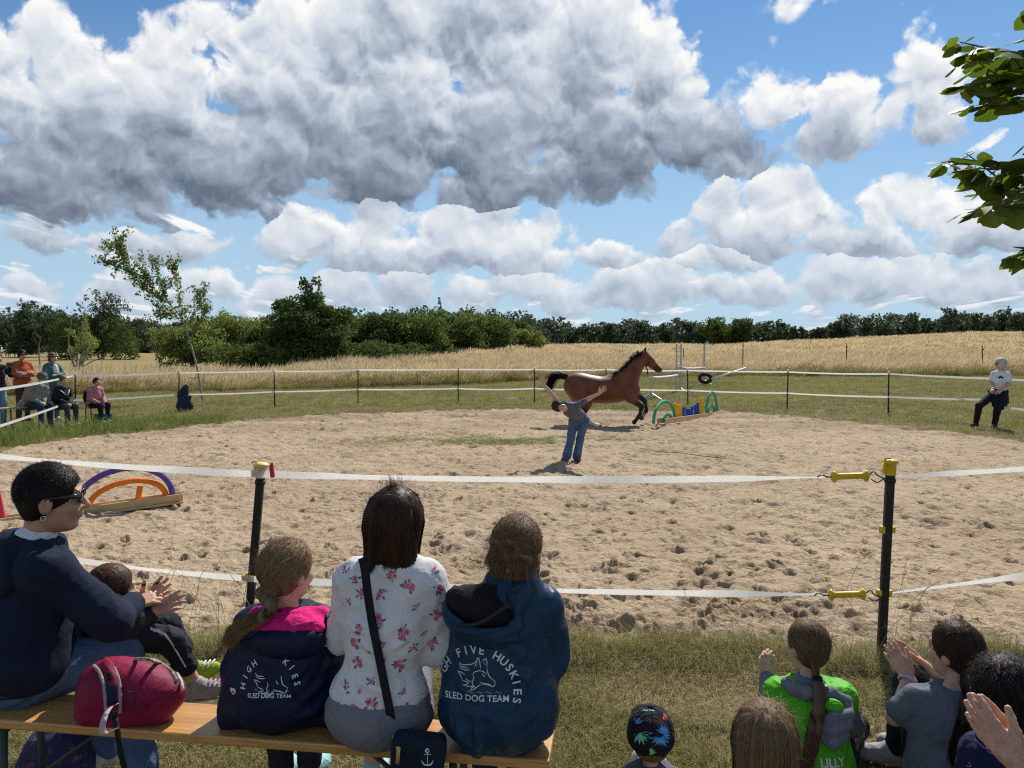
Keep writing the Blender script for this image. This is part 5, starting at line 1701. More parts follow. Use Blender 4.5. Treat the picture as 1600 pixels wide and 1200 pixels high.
    peg.box(c, (.012, .010, .036), roty(-.1), bev=.004); peg.box(c + A(0, .0, .04), (.008, .006, .008), bev=.003)
    o = peg.build('clothes_peg', RED_P, None, False)
    tag(o, 'small red peg clipped on the upper near fence tape', 'peg')

FAR_POSTS = [A(*p, 0) for p in [(-6.6, 8.2), (-8.3, 12.3), (-10.76, 18.9), (-9.21, 21.2), (-6.98, 22.57), (-4.79, 23.86), (-1.71, 24.42), (.71, 24.42), (2.97, 24.3), (5.35, 23.33), (7.84, 21.87), (9.9, 20.18), (10.68, 16.9), (11.3, 13.0)]]
def far_fence():
    root = empty('tape_fence', FAR_POSTS[6], 'far white tape fence on thin black posts round the back of the sand arena', 'fence')
    g = np.random.default_rng(81)
    tops = []
    for i, p in enumerate(FAR_POSTS):
        mb = MB()
        tp = p + A(g.normal(0, .02), g.normal(0, .02), 1.10)
        mb.tube([p - A(0, 0, .1), (p + tp) / 2, tp], .019, 6)
        mb.tube([p + A(0, 0, .08), p + A(.09, 0, .08)], .010, 5)
        o = mb.build('post', BLACK_PLASTIC, root, True)
        cb = MB(); cb.lathe(tp, [(.022, -.04), (.024, .0), (.034, .012), (.030, .03), (.012, .042)], None, 10)
        c = cb.build('cap', WHITE_P, None, True); c.parent = o
        ib = MB(); ib.box(p + A(0, -.02, .47), (.03, .02, .025)); c = ib.build('insulator', WHITE_P, None); c.parent = o
        tops.append(tp)
    for i in range(len(FAR_POSTS) - 1):
        for z, sg in ((1.075, .02), (.47, .03)):
            a = FAR_POSTS[i] + A(0, -.03, z); b = FAR_POSTS[i + 1] + A(0, -.03, z)
            if i == 11 and z < 1: b = FAR_POSTS[12] + A(-.35, -.05, .62)
            p = sag_line(a, b, sg * g.uniform(.3, 1.4), 14)
            up = np.stack([np.zeros(14), -.35 + .3 * np.sin(np.linspace(0, 4, 14) + i), np.ones(14)], -1); up /= np.linalg.norm(up, axis=1, keepdims=True)
            mb = MB(); mb.ribbon(p, .046, up); mb.build('tape', TAPE_FAR, root, False)
near_fence(); far_fence()

# --- pool noodle obstacles in wooden channels
WOOD = mat('pine_board', (0.50, 0.33, 0.15), 0.6, 0.22, 5, 0.3, 50, col2=(0.62, 0.43, 0.21))
def foam(name, c): return mat(name, c, 0.8, 0.08, 12, 0.35, 220, 0.25)
PURPLE = foam('purple_foam', (0.13, 0.075, 0.30)); ORANGE = foam('orange_foam', (0.85, 0.20, 0.02)); CORAL = foam('red_foam', (0.62, 0.06, 0.09))
GREEN_F = foam('green_foam', (0.06, 0.36, 0.17)); YEL_F = foam('yellow_foam', (0.80, 0.42, 0.03)); BLUE_F = foam('blue_foam', (0.03, 0.09, 0.36))
def noodle_arch(a, b, h, r, m, name, root, side=A(0, 0, 0)):
    t_ = np.linspace(0, np.pi, 26)
    c = (np.asarray(a) + np.asarray(b)) / 2; d = (np.asarray(b) - np.asarray(a)) / 2
    P = c[None] - np.cos(t_)[:, None] * d[None] + np.stack([np.zeros(26), np.zeros(26), h * np.sin(t_) ** .9], -1)
    P += side * np.sin(t_)[:, None]
    mb = MB(); mb.tube(P, r, 10)
    return mb.build(name, m, root, True)
def channel(root, a, b, w=.16, h=.11, t=.022, wgap=.0):
    d = nrm(b - a); n = nrm(np.cross(A(0, 0, 1), d)); L = np.linalg.norm(b - a); mid = (a + b) / 2
    Rm = np.stack([d, n, A(0, 0, 1)], 1)
    for off, rr in (((0, 0, t / 2), (L / 2, w / 2 + .05, t / 2)), ((0, -w / 2, h / 2 + t), (L / 2 - .003, t / 2, h / 2)), ((0, w / 2, h / 2 + t), (L / 2 - .003, t / 2, h / 2))):
        mb = MB(); mb.box(mid + Rm @ A(*off), rr, Rm, bev=.004); mb.build('board', WOOD, root)
    return Rm
def obstacle_left():
    a = GP(-260, 838); b = GP(286, 792)
    a[2] = sand_z(a[0], a[1]) + .02; b[2] = sand_z(b[0], b[1]) + .03
    root = empty('noodle_obstacle', (a + b) / 2, 'low jump with purple and orange foam arches in a wooden channel, left on the sand', 'obstacle')
    Rm = channel(root, a, b, .15, .075)
    d = Rm[:, 0]
    f = lambda px: a + d * ((PT(px, 790, (a[1] + b[1]) / 2)[0] - a[0]) / d[0]) + A(0, 0, .03)
    noodle_arch(b - d * .10 + A(0, 0, .05), f(98), .40, .032, PURPLE, 'foam_arch', root)
    noodle_arch(b - d * .17 + A(0, 0, .06), f(115), .25, .030, ORANGE, 'foam_arch', root)
    for px, hh, m_, ln in ((179, .20, ORANGE, .02), (13, .33, CORAL, -.03), (4, .36, CORAL, 0), (-8, .36, CORAL, .02), (-60, .22, BLUE_F, 0), (-75, .2, BLUE_F, 0)):
        p = f(px); mb = MB(); mb.tube([p, p + A(ln, 0, hh / 2), p + A(ln * 2, 0, hh)], .030, 10); mb.build('foam_post', m_, root, False)
def obstacle_mid():
    a = GP(1033, 668); b = GP(1126, 644)
    a[2] = sand_z(a[0], a[1]) + .0; b[2] = sand_z(b[0], b[1]) + .02
    root = empty('noodle_obstacle', (a + b) / 2, 'jump with green foam arches and blue and yellow foam posts in front of the horse', 'obstacle')
    Rm = channel(root, a, b, .18, .12)
    d = Rm[:, 0]; L = np.linalg.norm(b - a)
    def on(px):      # point of the channel seen at photo column px
        lo, hi = -0.4, 1.1
        for _ in range(40):
            mid = (lo + hi) / 2; q = a + d * L * mid
            if 800 + FPX * q[0] / q[1] < px: lo = mid
            else: hi = mid
        return a + d * L * lo + A(0, 0, .05)
    def arch(p0, p1, top, m_):
        q0, q1 = on(p0), on(p1); Y = (q0[1] + q1[1]) / 2
        noodle_arch(q0, q1, PT(p0, top, Y)[2] - .07, .034, m_, 'foam_arch', root)
    arch(1022, 1055, 629, GREEN_F); arch(1037, 1051, 650, GREEN_F); arch(1104, 1121, 607, GREEN_F); arch(1107, 1118, 628, GREEN_F)
    for px, top, m_ in ((1055, 630, YEL_F), (1060, 632, YEL_F), (1064, 632, YEL_F), (1069, 636, BLUE_F), (1074, 638, BLUE_F), (1078, 639, BLUE_F), (1082, 635, BLUE_F), (1087, 632, BLUE_F), (1091, 629, BLUE_F), (1095, 623, YEL_F), (1098.5, 622, YEL_F)):
        q = on(px); zt = PT(px, top, q[1])[2]
        mb = MB(); mb.tube([q, (q + A(0, 0, (zt - q[2]) / 2)), A(q[0], q[1], zt)], .036, 9); mb.build('foam_post', m_, root, False)
obstacle_left(); obstacle_mid()

# --- show jump with stands, poles and a tyre, on the grass behind
PINKP = mat('pink_white_pole', (0.75, 0.45, 0.45), 0.5, 0.1, 10)
def show_jump():
    A0 = GP(1017, 624); A1 = GP(1060, 613); A2 = GP(1100, 601)
    root = empty('show_jump', A1, 'steel show jump stands with white and pink poles on the grass behind the arena', 'jump')
    for p, ztop, w in ((A0, PT(1017, 587, A0[1])[2], .02), (A1, PT(1060, 537, A1[1])[2], .05), (A2, PT(1100, 537, A2[1])[2], .035)):
        mb = MB()
        if w > .04:
            mb.box(p + A(-.09, 0, ztop / 2), (.025, .03, ztop / 2)); mb.box(p + A(.09, 0, ztop / 2), (.025, .03, ztop / 2))
            for z in np.linspace(.2, ztop - .1, 9): mb.box(p + A(0, 0, z), (.065, .012, .012))
        else: mb.box(p + A(0, 0, ztop / 2), (w, w, ztop / 2))
        for sx, sy in ((-.45, -.4), (.5, .25), (.35, -.5), (-.3, .4)): mb.tube([p + A(0, 0, .22), p + A(sx * .8, sy * .8, .02)], .022, 6)
        mb.build('stand', STEEL, root)
        cb = MB(); cb.box(p + A(.0, -.05, min(ztop - .3, 1.0) if ztop > 1.2 else ztop - .04), (.06, .03, .03)); cb.build('cup', WHITE_P, root)
    z1 = PT(1018, 590, A0[1])[2]; z2 = PT(1058, 586, A1[1])[2]
    mb = MB(); mb.tube(sag_line(A0 + A(0, 0, z1), A(A1[0], A1[1], z2), .03, 8), .05, 10); mb.build('pole', WHITE_P, root, True)
    z1 = PT(1063, 574, A1[1])[2]; z2 = PT(1100, 574, A2[1])[2]
    mb = MB(); mb.tube(sag_line(A(A1[0], A1[1], z1), A(A2[0], A2[1], z2), .06, 8), .06, 10); mb.build('pole', PINKP, root, True)
    c = PT(1102, 591, A2[1] - .6)
    mb = MB(); prof = []
    an = np.linspace(0, 2 * np.pi, 25)
    ring = np.stack([.27 * np.cos(an), .10 * np.sin(an) * 0 + .05 * np.sin(an), .19 * np.sin(an)], -1) + c
    mb.tube(ring, .085, 10); o = mb.build('tyre', mat('tyre_rubber', (0.015, 0.015, 0.015), 0.7), None, True)
    tag(o, 'black tyre hung on the right jump stand beside the pole', 'tyre')
    a = GP(1114, 591, .03); b = GP(1168, 577, .1); b = PT(1168, 577, a[1] + 2.0)
    mb = MB(); mb.tube([PT(1112, 592, 35.5), PT(1165, 575, 36.5)], .045, 8); o = mb.build('slanting_pole', WHITE_P, None, True)
    tag(o, 'slanting white pole beside the tyre in front of the tall meadow', 'pole')
show_jump()

# --- scattered small things
def meadow_stakes():
    labs = ['thin dark stake in the golden meadow nearest the right edge', 'thin dark stake in the golden meadow left of the one near the right edge', 'thin dark stake right of the paired field trees', 'thin dark stake behind the show jump', 'short dark stake just left of the horse head', 'short dark stake above the horse back', 'short dark stake above the horse tail']
    for (px, y0, y1, Y), lb in zip([(1536, 540, 566, 48), (1323, 536, 566, 50), (1161, 534, 566, 50), (1068, 545, 562, 60), (973, 540, 552, 85), (937, 541, 552, 85), (879, 540, 552, 85)], labs):
        tp = PT(px, y0, Y); b = A(tp[0], Y, float(terrain(tp[0], Y)) - .1)
        mb = MB(); mb.tube([b, (b + tp) / 2, tp + A(-.06 if px == 1536 else 0, 0, 0)], [.035, .032, .028], 6); mb.box(tp + A(.03, 0, -.25), (.05, .02, .03))
        o = mb.build('meadow_stake', BLACK_PLASTIC, None, True)
        tag(o, lb, 'stake', 'stakes of the wire fence in the meadow')
meadow_stakes()
def whip():
    P = [GP(x, y) for x, y in ((1000, 707), (1030, 711), (1060, 713), (1100, 717), (1134, 720))]
    P = [A(p[0], p[1], sand_z(p[0], p[1]) + .035) for p in P]
    mb = MB(); mb.tube(catmull(np.stack(P), 20), np.linspace(.003, .007, 20), 5)
    tag(mb.build('lunge_whip', BLACK_PLASTIC, None, True), 'long thin dark whip lying on the sand right of the bowing girl', 'whip')
whip()
def dark_sack():
    b = GP(289, 643)
    pr = [ell(b + A(0, 0, .17), (.23, .16, .19), None, .06), ell(b + A(-.05, 0, .42), (.15, .12, .22), None, .06), ell(b + A(.03, 0, .62), (.08, .08, .12), None, .05), cap(b + A(.08, 0, .2), b + A(.17, -.05, .42), .07, .03, .05)]
    o = garment('leaning_bag', pr, .012, mat('dark_navy_fabric', (0.018, 0.02, 0.035), 0.8, 0.4, 14), None, amp=.022, freq=11, seed=6)
    tag(o, 'dark slumped bag leaning on a fence post beside the sapling', 'bag')
dark_sack()

# ------------------------------------------------------------------ horses
def bay_mat():
    m = bpy.data.materials.new('bay_coat'); m.use_nodes = True
    t = NT(m.node_tree); m.node_tree.nodes.clear()
    out = t.n('ShaderNodeOutputMaterial'); b = t.n('ShaderNodeBsdfPrincipled')
    p = t.n('ShaderNodeTexCoord').outputs['Object']
    dk = t.n('ShaderNodeAttribute', attribute_name='dark').outputs['Fac']; wh = t.n('ShaderNodeAttribute', attribute_name='white').outputs['Fac']
    n = t.noise(p, 5.0, 4.0, 0.6)[0]
    c = t.mix(t.sstep(n, 0.3, 0.7), (0.115, 0.032, 0.013), (0.175, 0.055, 0.021))
    c = t.mix(dk, c, (0.012, 0.009, 0.008)); c = t.mix(wh, c, (0.62, 0.55, 0.47))
    t.put(b.inputs['Base Color'], c); t.put(b.inputs['Roughness'], 0.5); t.put(b.inputs['Specular IOR Level'], 0.28); t.put(b.inputs['Sheen Weight'], 0.15)
    m.node_tree.links.new(b.outputs[0], out.inputs[0])
    return m
def bay_horse():
    Y = 17.3
    P = lambda x, y, dy=0.0: PT(x, y, Y) + A(0, dy, 0)
    root = empty('horse', A(PT(940, 665, Y)[0], Y, 0), 'bay horse with black mane and tail cantering to the right across the arena', 'horse')
    pr = [ell(P(902, 603), (.31, .27, .30), roty(.15), .12), ell(P(916, 606), (.33, .28, .30), None, .12), ell(P(938, 609.5), (.43, .30, .305), None, .14), ell(P(962, 608), (.37, .28, .305), None, .14),
          ell(P(978, 601), (.27, .235, .29), roty(-.25), .12), ell(P(988, 608), (.17, .2, .17), None, .1), ell(P(966, 590), (.26, .10, .09), roty(-.1), .1),
          cap(P(978, 590), P(993, 570), .23, .15, .10), cap(P(986, 586), P(998, 566), .19, .14, .10), cap(P(993, 569), P(1005, 556), .15, .105, .08),
          # head
          cap(P(1006, 554), P(1017, 565), .098, .088, .05), cap(P(1015, 563), P(1029, 576.5), .085, .052, .04), ell(P(1009, 564), (.095, .062, .105), roty(.5), .05), cap(P(1012, 567), P(1027, 579.5), .062, .040, .03), ell(P(1030.5, 578), (.062, .052, .060), None, .03)]
    for s_ in (-1, 1):
        e0 = P(1006, 549.5, .05 * s_); pr.append(cap(e0, P(1010, 543, .075 * s_) + A(0, 0, .03), .036, .010, .015))
        pr.append(ell(P(1012.5, 558, .062 * s_), (.028, .02, .02), None, .015))                       # brow over the eye
        pr.append(ell(P(1031.5, 577, .04 * s_), (.02, .014, .02), None, .012))
    def leg(pts, dy, rs):
        q = [P(x, y, dy * f) for (x, y), f in zip(pts, (.75, 1, 1, 1, 1, 1))]
        out = chain(q, rs, .035)
        d = nrm(q[-1] - q[-2]); out.append(cap(q[-1], q[-1] + d * .05, rs[-1] * 1.05, rs[-1] * 1.35, .01))
        return out
    fore = (.13, .085, .056, .036, .043, .046)
    pr += leg([(975, 610), (983, 622), (1001, 634), (998.5, 647), (996.5, 650), (991.5, 656)], -.15, (.17, .10, .058, .037, .045, .042))
    pr += leg([(985, 606), (995, 616), (1009, 626.5), (1012, 640), (1011, 644), (1006, 651.5)], .15, (.16, .095, .056, .036, .044, .042))
    pr += leg([(902, 608), (914, 630), (909, 648), (922.5, 659.5), (925.5, 662), (932, 664)], -.15, (.25, .14, .066, .042, .047, .045))
    pr += leg([(900, 607), (906, 630), (899, 648), (908, 660), (911, 662.5), (917, 664)], .15, (.24, .135, .066, .042, .047, .045))
    V, F = sdf_mesh(pr, .021)
    V = relax(V, F, 1)
    C = V
    def near(pts, r, dy):
        d = np.full(len(V), 9.0)
        for a, b in zip(pts[:-1], pts[1:]):
            a = P(*a, dy); b = P(*b, dy); ab = b - a; t_ = np.clip(((C - a) @ ab) / (ab @ ab), 0, 1)
            d = np.minimum(d, np.linalg.norm(C - (a + t_[:, None] * ab), axis=1))
        return 1 - sm(d, r * .7, r * 1.3)
    dark = np.zeros(len(V)); white = np.zeros(len(V))
    for pts, dy in (([(997, 631), (1001, 634), (998.5, 647), (990, 657)], -.15), ([(1006, 624), (1009, 626.5), (1012, 640), (1004, 653)], .15), ([(911, 642), (909, 648), (922.5, 659.5), (934, 666)], -.15), ([(902, 642), (899, 648), (908, 660), (919, 665)], .15)):
        dark = np.maximum(dark, near(pts, .12, dy))
    dark = np.maximum(dark, near([(1026, 575), (1033, 580)], .085, 0) * .8)
    for s_ in (-1, 1): dark = np.maximum(dark, near([(1012.3, 558.6), (1012.9, 559)], .03, .066 * s_)); dark = np.maximum(dark, near([(1008, 546), (1010, 543)], .04, .06 * s_))
    white = near([(921, 659), (925.5, 662), (930, 664)], .085, -.15)
    white = np.maximum(white, near([(1010, 648), (1007, 651)], .05, .15) * .6)
    dark = dark * (1 - white)
    body = mesh_obj('body', V, F, bay_mat(), attrs={'dark': dark, 'white': white})
    # mane and tail as strands over a core
    g = np.random.default_rng(91)
    HB = hair_mat('horse_black_hair', (0.010, 0.008, 0.008), (0.030, 0.022, 0.020))
    crest = catmull(np.stack([P(1005, 550), P(1002, 551), P(996, 555.5), P(988, 563.5), P(979, 573.5), P(971, 581), P(964, 585.5)]), 60)
    idx = g.integers(0, 60, 900)
    r0 = crest[idx] + np.stack([g.normal(0, .02, 900), g.normal(0, .025, 900), g.normal(0, .01, 900)], -1)
    fl = np.stack([g.uniform(-.16, -.02, 900), np.where(g.uniform(0, 1, 900) < .75, -1, 1) * g.uniform(.06, .14, 900), g.uniform(-.13, .01, 900)], -1)
    S = catmull(np.stack([r0, r0 + fl * .5 + A(-.01, 0, .035), r0 + fl], 1), 6)
    Vr, Fr = ribbons(S, .018, P(985, 600))
    Vc, Fc = sdf_mesh(chain(list(crest[::6]), [.034] * 10, .03), .02)
    Vm, Fm = join_meshes([(Vc, Fc), (Vr, Fr)])
    mane = mesh_obj('mane', Vm, Fm, HB, attrs={'rnd': np.concatenate([np.full(len(Vc), .3), np.repeat(g.uniform(0, 1, 900), 12)])})
    tp = np.stack([P(893, 592), P(884, 589), P(874, 586), P(866, 588), P(860, 596), P(857, 606), P(858, 613)])
    n = 700; off = g.normal(0, 1, (n, 1, 3)) * A(1, .7, 1)
    prof = np.array([.025, .035, .045, .06, .065, .06, .04])[None, :, None]
    S = catmull(tp[None] + off * prof * .75, 14)
    Vr, Fr = ribbons(S, .016, P(870, 610))
    Vc, Fc = sdf_mesh(chain(list(tp), [.05, .05, .055, .06, .06, .05, .025], .03), .02)
    Vm, Fm = join_meshes([(Vc, Fc), (Vr, Fr)])
    tail = mesh_obj('tail', Vm, Fm, HB, attrs={'rnd': np.concatenate([np.full(len(Vc), .3), np.repeat(g.uniform(0, 1, n), 28)])})
    # thin rope round the jaw with a loose end
    mb = MB()
    ring = []
    for a in np.linspace(0, 2 * np.pi, 17): ring.append(P(1013.5, 565.5) + A(.055 * math.cos(a), .085 * math.sin(a), .105 * math.cos(a)))
    mb.tube(ring, .011, 6)
    mb.tube([P(1008.5, 572), P(1011, 577), P(1012, 581), P(1011, 585)], [.012, .012, .014, .016], 6)
    rope = mb.build('neck_rope', BLACK_PLASTIC if 'black_plastic' in MATS else mat('black_plastic', (0.012, 0.011, 0.010), 0.5), None, True)
    adopt(root, body, mane, tail, rope)
bay_horse()

def grazing_horse(px, py, Y, s, face, label, col):
    b = PT(px, py, Y); b[2] = terrain(b[0], Y)
    L = lambda x, z, y=0.0: b + A(x * face * s, y * s, z * s)
    root = empty('grazing_horse', b, label, 'horse', 'horses grazing on the far pasture')
    pr = [ell(L(-.45, 1.15), A(.36, .28, .33) * s, None, .15), ell(L(0, 1.12), A(.55, .29, .30) * s, None, .15), ell(L(.45, 1.12), A(.33, .25, .33) * s, None, .15),
          cap(L(.6, 1.2), L(1.1, .75), .22 * s, .14 * s, .1), cap(L(1.1, .72), L(1.3, .25), .12 * s, .07 * s, .05), cap(L(-.78, 1.3), L(-.9, .7), .07 * s, .05 * s, .05)]
    for x, y in ((-.5, .15), (-.62, -.15), (.45, .15), (.6, -.15)):
        pr += chain([L(x, .95, y), L(x + .02, .5, y), L(x, .05, y)], [.14 * s, .07 * s, .055 * s], .05)
    V, F = sdf_mesh(pr, .06)
    adopt(root, mesh_obj('body', V, F, mat(label[:12] + '_coat', col, 0.5, 0.2, 3)))
grazing_horse(19, 558, 150, 1.0, -1, 'black horse grazing on the far pasture behind the standing spectators', (0.012, 0.010, 0.010))
grazing_horse(184, 548, 175, 1.0, -1, 'dark brown horse grazing far off, right of the half dead bush', (0.04, 0.02, 0.012))

# ------------------------------------------------------------------ people further away
def PX(px, Y, z):
    """world point at photo column px, distance Y and height z"""
    return A((px - 800) / FPX * (Y * math.cos(PITCH) - (z - CAM_H) * math.sin(PITCH)), Y, z)
def cloth(name, c, rough=.85, var=.12, bump=.25, wrinkle=.5, **k): return mat(name, c, rough, var, 9, bump, 260, .2, wrinkle=wrinkle, **k)
JEANS = cloth('blue_denim', (0.055, 0.10, 0.185), .85, .30, col2=(0.10, 0.16, 0.27))
JEANS_D = cloth('dark_denim', (0.022, 0.035, 0.07), .85, .3)
NAVY = cloth('navy_cloth', (0.010, 0.015, 0.035)); BLACKC = cloth('black_cloth', (0.012, 0.012, 0.014))
WHITE_T = cloth('white_cotton', (0.70, 0.71, 0.72), .85, .05); SHOE_W = cloth('white_shoe', (0.55, 0.54, 0.50)); SHOE_D = cloth('dark_shoe', (0.035, 0.03, 0.028))
GLASSES = mat('sunglass_lens', (0.012, 0.010, 0.010), 0.12, spec=0.6)
H_BLACK = hair_mat('black_hair', (0.010, 0.008, 0.008), (0.032, 0.022, 0.018)); H_BROWN = hair_mat('brown_hair', (0.035, 0.017, 0.010), (0.10, 0.05, 0.026))
H_BLOND = hair_mat('dark_blond_hair', (0.13, 0.078, 0.036), (0.36, 0.235, 0.115)); H_WHITE = hair_mat('white_hair', (0.52, 0.48, 0.40), (0.75, 0.70, 0.60)); H_MID = hair_mat('light_brown_hair', (0.085, 0.045, 0.022), (0.25, 0.145, 0.072))

def place(pos, yaw, s):
    """local (x right, y forward, z up) to world; yaw clockwise from +Y seen from above"""
    Rm = rotz(-yaw); pos = np.asarray(pos, float)
    return (lambda x, y, z: pos + Rm @ (A(x, y, z) * s)), Rm
def pose(pos, yaw, s, mode='stand', arms=None, lean=0.0, head=(0, 0, 0), hs=None):
    W, Rm = place(pos, yaw, s)
    if mode == 'stand':
        z0 = .95; hipy = 0.0
        legs = dict(hipL=W(-.085, 0, .92), hipR=W(.085, 0, .92), knL=W(-.10, .03, .50), knR=W(.10, .03, .50), anL=W(-.11, -.01, .09), anR=W(.11, -.01, .09))
    else:
        z0 = .56
        legs = dict(hipL=W(-.09, .03, .535), hipR=W(.09, .03, .535), knL=W(-.12, .46, .53), knR=W(.12, .46, .53), anL=W(-.12, .46, .10), anR=W(.12, .50, .10))
    T = lambda x, y, z: W(x, y + lean * (z) , z0 + z * math.cos(lean * .8))
    a = dict(shL=T(-.158, 0, .43), shR=T(.158, 0, .43))
    arms = arms or 'down'
    if arms == 'crossed': a.update(elL=T(-.25, .05, .20), elR=T(.25, .05, .20), wrL=T(.05, .22, .22), wrR=T(-.05, .24, .19))
    elif arms == 'lap': a.update(elL=T(-.23, .06, .18), elR=T(.23, .06, .18), wrL=T(-.05, .32, .06), wrR=T(.05, .32, .06))
    elif arms == 'knees': a.update(elL=T(-.22, .10, .16), elR=T(.22, .10, .16), wrL=T(-.10, .36, .03), wrR=T(.10, .36, .03))
    elif arms == 'phone': a.update(elL=T(-.22, .14, .24), elR=T(.22, .14, .24), wrL=T(-.06, .33, .46), wrR=T(.06, .33, .46))
    elif arms == 'clap': a.update(elL=T(-.23, .08, .2), elR=T(.23, .08, .2), wrL=T(-.04, .28, .27), wrR=T(.04, .28, .27))
    else: a.update(elL=T(-.21, 0, .14), elR=T(.21, 0, .14), wrL=T(-.20, .08, -.10), wrR=T(.20, .08, -.10))
    f = Rm @ A(0, 1, 0)
    return Fig(s, hs=hs or s, hip=W(0, 0, z0 - .01), chest=T(0, 0, .27), neck=T(0, -.01, .50), head=T(0, .02, .665) , hr=Rm @ head_rot(*head), ftL=f, ftR=f, **a, **legs), W, Rm
def simple_hand(f, sd, dr, dors, s=None):
    return hand_prims(getattr(f, 'wr' + sd), dr, dors, (s or f.s) * 1.0, (.3, .35, .3), .1, (.6, .3), 1 if sd == 'R' else -1)
def glasses(f, parent, big=1.0):
    mb = MB(); s = f.hs
    for sx in (-1, 1):
        c = f.head + f.hr @ (A(.033 * sx, .100, .008) * s); an = np.linspace(0, 2 * np.pi, 14, endpoint=False)
        V = [c + f.hr @ (A(.027 * math.cos(a), -.004 - .006 * abs(math.cos(a)) * (1 if sx * math.cos(a) > 0 else 0), .021 * math.sin(a)) * s * big) for a in an]
        V2 = [v + f.hr @ A(0, .004, 0) for v in V]
        F = [tuple(range(14)), tuple(range(27, 13, -1))] + [(i, (i + 1) % 14, 14 + (i + 1) % 14, 14 + i) for i in range(14)]
        mb.add((V + V2, F))
        mb.tube([f.head + f.hr @ (A(.060 * sx, .094, .014) * s), f.head + f.hr @ (A(.078 * sx, .06, .014) * s), f.head + f.hr @ (A(.083 * sx, -.01, .012) * s)], [.012 * s, .0065 * s, .0034 * s], 8)
    mb.tube([f.head + f.hr @ (A(-.012, .103, .014) * s), f.head + f.hr @ (A(.012, .103, .014) * s)], .003 * s, 6)
    o = mb.build('sunglasses', GLASSES, None, True)
    adopt(parent, o)
    return o
def dressed(root, f, top, bottom, shoes, vox=.013, sleeve='wr', loose=.016, hands=(), skin=None, hairm=None, hair=None, hem=-.10, amp=.010, legg=.012, cuff=None):
    up = nrm(f.neck - f.hip)
    f.body(vox, skin, hands, parent=root)
    pl = [(f.neck + up * .02 * f.s, up)]
    pr = f.torso(loose) + [ell(f.hip + up * .0, A(.165, .125, .10) * f.s + loose, frame(nrm(f.shR - f.shL), up), .05)]
    for sd in 'LR': pr += f.arm(sd, loose * .9, sleeve)
    garment('top', pr, vox, top, root, pl + [(f.hip + up * hem * f.s, -up)], amp, 12, seed=int(abs(f.hip[0] * 100)) % 97)
    pr = [ell(f.hip, A(.16, .12, .12) * f.s + .006, frame(nrm(f.shR - f.shL), up), .05)]
    for sd in 'LR': pr += f.leg(sd, legg)
    garment('trousers', pr, vox, bottom, root, [(f.hip + A(0, 0, .09) * f.s, A(0, 0, 1))], amp * .8, 13, (1, 1, .6), seed=3)
    for sd in 'LR':
        V, F = sdf_mesh(f.shoe(sd), vox * .8); adopt(root, mesh_obj('shoe', V, F, shoes))
    if hair is not None: hair_object(hair[0], hairm, f, hair[1], .006, root)

# --- the bowing girl in the arena
def bowing_girl():
    base = GP(891, 721); base[2] = sand_z(base[0], base[1])
    root = empty('person', base, 'girl in grey T-shirt and jeans bowing with arms spread before the horse', 'person')
    Yb = base[1]
    P = lambda x, y, Y: PT(x, y, Y)
    fw = nrm(A(.38, -.92, -.06)); up = nrm(A(-.80, -.25, .38)); up = nrm(up - fw * (up @ fw)); hr = np.stack([np.cross(fw, up), fw, up], 1)
    f = Fig(.80, hs=.92, hip=P(905, 652, Yb + .05), chest=P(893, 640.5, Yb - .16), neck=P(882, 635, Yb - .33), head=P(874.5, 635.5, Yb - .42), hr=hr,
            shR=P(873, 630, Yb - .28), shL=P(901, 634, Yb - .26), elR=P(859, 612, Yb - .25), elL=P(921, 622.5, Yb - .25), wrR=P(850, 601, Yb - .25), wrL=P(936, 614.5, Yb - .25),
            hipL=P(913, 656, Yb + .05), hipR=P(897, 656, Yb + .02), knL=P(906, 688, Yb), knR=P(891.5, 688, Yb - .03), anL=P(901, 711.5, Yb + .02), anR=P(885.5, 710.5, Yb - .05), ftL=A(.25, -1, 0), ftR=A(-.25, -1, 0))
    hands = [hand_prims(f.wrR, nrm(A(-.35, -.1, 1)), A(0, 1, .1), .88, (.1, .1, .1), .22, (.9, .2), 1), hand_prims(f.wrL, nrm(A(.8, -.1, .75)), A(0, 1, .1), .88, (.1, .1, .1), .16, (.8, .2), -1)]
    f.body(.012, SKIN, hands, parent=root)
    shirt = mat('grey_striped_shirt', (0.10, 0.105, 0.125), .85, .35, 22, .2, 200)
    pr = f.torso(.014)
    for sd in 'LR': pr += f.arm(sd, .012, 'mid')
    up = nrm(f.neck - f.hip)
    garment('shirt', pr, .011, shirt, root, [(f.neck + up * .01, up), (f.hip + up * .02, -up)], .007, 14, seed=4)
    for sd in 'LR':
        h, kn, an = (getattr(f, q + sd) for q in ('hip', 'kn', 'an'))
        pass
    pr = [ell(f.hip, (.125, .11, .10), None, .05)]
    for sd in 'LR':
        h, kn, an = (getattr(f, q + sd) for q in ('hip', 'kn', 'an'))
        pr += [cap(h, kn, .078, .060, .02), cap(kn, an + A(0, 0, -.02), .056, .070, .02)]
    garment('jeans', pr, .011, JEANS, root, [(f.hip + A(0, 0, .085), A(0, 0, 1))], .009, 11, (1, 1, .5), seed=8)
    for sd in 'LR':
        V, F = sdf_mesh(f.shoe(sd), .010); adopt(root, mesh_obj('shoe', V, F, cloth('grey_shoe', (0.10, 0.10, 0.11))))
    st = [hair_short(f, 700, .075, .016, (0, -.7, -.5), 3, .6)]
    g = np.random.default_rng(5)
    hair_object(st, H_BROWN, f, hair_base(f, .010, extra=[ell(f.head + f.hr @ A(0, -.06, .03), (.06, .05, .06), f.hr, .03)], front=.045), .005, root)
bowing_girl()

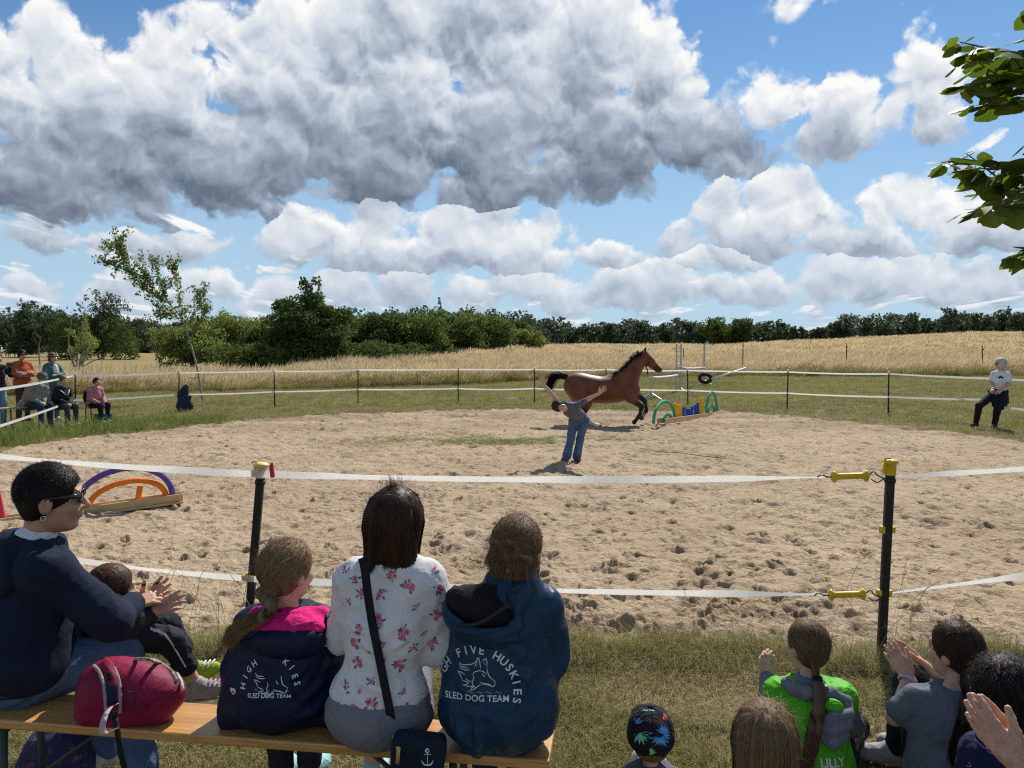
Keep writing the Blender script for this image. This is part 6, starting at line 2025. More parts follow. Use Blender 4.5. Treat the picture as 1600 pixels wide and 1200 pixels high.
# --- the woman leaning on the fence at the right
def fence_woman():
    Y = 16.75
    P = lambda x, y, dy=0: PT(x, y, Y + dy)
    base = A(P(1550, 668)[0], Y, 0)
    root = empty('person', base, 'white haired woman in white T-shirt and sunglasses leaning at the right fence post', 'person')
    hr = head_rot(-1.15, -.05, 0)
    f = Fig(.93, hs=.98, hip=P(1560, 613, .05), chest=P(1562, 594), neck=P(1564, 579.5), head=P(1563.5, 568.5), hr=hr, shL=P(1553, 584, .10), shR=P(1575, 585, -.10), elL=P(1548, 598, .05), elR=P(1577, 600, -.18),
            wrL=P(1551, 607, -.15), wrR=P(1563, 611, -.22), hipL=P(1553, 616, .08), hipR=P(1564, 616, -.05), knL=P(1530, 634, -.05), knR=P(1558, 642, -.02), anL=P(1525, 660, .02), anR=P(1554, 662, -.02), ftL=A(-1, -.5, 0), ftR=A(-.7, -.7, 0))
    hands = [hand_prims(f.wrL, nrm(A(-.4, -.6, -.4)), A(-.3, 0, 1), .95, (.5, .5, .4), .08, (.6, .3), -1), hand_prims(f.wrR, nrm(A(-.8, -.2, -.1)), A(0, -.5, 1), .95, (.5, .5, .4), .08, (.6, .3), 1)]
    f.body(.014, SKIN, hands, parent=root)
    up = nrm(f.neck - f.hip)
    pr = f.torso(.018) + f.arm('L', .018, 'mid') + f.arm('R', .018, 'mid')
    sh = garment('shirt', pr, .012, WHITE_T, root, [(f.neck + up * .01, up), (f.hip + up * .05, -up)], .006, 13, seed=2)
    pr = [ell(f.hip, (.17, .14, .13), None, .05)] + f.leg('L', .016) + f.leg('R', .016)
    garment('trousers', pr, .013, BLACKC, root, [(f.hip + up * .07, up)], .006, 12, seed=5)
    w = [ell(f.hip + A(0, 0, .02), (.20, .17, .07), None, .05), ell(f.hip + A(.06, -.02, -.16), (.13, .13, .22), None, .06), ell(f.hip + A(-.10, -.08, -.17), (.10, .07, .17), None, .05)]
    garment('tied_jacket', w, .014, NAVY, root, (), .016, 10, seed=9)
    for sd in 'LR':
        V, F = sdf_mesh(f.shoe(sd), .012); adopt(root, mesh_obj('shoe', V, F, SHOE_D))
    hair_object([hair_long(f, 700, .04, 4, gap=1.15, flare=.012)], H_WHITE, f, hair_base(f, .016, nape=-.09, extra=[ell(f.head + f.hr @ A(0, -.05, -.05), (.085, .06, .06), f.hr, .03)]), .008, root)
    glasses(f, root, 1.15)
    mb = MB(); c = PT(1560, 590, Y - .13)
    prt = [(strokes([[(-.06, .03), (-.02, .0), (.0, .04), (.03, .0), (.06, .03)], [(-.03, -.02), (0, .02), (.03, -.02)]], .022)[0], strokes([[(-.06, .03), (-.02, .0), (.0, .04), (.03, .0), (.06, .03)], [(-.03, -.02), (0, .02), (.03, -.02)]], .022)[1], 0)]
    lay_on('shirt_print', prt, bvh_of(sh), PT(1558, 590, Y), A(1, 0, 0), A(0, 0, 1), NAVY, root, .004)
fence_woman()

# --- spectators on the far left
def left_group():
    yaw = R(112)
    # bench
    a = A(-10.9, 16.1, .47); b = A(-9.72, 18.15, .47); d = nrm(b - a); n = A(-d[1], d[0], 0)
    root = empty('bench', A(*((a + b) / 2)[:2], 0), 'wooden folding bench with black legs carrying the three seated spectators far left', 'bench')
    mb = MB(); Rm = np.stack([d, n, A(0, 0, 1)], 1); mb.box((a + b) / 2, (np.linalg.norm(b - a) / 2, .125, .014), Rm, bev=.004); mb.build('seat_plank', mat('bench_wood_grey', (0.40, 0.30, 0.18), .6, .2, 6), root)
    for t_ in (.13, .87):
        c = a + (b - a) * t_
        for s_ in (-1, 1):
            mb = MB(); mb.tube([c + n * .09 * s_, c + n * .12 * s_ - A(0, 0, .47)], .013, 6); mb.build('leg', BLACK_PLASTIC, root)
    fwd = A(math.sin(yaw), math.cos(yaw), 0)
    def base_at(px, Y): return A((px - 800) / FPX * (Y + .07), Y, 0)
    def finish(f, root, top, bottom, shoes, hm, hair, skin=None, **k):
        hd = [simple_hand(f, 'L', nrm(f.wrL - f.elL), A(0, 0, 1)), simple_hand(f, 'R', nrm(f.wrR - f.elR), A(0, 0, 1))]
        dressed(root, f, top, bottom, shoes, .017, hands=hd, hairm=hm, hair=hair, skin=skin, **k)
    # standing women
    p = base_at(37, 18.3); root = empty('person', p, 'standing woman in orange red sweater and sunglasses with arms crossed, far left', 'person')
    f, W, Rm = pose(p, yaw, .985, 'stand', 'crossed', head=(.2, 0, 0))
    finish(f, root, cloth('orange_red_knit', (0.42, 0.095, 0.04), .9, .2), cloth('grey_trousers', (0.055, 0.05, 0.05)), SHOE_D, H_BLACK, ([hair_short(f, 300, .08, .02, (0, -.6, -.8), 2)], hair_base(f, .014, extra=[ell(f.head + f.hr @ A(0, -.10, .05), (.05, .05, .05), f.hr, .03), ell(f.head + f.hr @ A(0, -.06, -.06), (.06, .05, .06), f.hr, .03)])), loose=.035)
    glasses(f, root, 1.2)
    band = [cap(f.elL + (f.wrL - f.elL) * .25, f.elL + (f.wrL - f.elL) * .75, .078, .066, .02), cap(f.elR + (f.wrR - f.elR) * .25, f.elR + (f.wrR - f.elR) * .75, .078, .066, .02)]
    V, F = sdf_mesh(band, .013); V = folds(V, vnormals(V, F), .006, 20); adopt(root, mesh_obj('sleeve_pattern', V, F, cloth('patterned_knit', (0.33, 0.24, 0.20), .9, .6)))
    p = base_at(84, 18.5); root = empty('person', p, 'standing blond woman in teal jacket and sunglasses, far left', 'person')
    f, W, Rm = pose(p, yaw, .95, 'stand', 'crossed', head=(.1, 0, 0))
    finish(f, root, cloth('teal_jacket', (0.06, 0.125, 0.125), .7, .2), JEANS, SHOE_W, H_BLOND, ([hair_long(f, 300, .06, 4, gap=1.0)], hair_base(f, .012, nape=-.09)), loose=.03)
    glasses(f, root, 1.2)
    tw, F = sdf_mesh([ell(f.chest + fwd * .10 + A(0, 0, .04), (.075, .075, .17), None, .02)], .014); adopt(root, mesh_obj('white_shirt', tw, F, WHITE_T))
    p = base_at(-1, 17.4); root = empty('person', p, 'standing person in dark top filming with a phone at the left picture edge', 'person')
    f, W, Rm = pose(p, yaw, .95, 'stand', 'phone', head=(.1, 0, 0))
    finish(f, root, cloth('dark_patterned_top', (0.03, 0.03, 0.042), .8, .9), cloth('light_denim', (0.20, 0.30, 0.42), .85, .25), SHOE_D, H_MID, ([hair_long(f, 200, .05, 4)], hair_base(f, .01)))
    mb = MB(); mb.box((f.wrL + f.wrR) / 2 + fwd * .10 + A(0, 0, .05), (.006, .075, .04), Rm @ rotz(R(90)), bev=.004)
    o = mb.build('phone', mat('phone_black', (0.02, 0.02, 0.022), .3), None); tag(o, 'phone held up by the person at the left picture edge', 'phone')
    # seated three
    p = A(*(a + (b - a) * .33)[:2], 0) ; root = empty('person', p, 'seated person in beige jacket and grey hat looking down, on the far left bench', 'person')
    f, W, Rm = pose(p, yaw, .95, 'sit', 'lap', lean=.55, head=(.1, -.35, 0))
    finish(f, root, cloth('green_grey_shirt', (0.16, 0.22, 0.19), .9, .2), JEANS_D, SHOE_D, H_MID, ([hair_short(f, 100, .04, .01, seed=2)], hair_base(f, .008)))
    up = nrm(f.neck - f.hip)
    j = [ell(f.hip + up * .24 - fwd * .03, (.20, .20, .27), frame(A(fwd[1], -fwd[0], 0), up), .06), ell(f.hip - fwd * .18 + A(0, 0, -.02), (.16, .19, .13), None, .08), cap(f.shR, f.elR, .095, .085, .05), cap(f.shL, f.elL, .095, .085, .05), cap(f.shL, f.shR, .09, .09, .05)]
    garment('jacket', j, .014, cloth('beige_jacket', (0.27, 0.21, 0.15), .9, .15), root, [(f.neck + up * .04, up), (f.chest + fwd * .12, fwd)], .012, 9, seed=3)
    hp = [ell(f.head + f.hr @ A(0, -.01, .05), (.10, .115, .085), f.hr, .02), ell(f.head + f.hr @ A(0, .0, .02), (.115, .135, .018), f.hr, .02)]
    garment('hat', hp, .012, cloth('grey_hat', (0.10, 0.095, 0.09)), root, (), .003, 14)
    p = A(*(a + (b - a) * .60)[:2], 0); root = empty('person', p, 'seated person in black jacket with white trim, middle of the far left bench', 'person')
    f, W, Rm = pose(p, yaw + .1, .84, 'sit', 'lap', lean=.2, head=(0, 0, 0))
    finish(f, root, cloth('black_jacket', (0.014, 0.014, 0.018), .7, .2), cloth('charcoal_trousers', (0.05, 0.05, 0.055)), SHOE_W, H_MID, ([hair_short(f, 200, .03, .008, seed=5)], hair_base(f, .006)), loose=.03)
    mb = MB(); up = nrm(f.neck - f.hip); rt = Rm @ A(1, 0, 0)
    c = f.chest + fwd * .155 * f.s + up * .06
    for s_ in (-1, 1): mb.ribbon(catmull(np.stack([c + rt * .11 * s_ + up * .07 - fwd * .05, c + rt * .06 * s_ + fwd * .012, c + rt * .01 * s_ - up * .06 + fwd * .03]), 8), .022, rt)
    mb.build('trim', WHITE_T, root)
    p = A(*(a + (b - a) * .92)[:2], 0); root = empty('person', p, 'small girl in pink jacket sitting at the right end of the far left bench', 'person')
    f, W, Rm = pose(p, yaw + .05, .80, 'sit', 'knees', lean=.25, head=(0, .05, 0))
    finish(f, root, cloth('pink_jacket', (0.45, 0.19, 0.20), .8, .2), BLACKC, SHOE_W, H_BROWN, ([hair_short(f, 250, .05, .008, (0, -.8, -.4), 6, .3)], hair_base(f, .008, extra=[ell(f.head + f.hr @ A(0, -.10, .0), (.03, .04, .06), f.hr, .03)])), loose=.03)
    pr = [ell(f.hip - fwd * .14 + A(0, 0, .16), (.12, .13, .18), None, .05)]
    o = garment('backpack', pr, .013, BLACKC, None, (), .008, 12); tag(o, 'black backpack on the back of the girl in pink', 'backpack')
    bc = A(*(p + fwd * .3)[:2], .10)
    mb = MB(); mb.box(bc, (.17, .11, .10), Rm, bev=.02); mb.box(bc + A(0, 0, .105), (.175, .115, .012), Rm, bev=.006)
    o = mb.build('cool_box', cloth('petrol_plastic', (0.01, 0.10, 0.13)), None); tag(o, 'dark teal box on the grass below the girl in pink', 'box')
left_group()

# ------------------------------------------------------------------ the bench in the foreground and the people on it
BZ = .48
def bench_wood():
    m = bpy.data.materials.new('varnished_bench_wood'); m.use_nodes = True
    t = NT(m.node_tree); m.node_tree.nodes.clear()
    out = t.n('ShaderNodeOutputMaterial'); b = t.n('ShaderNodeBsdfPrincipled')
    p = t.n('ShaderNodeTexCoord').outputs['Object']
    gr = t.noise(t.v('MULTIPLY', p, (2.0, 38.0, 38.0)), 1.6, 5.0, 0.6, 1.2)[0]
    big = t.noise(t.v('MULTIPLY', p, (1.0, 7.0, 7.0)), 2.0, 3.0, 0.5)[0]
    c = t.mix(t.sstep(gr, 0.3, 0.7), (0.43, 0.20, 0.052), (0.60, 0.32, 0.10))
    c = t.mix(t.m('MULTIPLY', t.sstep(big, 0.5, 0.72), 0.45), c, (0.34, 0.14, 0.035))
    sc = t.noise(t.v('MULTIPLY', p, (9.0, 60.0, 60.0)), 3.0, 3.0, 0.7)[0]
    c = t.mix(t.m('MULTIPLY', t.sstep(sc, 0.66, 0.78), 0.5), c, (0.66, 0.45, 0.22))
    t.put(b.inputs['Base Color'], c); t.put(b.inputs['Roughness'], t.lin(gr, 0.3, 0.7, 0.28, 0.45)); t.put(b.inputs['Coat Weight'], 0.25); t.put(b.inputs['Coat Roughness'], 0.25)
    bp = t.n('ShaderNodeBump'); t.put(bp.inputs['Strength'], 0.15); t.put(bp.inputs['Distance'], 0.002); t.put(bp.inputs['Height'], gr); t.put(b.inputs['Normal'], bp.outputs[0])
    m.node_tree.links.new(b.outputs[0], out.inputs[0])
    return m
def near_bench():
    fr = GP(872, 1143, BZ); nr_ = GP(858, 1189, BZ); fl = GP(262, 1100, BZ); nl = GP(50, 1129, BZ)
    d = nrm(nr_ - nl); n = A(-d[1], d[0], 0)
    w = .215
    e1 = nr_ + n * w / 2; e0 = e1 - d * 2.2
    root = empty('bench', A(*((e0 + e1) / 2)[:2], 0), 'long varnished orange brown wooden bench in the foreground, people sitting on it', 'bench')
    Rm = np.stack([d, n, A(0, 0, 1)], 1)
    mb = MB(); mb.box(A(0, 0, 0), (1.1, w / 2, .016), None, bev=.006)
    pl = mb.build('seat_plank', bench_wood())
    M = Matrix([list(Rm[i]) + [float(((e0 + e1) / 2)[i] - (.016 if i == 2 else 0))] for i in range(3)] + [[0, 0, 0, 1]])
    pl.parent = root; pl.matrix_parent_inverse = Matrix.Translation(root.location).inverted(); pl.matrix_basis = M
    for t_ in (.14, .86):
        c = e0 + (e1 - e0) * t_
        mb = MB()
        for s_ in (-1, 1): mb.tube([c + n * .08 * s_ - A(0, 0, .03), c + n * .10 * s_ - A(0, 0, .46)], .013, 8)
        mb.tube([c - n * .10 - A(0, 0, .44), c + n * .10 - A(0, 0, .44)], .012, 8); mb.tube([c - n * .09 - A(0, 0, .05), c + n * .09 - A(0, 0, .05)], .012, 8)
        cc = c + d * (.35 if t_ < .5 else -.35)
        mb.tube([c - A(0, 0, .30), cc - A(0, 0, .035)], .008, 6)
        mb.build('leg_frame', mat('green_black_steel', (0.03, 0.04, 0.035), .5), root, True)
near_bench()

def seat_plane(): return ((0, 0, BZ + .004), (0, 0, -1))
WHITE_PRINT = mat('white_print', (0.70, 0.71, 0.72), .6); DIM_PRINT = mat('faded_print', (0.10, 0.13, 0.20), .6)
HUSKY = [[(305, 392), (322, 345), (335, 325), (346, 365), (350, 400)], [(318, 388), (332, 350)], [(360, 348), (376, 336), (390, 331), (396, 360), (396, 392)], [(372, 352), (386, 372)], [(396, 392), (402, 425), (418, 455), (457, 482)], [(457, 482), (452, 508), (438, 520), (400, 510), (356, 506)], [(356, 506), (330, 522), (305, 540), (276, 552)], [(276, 552), (290, 530), (300, 520), (255, 525), (220, 518)], [(220, 518), (250, 512), (262, 500), (235, 490), (216, 486)], [(216, 486), (200, 455), (176, 432)], [(176, 432), (205, 436), (235, 450)], [(188, 372), (215, 385), (255, 380), (300, 366), (322, 340)], [(186, 378), (205, 398), (262, 402)], [(190, 404), (230, 418), (275, 412)], [(292, 438), (312, 420), (350, 412), (382, 425), (392, 440)], [(292, 438), (302, 460), (290, 495), (302, 520), (320, 535)], [(362, 430), (372, 445), (384, 452)], [(345, 490), (372, 500), (410, 505), (436, 522)], [(240, 470), (262, 485), (290, 492)], [(436, 478), (452, 488)]]
def husky(scale, cx=320, cy=440, keep=None):
    L = HUSKY if keep is None else [HUSKY[i] for i in keep]
    return [[((x - cx) * scale, -(y - cy) * scale) for x, y in ln] for ln in L]

# --- girl in the navy jacket
def navy_girl():
    root = empty('person', PX(440, 2.60, 0), 'blond girl in navy jacket with bright pink hood lining sitting on the bench', 'person')
    f = Fig(.78, hs=.92, hip=PX(440, 2.60, .575), chest=PX(446, 2.60, .73), neck=PX(452, 2.60, .855), head=PX(449, 2.61, .985), hr=head_rot(.55, .05, .05), shL=PX(398, 2.60, .80), shR=PX(503, 2.60, .80), elL=PX(378, 2.62, .63), elR=PX(522, 2.62, .62),
            wrL=PX(425, 2.84, .58), wrR=PX(480, 2.84, .58), hipL=PX(412, 2.62, .555), hipR=PX(468, 2.62, .555), knL=PX(425, 2.93, .55), knR=PX(478, 2.93, .55), anL=PX(440, 2.90, .14), anR=PX(485, 2.92, .14), ftL=A(0, 1, 0), ftR=A(.2, 1, 0))
    hands = [hand_prims(f.wrL, A(.5, .8, 0), A(0, 0, 1), .8, side=-1), hand_prims(f.wrR, A(-.5, .8, 0), A(0, 0, 1), .8)]
    f.body(.0105, SKIN, hands, parent=root)
    NJ = cloth('navy_softshell', (0.006, 0.011, 0.034), .50, .15, .15, wrinkle=.3, wscale=7); PINK = cloth('pink_fleece', (0.72, 0.02, 0.19), .9, .1, .5)
    pr = f.torso(.026) + f.arm('L', .026) + f.arm('R', .026)
    pr += [ell(PX(436, 2.575, .555), (.195, .150, .085), None, .07), ell(PX(441, 2.575, .66), (.165, .125, .15), None, .08), cap(PX(392, 2.58, .60), PX(362, 2.54, .50), .05, .035, .06), cap(PX(500, 2.58, .58), PX(522, 2.53, .50), .05, .035, .06)]
    cr = [(PX(395, 2.46, .70), PX(470, 2.44, .62), .016, .009), (PX(500, 2.48, .74), PX(440, 2.44, .66), .014, .008), (PX(520, 2.52, .66), PX(470, 2.45, .60), .015, .010), (PX(380, 2.50, .60), PX(430, 2.44, .55), .016, .009), (PX(515, 2.5, .57), PX(455, 2.44, .54), .014, .009), (PX(525, 2.55, .72), PX(500, 2.5, .66), .015, .012), (PX(385, 2.53, .78), PX(392, 2.5, .66), .02, .01)]
    jk = garment('jacket', pr, .0075, NJ, root, [seat_plane(), (f.neck + A(0, 0, .012), A(0, 0, 1))], .012, 6, (1, 1, .8), 21, cr)
    # hood lying open on the shoulders
    hc = PX(451, 2.525, .80)
    hood = [ell(hc + A(0, -.024, -.018), (.130, .062, .066), rotx(.25), .03), cap(PX(395, 2.56, .825), PX(505, 2.56, .825), .034, .034, .03)]
    hood += [cut(ell(hc + A(0, .004, .045), (.118, .060, .055), rotx(.25), .012))]
    garment('hood', hood, .0065, NJ, root, (), .004, 13, seed=4)
    lin = [ell(hc + A(.004, -.008, .022), (.118, .060, .050), rotx(.35), .02), cap(PX(402, 2.575, .84), PX(500, 2.575, .84), .032, .032, .03)]
    garment('hood_lining', lin, .0065, PINK, root, [(f.head + A(0, 0, -.085), A(0, 0, 1))], .005, 16, seed=7, creases=[(PX(440, 2.5, .82), PX(430, 2.48, .80), .01, .006)])
    # trousers and shoes
    pr = [ell(f.hip, (.13, .11, .09), None, .04)] + f.leg('L', .012) + f.leg('R', .012)
    garment('trousers', pr, .013, cloth('dark_leggings', (0.02, 0.022, 0.03)), root, (), .004, 12)
    for sd in 'LR':
        V, F = sdf_mesh(f.shoe(sd), .011); adopt(root, mesh_obj('shoe', V, F, cloth('light_blue_shoe', (0.30, 0.50, 0.55))))
    # hair: loose low ponytail blown to the left
    tie = A(-.035, -.098, -.062)
    inv = lambda p: ((np.asarray(p) - f.head) @ f.hr) / f.hs
    tail = [tie, inv(PX(428, 2.50, .90)), inv(PX(408, 2.47, .875)), inv(PX(385, 2.46, .855)), inv(PX(366, 2.47, .825)), inv(PX(358, 2.48, .79))]
    st = [hair_to_tie(f, 3400, tie, tail[1:], 31, .022, .008, fly=.012, K=20), flyaways(f, 420, 32, .11, .016), hair_short(f, 900, .06, .007, (-.25, -.95, -.2), 33, .18)]
    g = np.random.default_rng(34)
    loose = []
    for i in range(70):
        a = PX(g.uniform(430, 500), 2.60, g.uniform(1.0, 1.09)); loose.append(np.stack([a, a + A(.03, -.02, .01), a + A(g.uniform(.02, .08), g.uniform(-.06, .02), g.uniform(-.03, .03)), a + A(g.uniform(.03, .13), g.uniform(-.06, .04), g.uniform(-.06, .02))]))
    st.append((catmull(np.stack(loose), 8), .0008))
    hair_object(st, H_BLOND, f, hair_base(f, .008, -.075, extra=chain([f.head + f.hr @ (tie * f.hs)] + [to_world(f, q) for q in tail[1:4]], [.020, .022, .018, .008], .015)), .0017, root, seed=3)
    mb = MB(); tw = to_world(f, tie); mb.lathe(tw, [(.010, -.008), (.016, -.005), (.017, 0), (.016, .005), (.010, .008)], frame(to_world(f, tail[1]) - tw, (0, 0, 1))[:, [1, 2, 0]], 12); mb.build('hair_tie', cloth('white_tie', (0.5, 0.5, 0.48)), root, True)
    # print on the back
    bv = bvh_of(jk)
    k = 1 / 5.0 * .00218 * .80
    c0 = PT(425, 1055, 2.46)
    rt = A(1, .02, -.02); upv = A(0, 0, 1)
    V, F = arc_text('HIGH', .0255, .092, R(155), R(15.5)); p1 = (V + np.array((.010, -.036)), F, 0)
    V, F = arc_text('KIES', .0255, .092, R(28), R(15.5)); p2 = (V + np.array((-.016, -.030)), F, 0)
    V, F, _ = text_polys('SLED DOG TEAM', .0185, .0003); V[:, 1] -= .058 + .9 * V[:, 0] ** 2
    hk = strokes(husky(.00040, keep=[4, 5, 6, 7, 8, 9, 10, 12, 13, 15, 16, 17]), .0022); hv = hk[0] + np.array((.003, -.012))
    dots = strokes([[(-.05 + .02 * i, -.040), (-.045 + .02 * i, -.036), (-.036 + .02 * i, -.040)] for i in range(6)], .004)
    for nm, pcs in (('lettering', [p1]), ('lettering', [p2]), ('lettering', [(V, F, 0)]), ('dog_emblem', [(hv, hk[1], 0)]), ('paw_row', [(dots[0], dots[1], 1)])):
        o = lay_on(nm, pcs, bv, c0, rt, upv, [WHITE_PRINT, DIM_PRINT], root)
        if o: o['kind'] = 'stuff'
    h2 = strokes([[(0, -.012), (-.008, .0), (-.005, .008), (0, .004), (.005, .008), (.008, .0), (0, -.012)]], .007)
    lay_on('heart_print', [(h2[0], h2[1], 0)], bv, PT(364, 1080, 2.46), rt, upv, WHITE_PRINT, root)
    badge = strokes([[(.015 * math.cos(a), .018 * math.sin(a)) for a in np.linspace(0, 6.3, 10)], [(-.004, -.004), (0, .006), (.004, -.004)]], .004)
    lay_on('sleeve_badge', [(badge[0], badge[1], 0)], bv, PT(527, 1005, 2.5), A(.5, .86, 0), upv, WHITE_PRINT, root)
navy_girl()

# --- woman in the flowered shirt
def flower_woman():
    root = empty('person', PX(600, 2.47, 0), 'woman with long dark brown hair in white flowered shirt and grey shorts on the bench', 'person')
    f = Fig(.95, hs=1.0, hip=PX(592, 2.46, .59), chest=PX(607, 2.47, .86), neck=PX(614, 2.47, 1.045), head=PX(619, 2.49, 1.175), hr=head_rot(.25, .02, 0), shL=PX(554, 2.48, .995), shR=PX(668, 2.47, .995), elL=PX(538, 2.56, .78), elR=PX(684, 2.50, .765),
            wrL=PX(575, 2.80, .72), wrR=PX(648, 2.78, .72), hipL=PX(556, 2.47, .56), hipR=PX(632, 2.47, .56), knL=PX(578, 2.92, .56), knR=PX(648, 2.92, .56), anL=PX(585, 2.93, .12), anR=PX(650, 2.95, .12), ftL=A(0, 1, 0), ftR=A(.2, 1, 0))
    hands = [hand_prims(f.wrL, A(.6, .6, 0), A(0, 0, 1), .92, side=-1), hand_prims(f.wrR, A(-.6, .6, 0), A(0, 0, 1), .92)]
    f.body(.0105, SKIN, hands, parent=root)
    WS = cloth('white_jersey', (0.70, 0.69, 0.69), .9, .03, .35, wrinkle=.3, wscale=8)
    up = nrm(f.neck - f.hip)
    pr = [ell(f.hip + A(.004, 0, .045), (.156, .125, .10), None, .05), cap(f.hip + A(.006, 0, .10), f.chest + A(0, 0, -.03), .108, .114, .06), ell(f.chest, (.138, .110, .15), None, .06), cap(PX(570, 2.47, .985), PX(652, 2.46, .985), .066, .066, .05),
          cap(f.chest + A(0, 0, .08), f.neck + A(0, 0, .005), .085, .058, .04), cap(f.shL, f.neck, .052, .056, .04), cap(f.shR, f.neck, .052, .056, .04)]
    pr += [cap(f.shL, f.elL, .060, .055, .03), cap(f.elL, f.wrL, .055, .042, .03), cap(f.shR, f.elR, .062, .058, .03), cap(f.elR, f.wrR, .058, .042, .03)]
    cr = []
    for (x0, y0, x1, y1, w, h) in [(540, 1000, 600, 1020, .015, .010), (600, 1022, 650, 990, .014, .010), (545, 1060, 620, 1085, .016, .012), (610, 1090, 662, 1050, .015, .012), (650, 960, 610, 985, .014, .008), (548, 945, 590, 965, .014, .008), (670, 930, 655, 1000, .014, .009), (688, 940, 682, 1010, .012, .008), (560, 915, 600, 930, .013, .006), (665, 1040, 690, 1030, .01, .008), (664, 1000, 692, 985, .01, .007)]:
        cr.append((PT(x0, y0, 2.35), PT(x1, y1, 2.35), w, h))
    shirt = garment('shirt', pr, .0075, WS, root, [(PX(592, 2.4, .577), A(0, 0, -1)), (f.neck + A(0, 0, .045), up)], .007, 9, (1, 1, 1), 31, cr)
    pr = [ell(PX(592, 2.45, .575), (.168, .135, .125), None, .05)] + f.leg('L', .012) + f.leg('R', .012)
    garment('shorts', pr, .0085, cloth('grey_marl_jersey', (0.185, 0.185, 0.21), .95, .10, .5), root, [(A(0, 2.78, 0), A(0, 1, 0))], .003, 14, seed=6)
    for sd in 'LR':
        V, F = sdf_mesh(f.shoe(sd), .011); adopt(root, mesh_obj('shoe', V, F, cloth('mint_shoe', (0.35, 0.55, 0.56))))
    # straight long hair
    inv = lambda p: ((np.asarray(p) - f.head) @ f.hr) / f.hs
    def ends(S):
        t_ = np.linspace(0, 1, S.shape[1])[None, :, None] ** 2
        side = np.sign(S[:, -1:, :1]); S = S.copy()
        back = np.exp(-(S[:, -1:, :1] / .03) ** 2)
        S[:, :, 0:1] += -.020 * t_ + .018 * t_ * side * back
        S[:, :, 2:3] += .035 * t_ * back
        return S
    st = [hair_long(f, 4200, .10, 41, (0.01, -.01), .010, ends, 15, 1.2), flyaways(f, 380, 42, .12, .012)]
    g = np.random.default_rng(43)
    tuftp = to_world(f, on_scalp(A(.005, -.03, .14)))
    tf = []
    for i in range(90):
        b = tuftp + g.normal(0, .006, 3); d = A(g.normal(0, .010), -.004, .022) * g.uniform(.7, 1.5)
        tf.append(np.stack([b, b + d, b + d * 1.5 + A(g.normal(0, .01), 0, -.004), b + d * 1.2 + A(g.normal(.004, .015), -.012, -.022)]))
    st.append((catmull(np.stack(tf), 8), .001))
    nb = f.head + f.hr @ A(0, -.055, -.10)
    base = hair_base(f, .010, -.17, extra=[ell(f.head + f.hr @ A(0, -.045, -.05), (.083, .062, .10), f.hr, .03), ell(f.head + f.hr @ A(-.045, -.035, -.115), (.038, .045, .06), f.hr, .03), ell(f.head + f.hr @ A(.04, -.035, -.11), (.038, .042, .055), f.hr, .03)])
    hair_object(st, hair_mat('dark_brown_hair', (0.020, 0.010, 0.007), (0.075, 0.034, 0.018), .48), f, base, .0017, root, seed=4)
    mb = MB(); mb.lathe(tuftp + A(0, -.004, .003), [(.006, -.005), (.011, 0), (.006, .005)], None, 10); mb.build('hair_tie', WHITE_T, root, True)
    # flower print
    bv = bvh_of(shirt)
    PKL = mat('print_pink', (0.60, 0.17, 0.24), .8); PKD = mat('print_rose', (0.48, 0.03, 0.12), .8); GRY = mat('print_leaf', (0.12, 0.12, 0.15), .8); PKP = mat('print_blush', (0.66, 0.33, 0.36), .8)
    def blob(c, r, n=9, k=.25, ph=0.0, asp=1.0, rot=0.0):
        an = np.linspace(0, 2 * np.pi, n * 2, endpoint=False); rr = r * (1 + k * np.cos(an * (5 if k > .1 else 1) + ph))
        P = np.stack([rr * np.cos(an), rr * np.sin(an) * asp], -1); c_, s_ = math.cos(rot), math.sin(rot)
        return np.concatenate([P @ np.array(((c_, s_), (-s_, c_))) + np.asarray(c), [c]]), [(i, (i + 1) % (2 * n), 2 * n) for i in range(2 * n)]
    pieces = []
    g = np.random.default_rng(44)
    def bouquet(u, v, s, big):
        for i in range(5 if big else 3):
            a = g.uniform(0, 6.28); r = g.uniform(.013, .019) * s
            V, F = blob((u + r * math.cos(a), v + r * math.sin(a)), .0065 * s * g.uniform(.7, 1.2), 5, 0, 0, .42, a); pieces.append((V, F, 2))
        for i in range(3 if big else 1):
            a = g.uniform(0, 6.28); r = (.009 * s if big else 0)
            c = (u + r * math.cos(a + i * 2.1), v + r * math.sin(a + i * 2.1))
            V, F = blob(c, .0085 * s * g.uniform(.8, 1.15), 9, .22, g.uniform(0, 6)); pieces.append((V, F, 0 if g.uniform() < .65 else 3))
            V, F = blob(c, .0042 * s, 6, .0); pieces.append((V, F, 1))
        for i in range(2):
            a = g.uniform(0, 6.28); V, F = blob((u + .014 * s * math.cos(a), v + .014 * s * math.sin(a)), .0034 * s, 5, 0); pieces.append((V, F, 1))
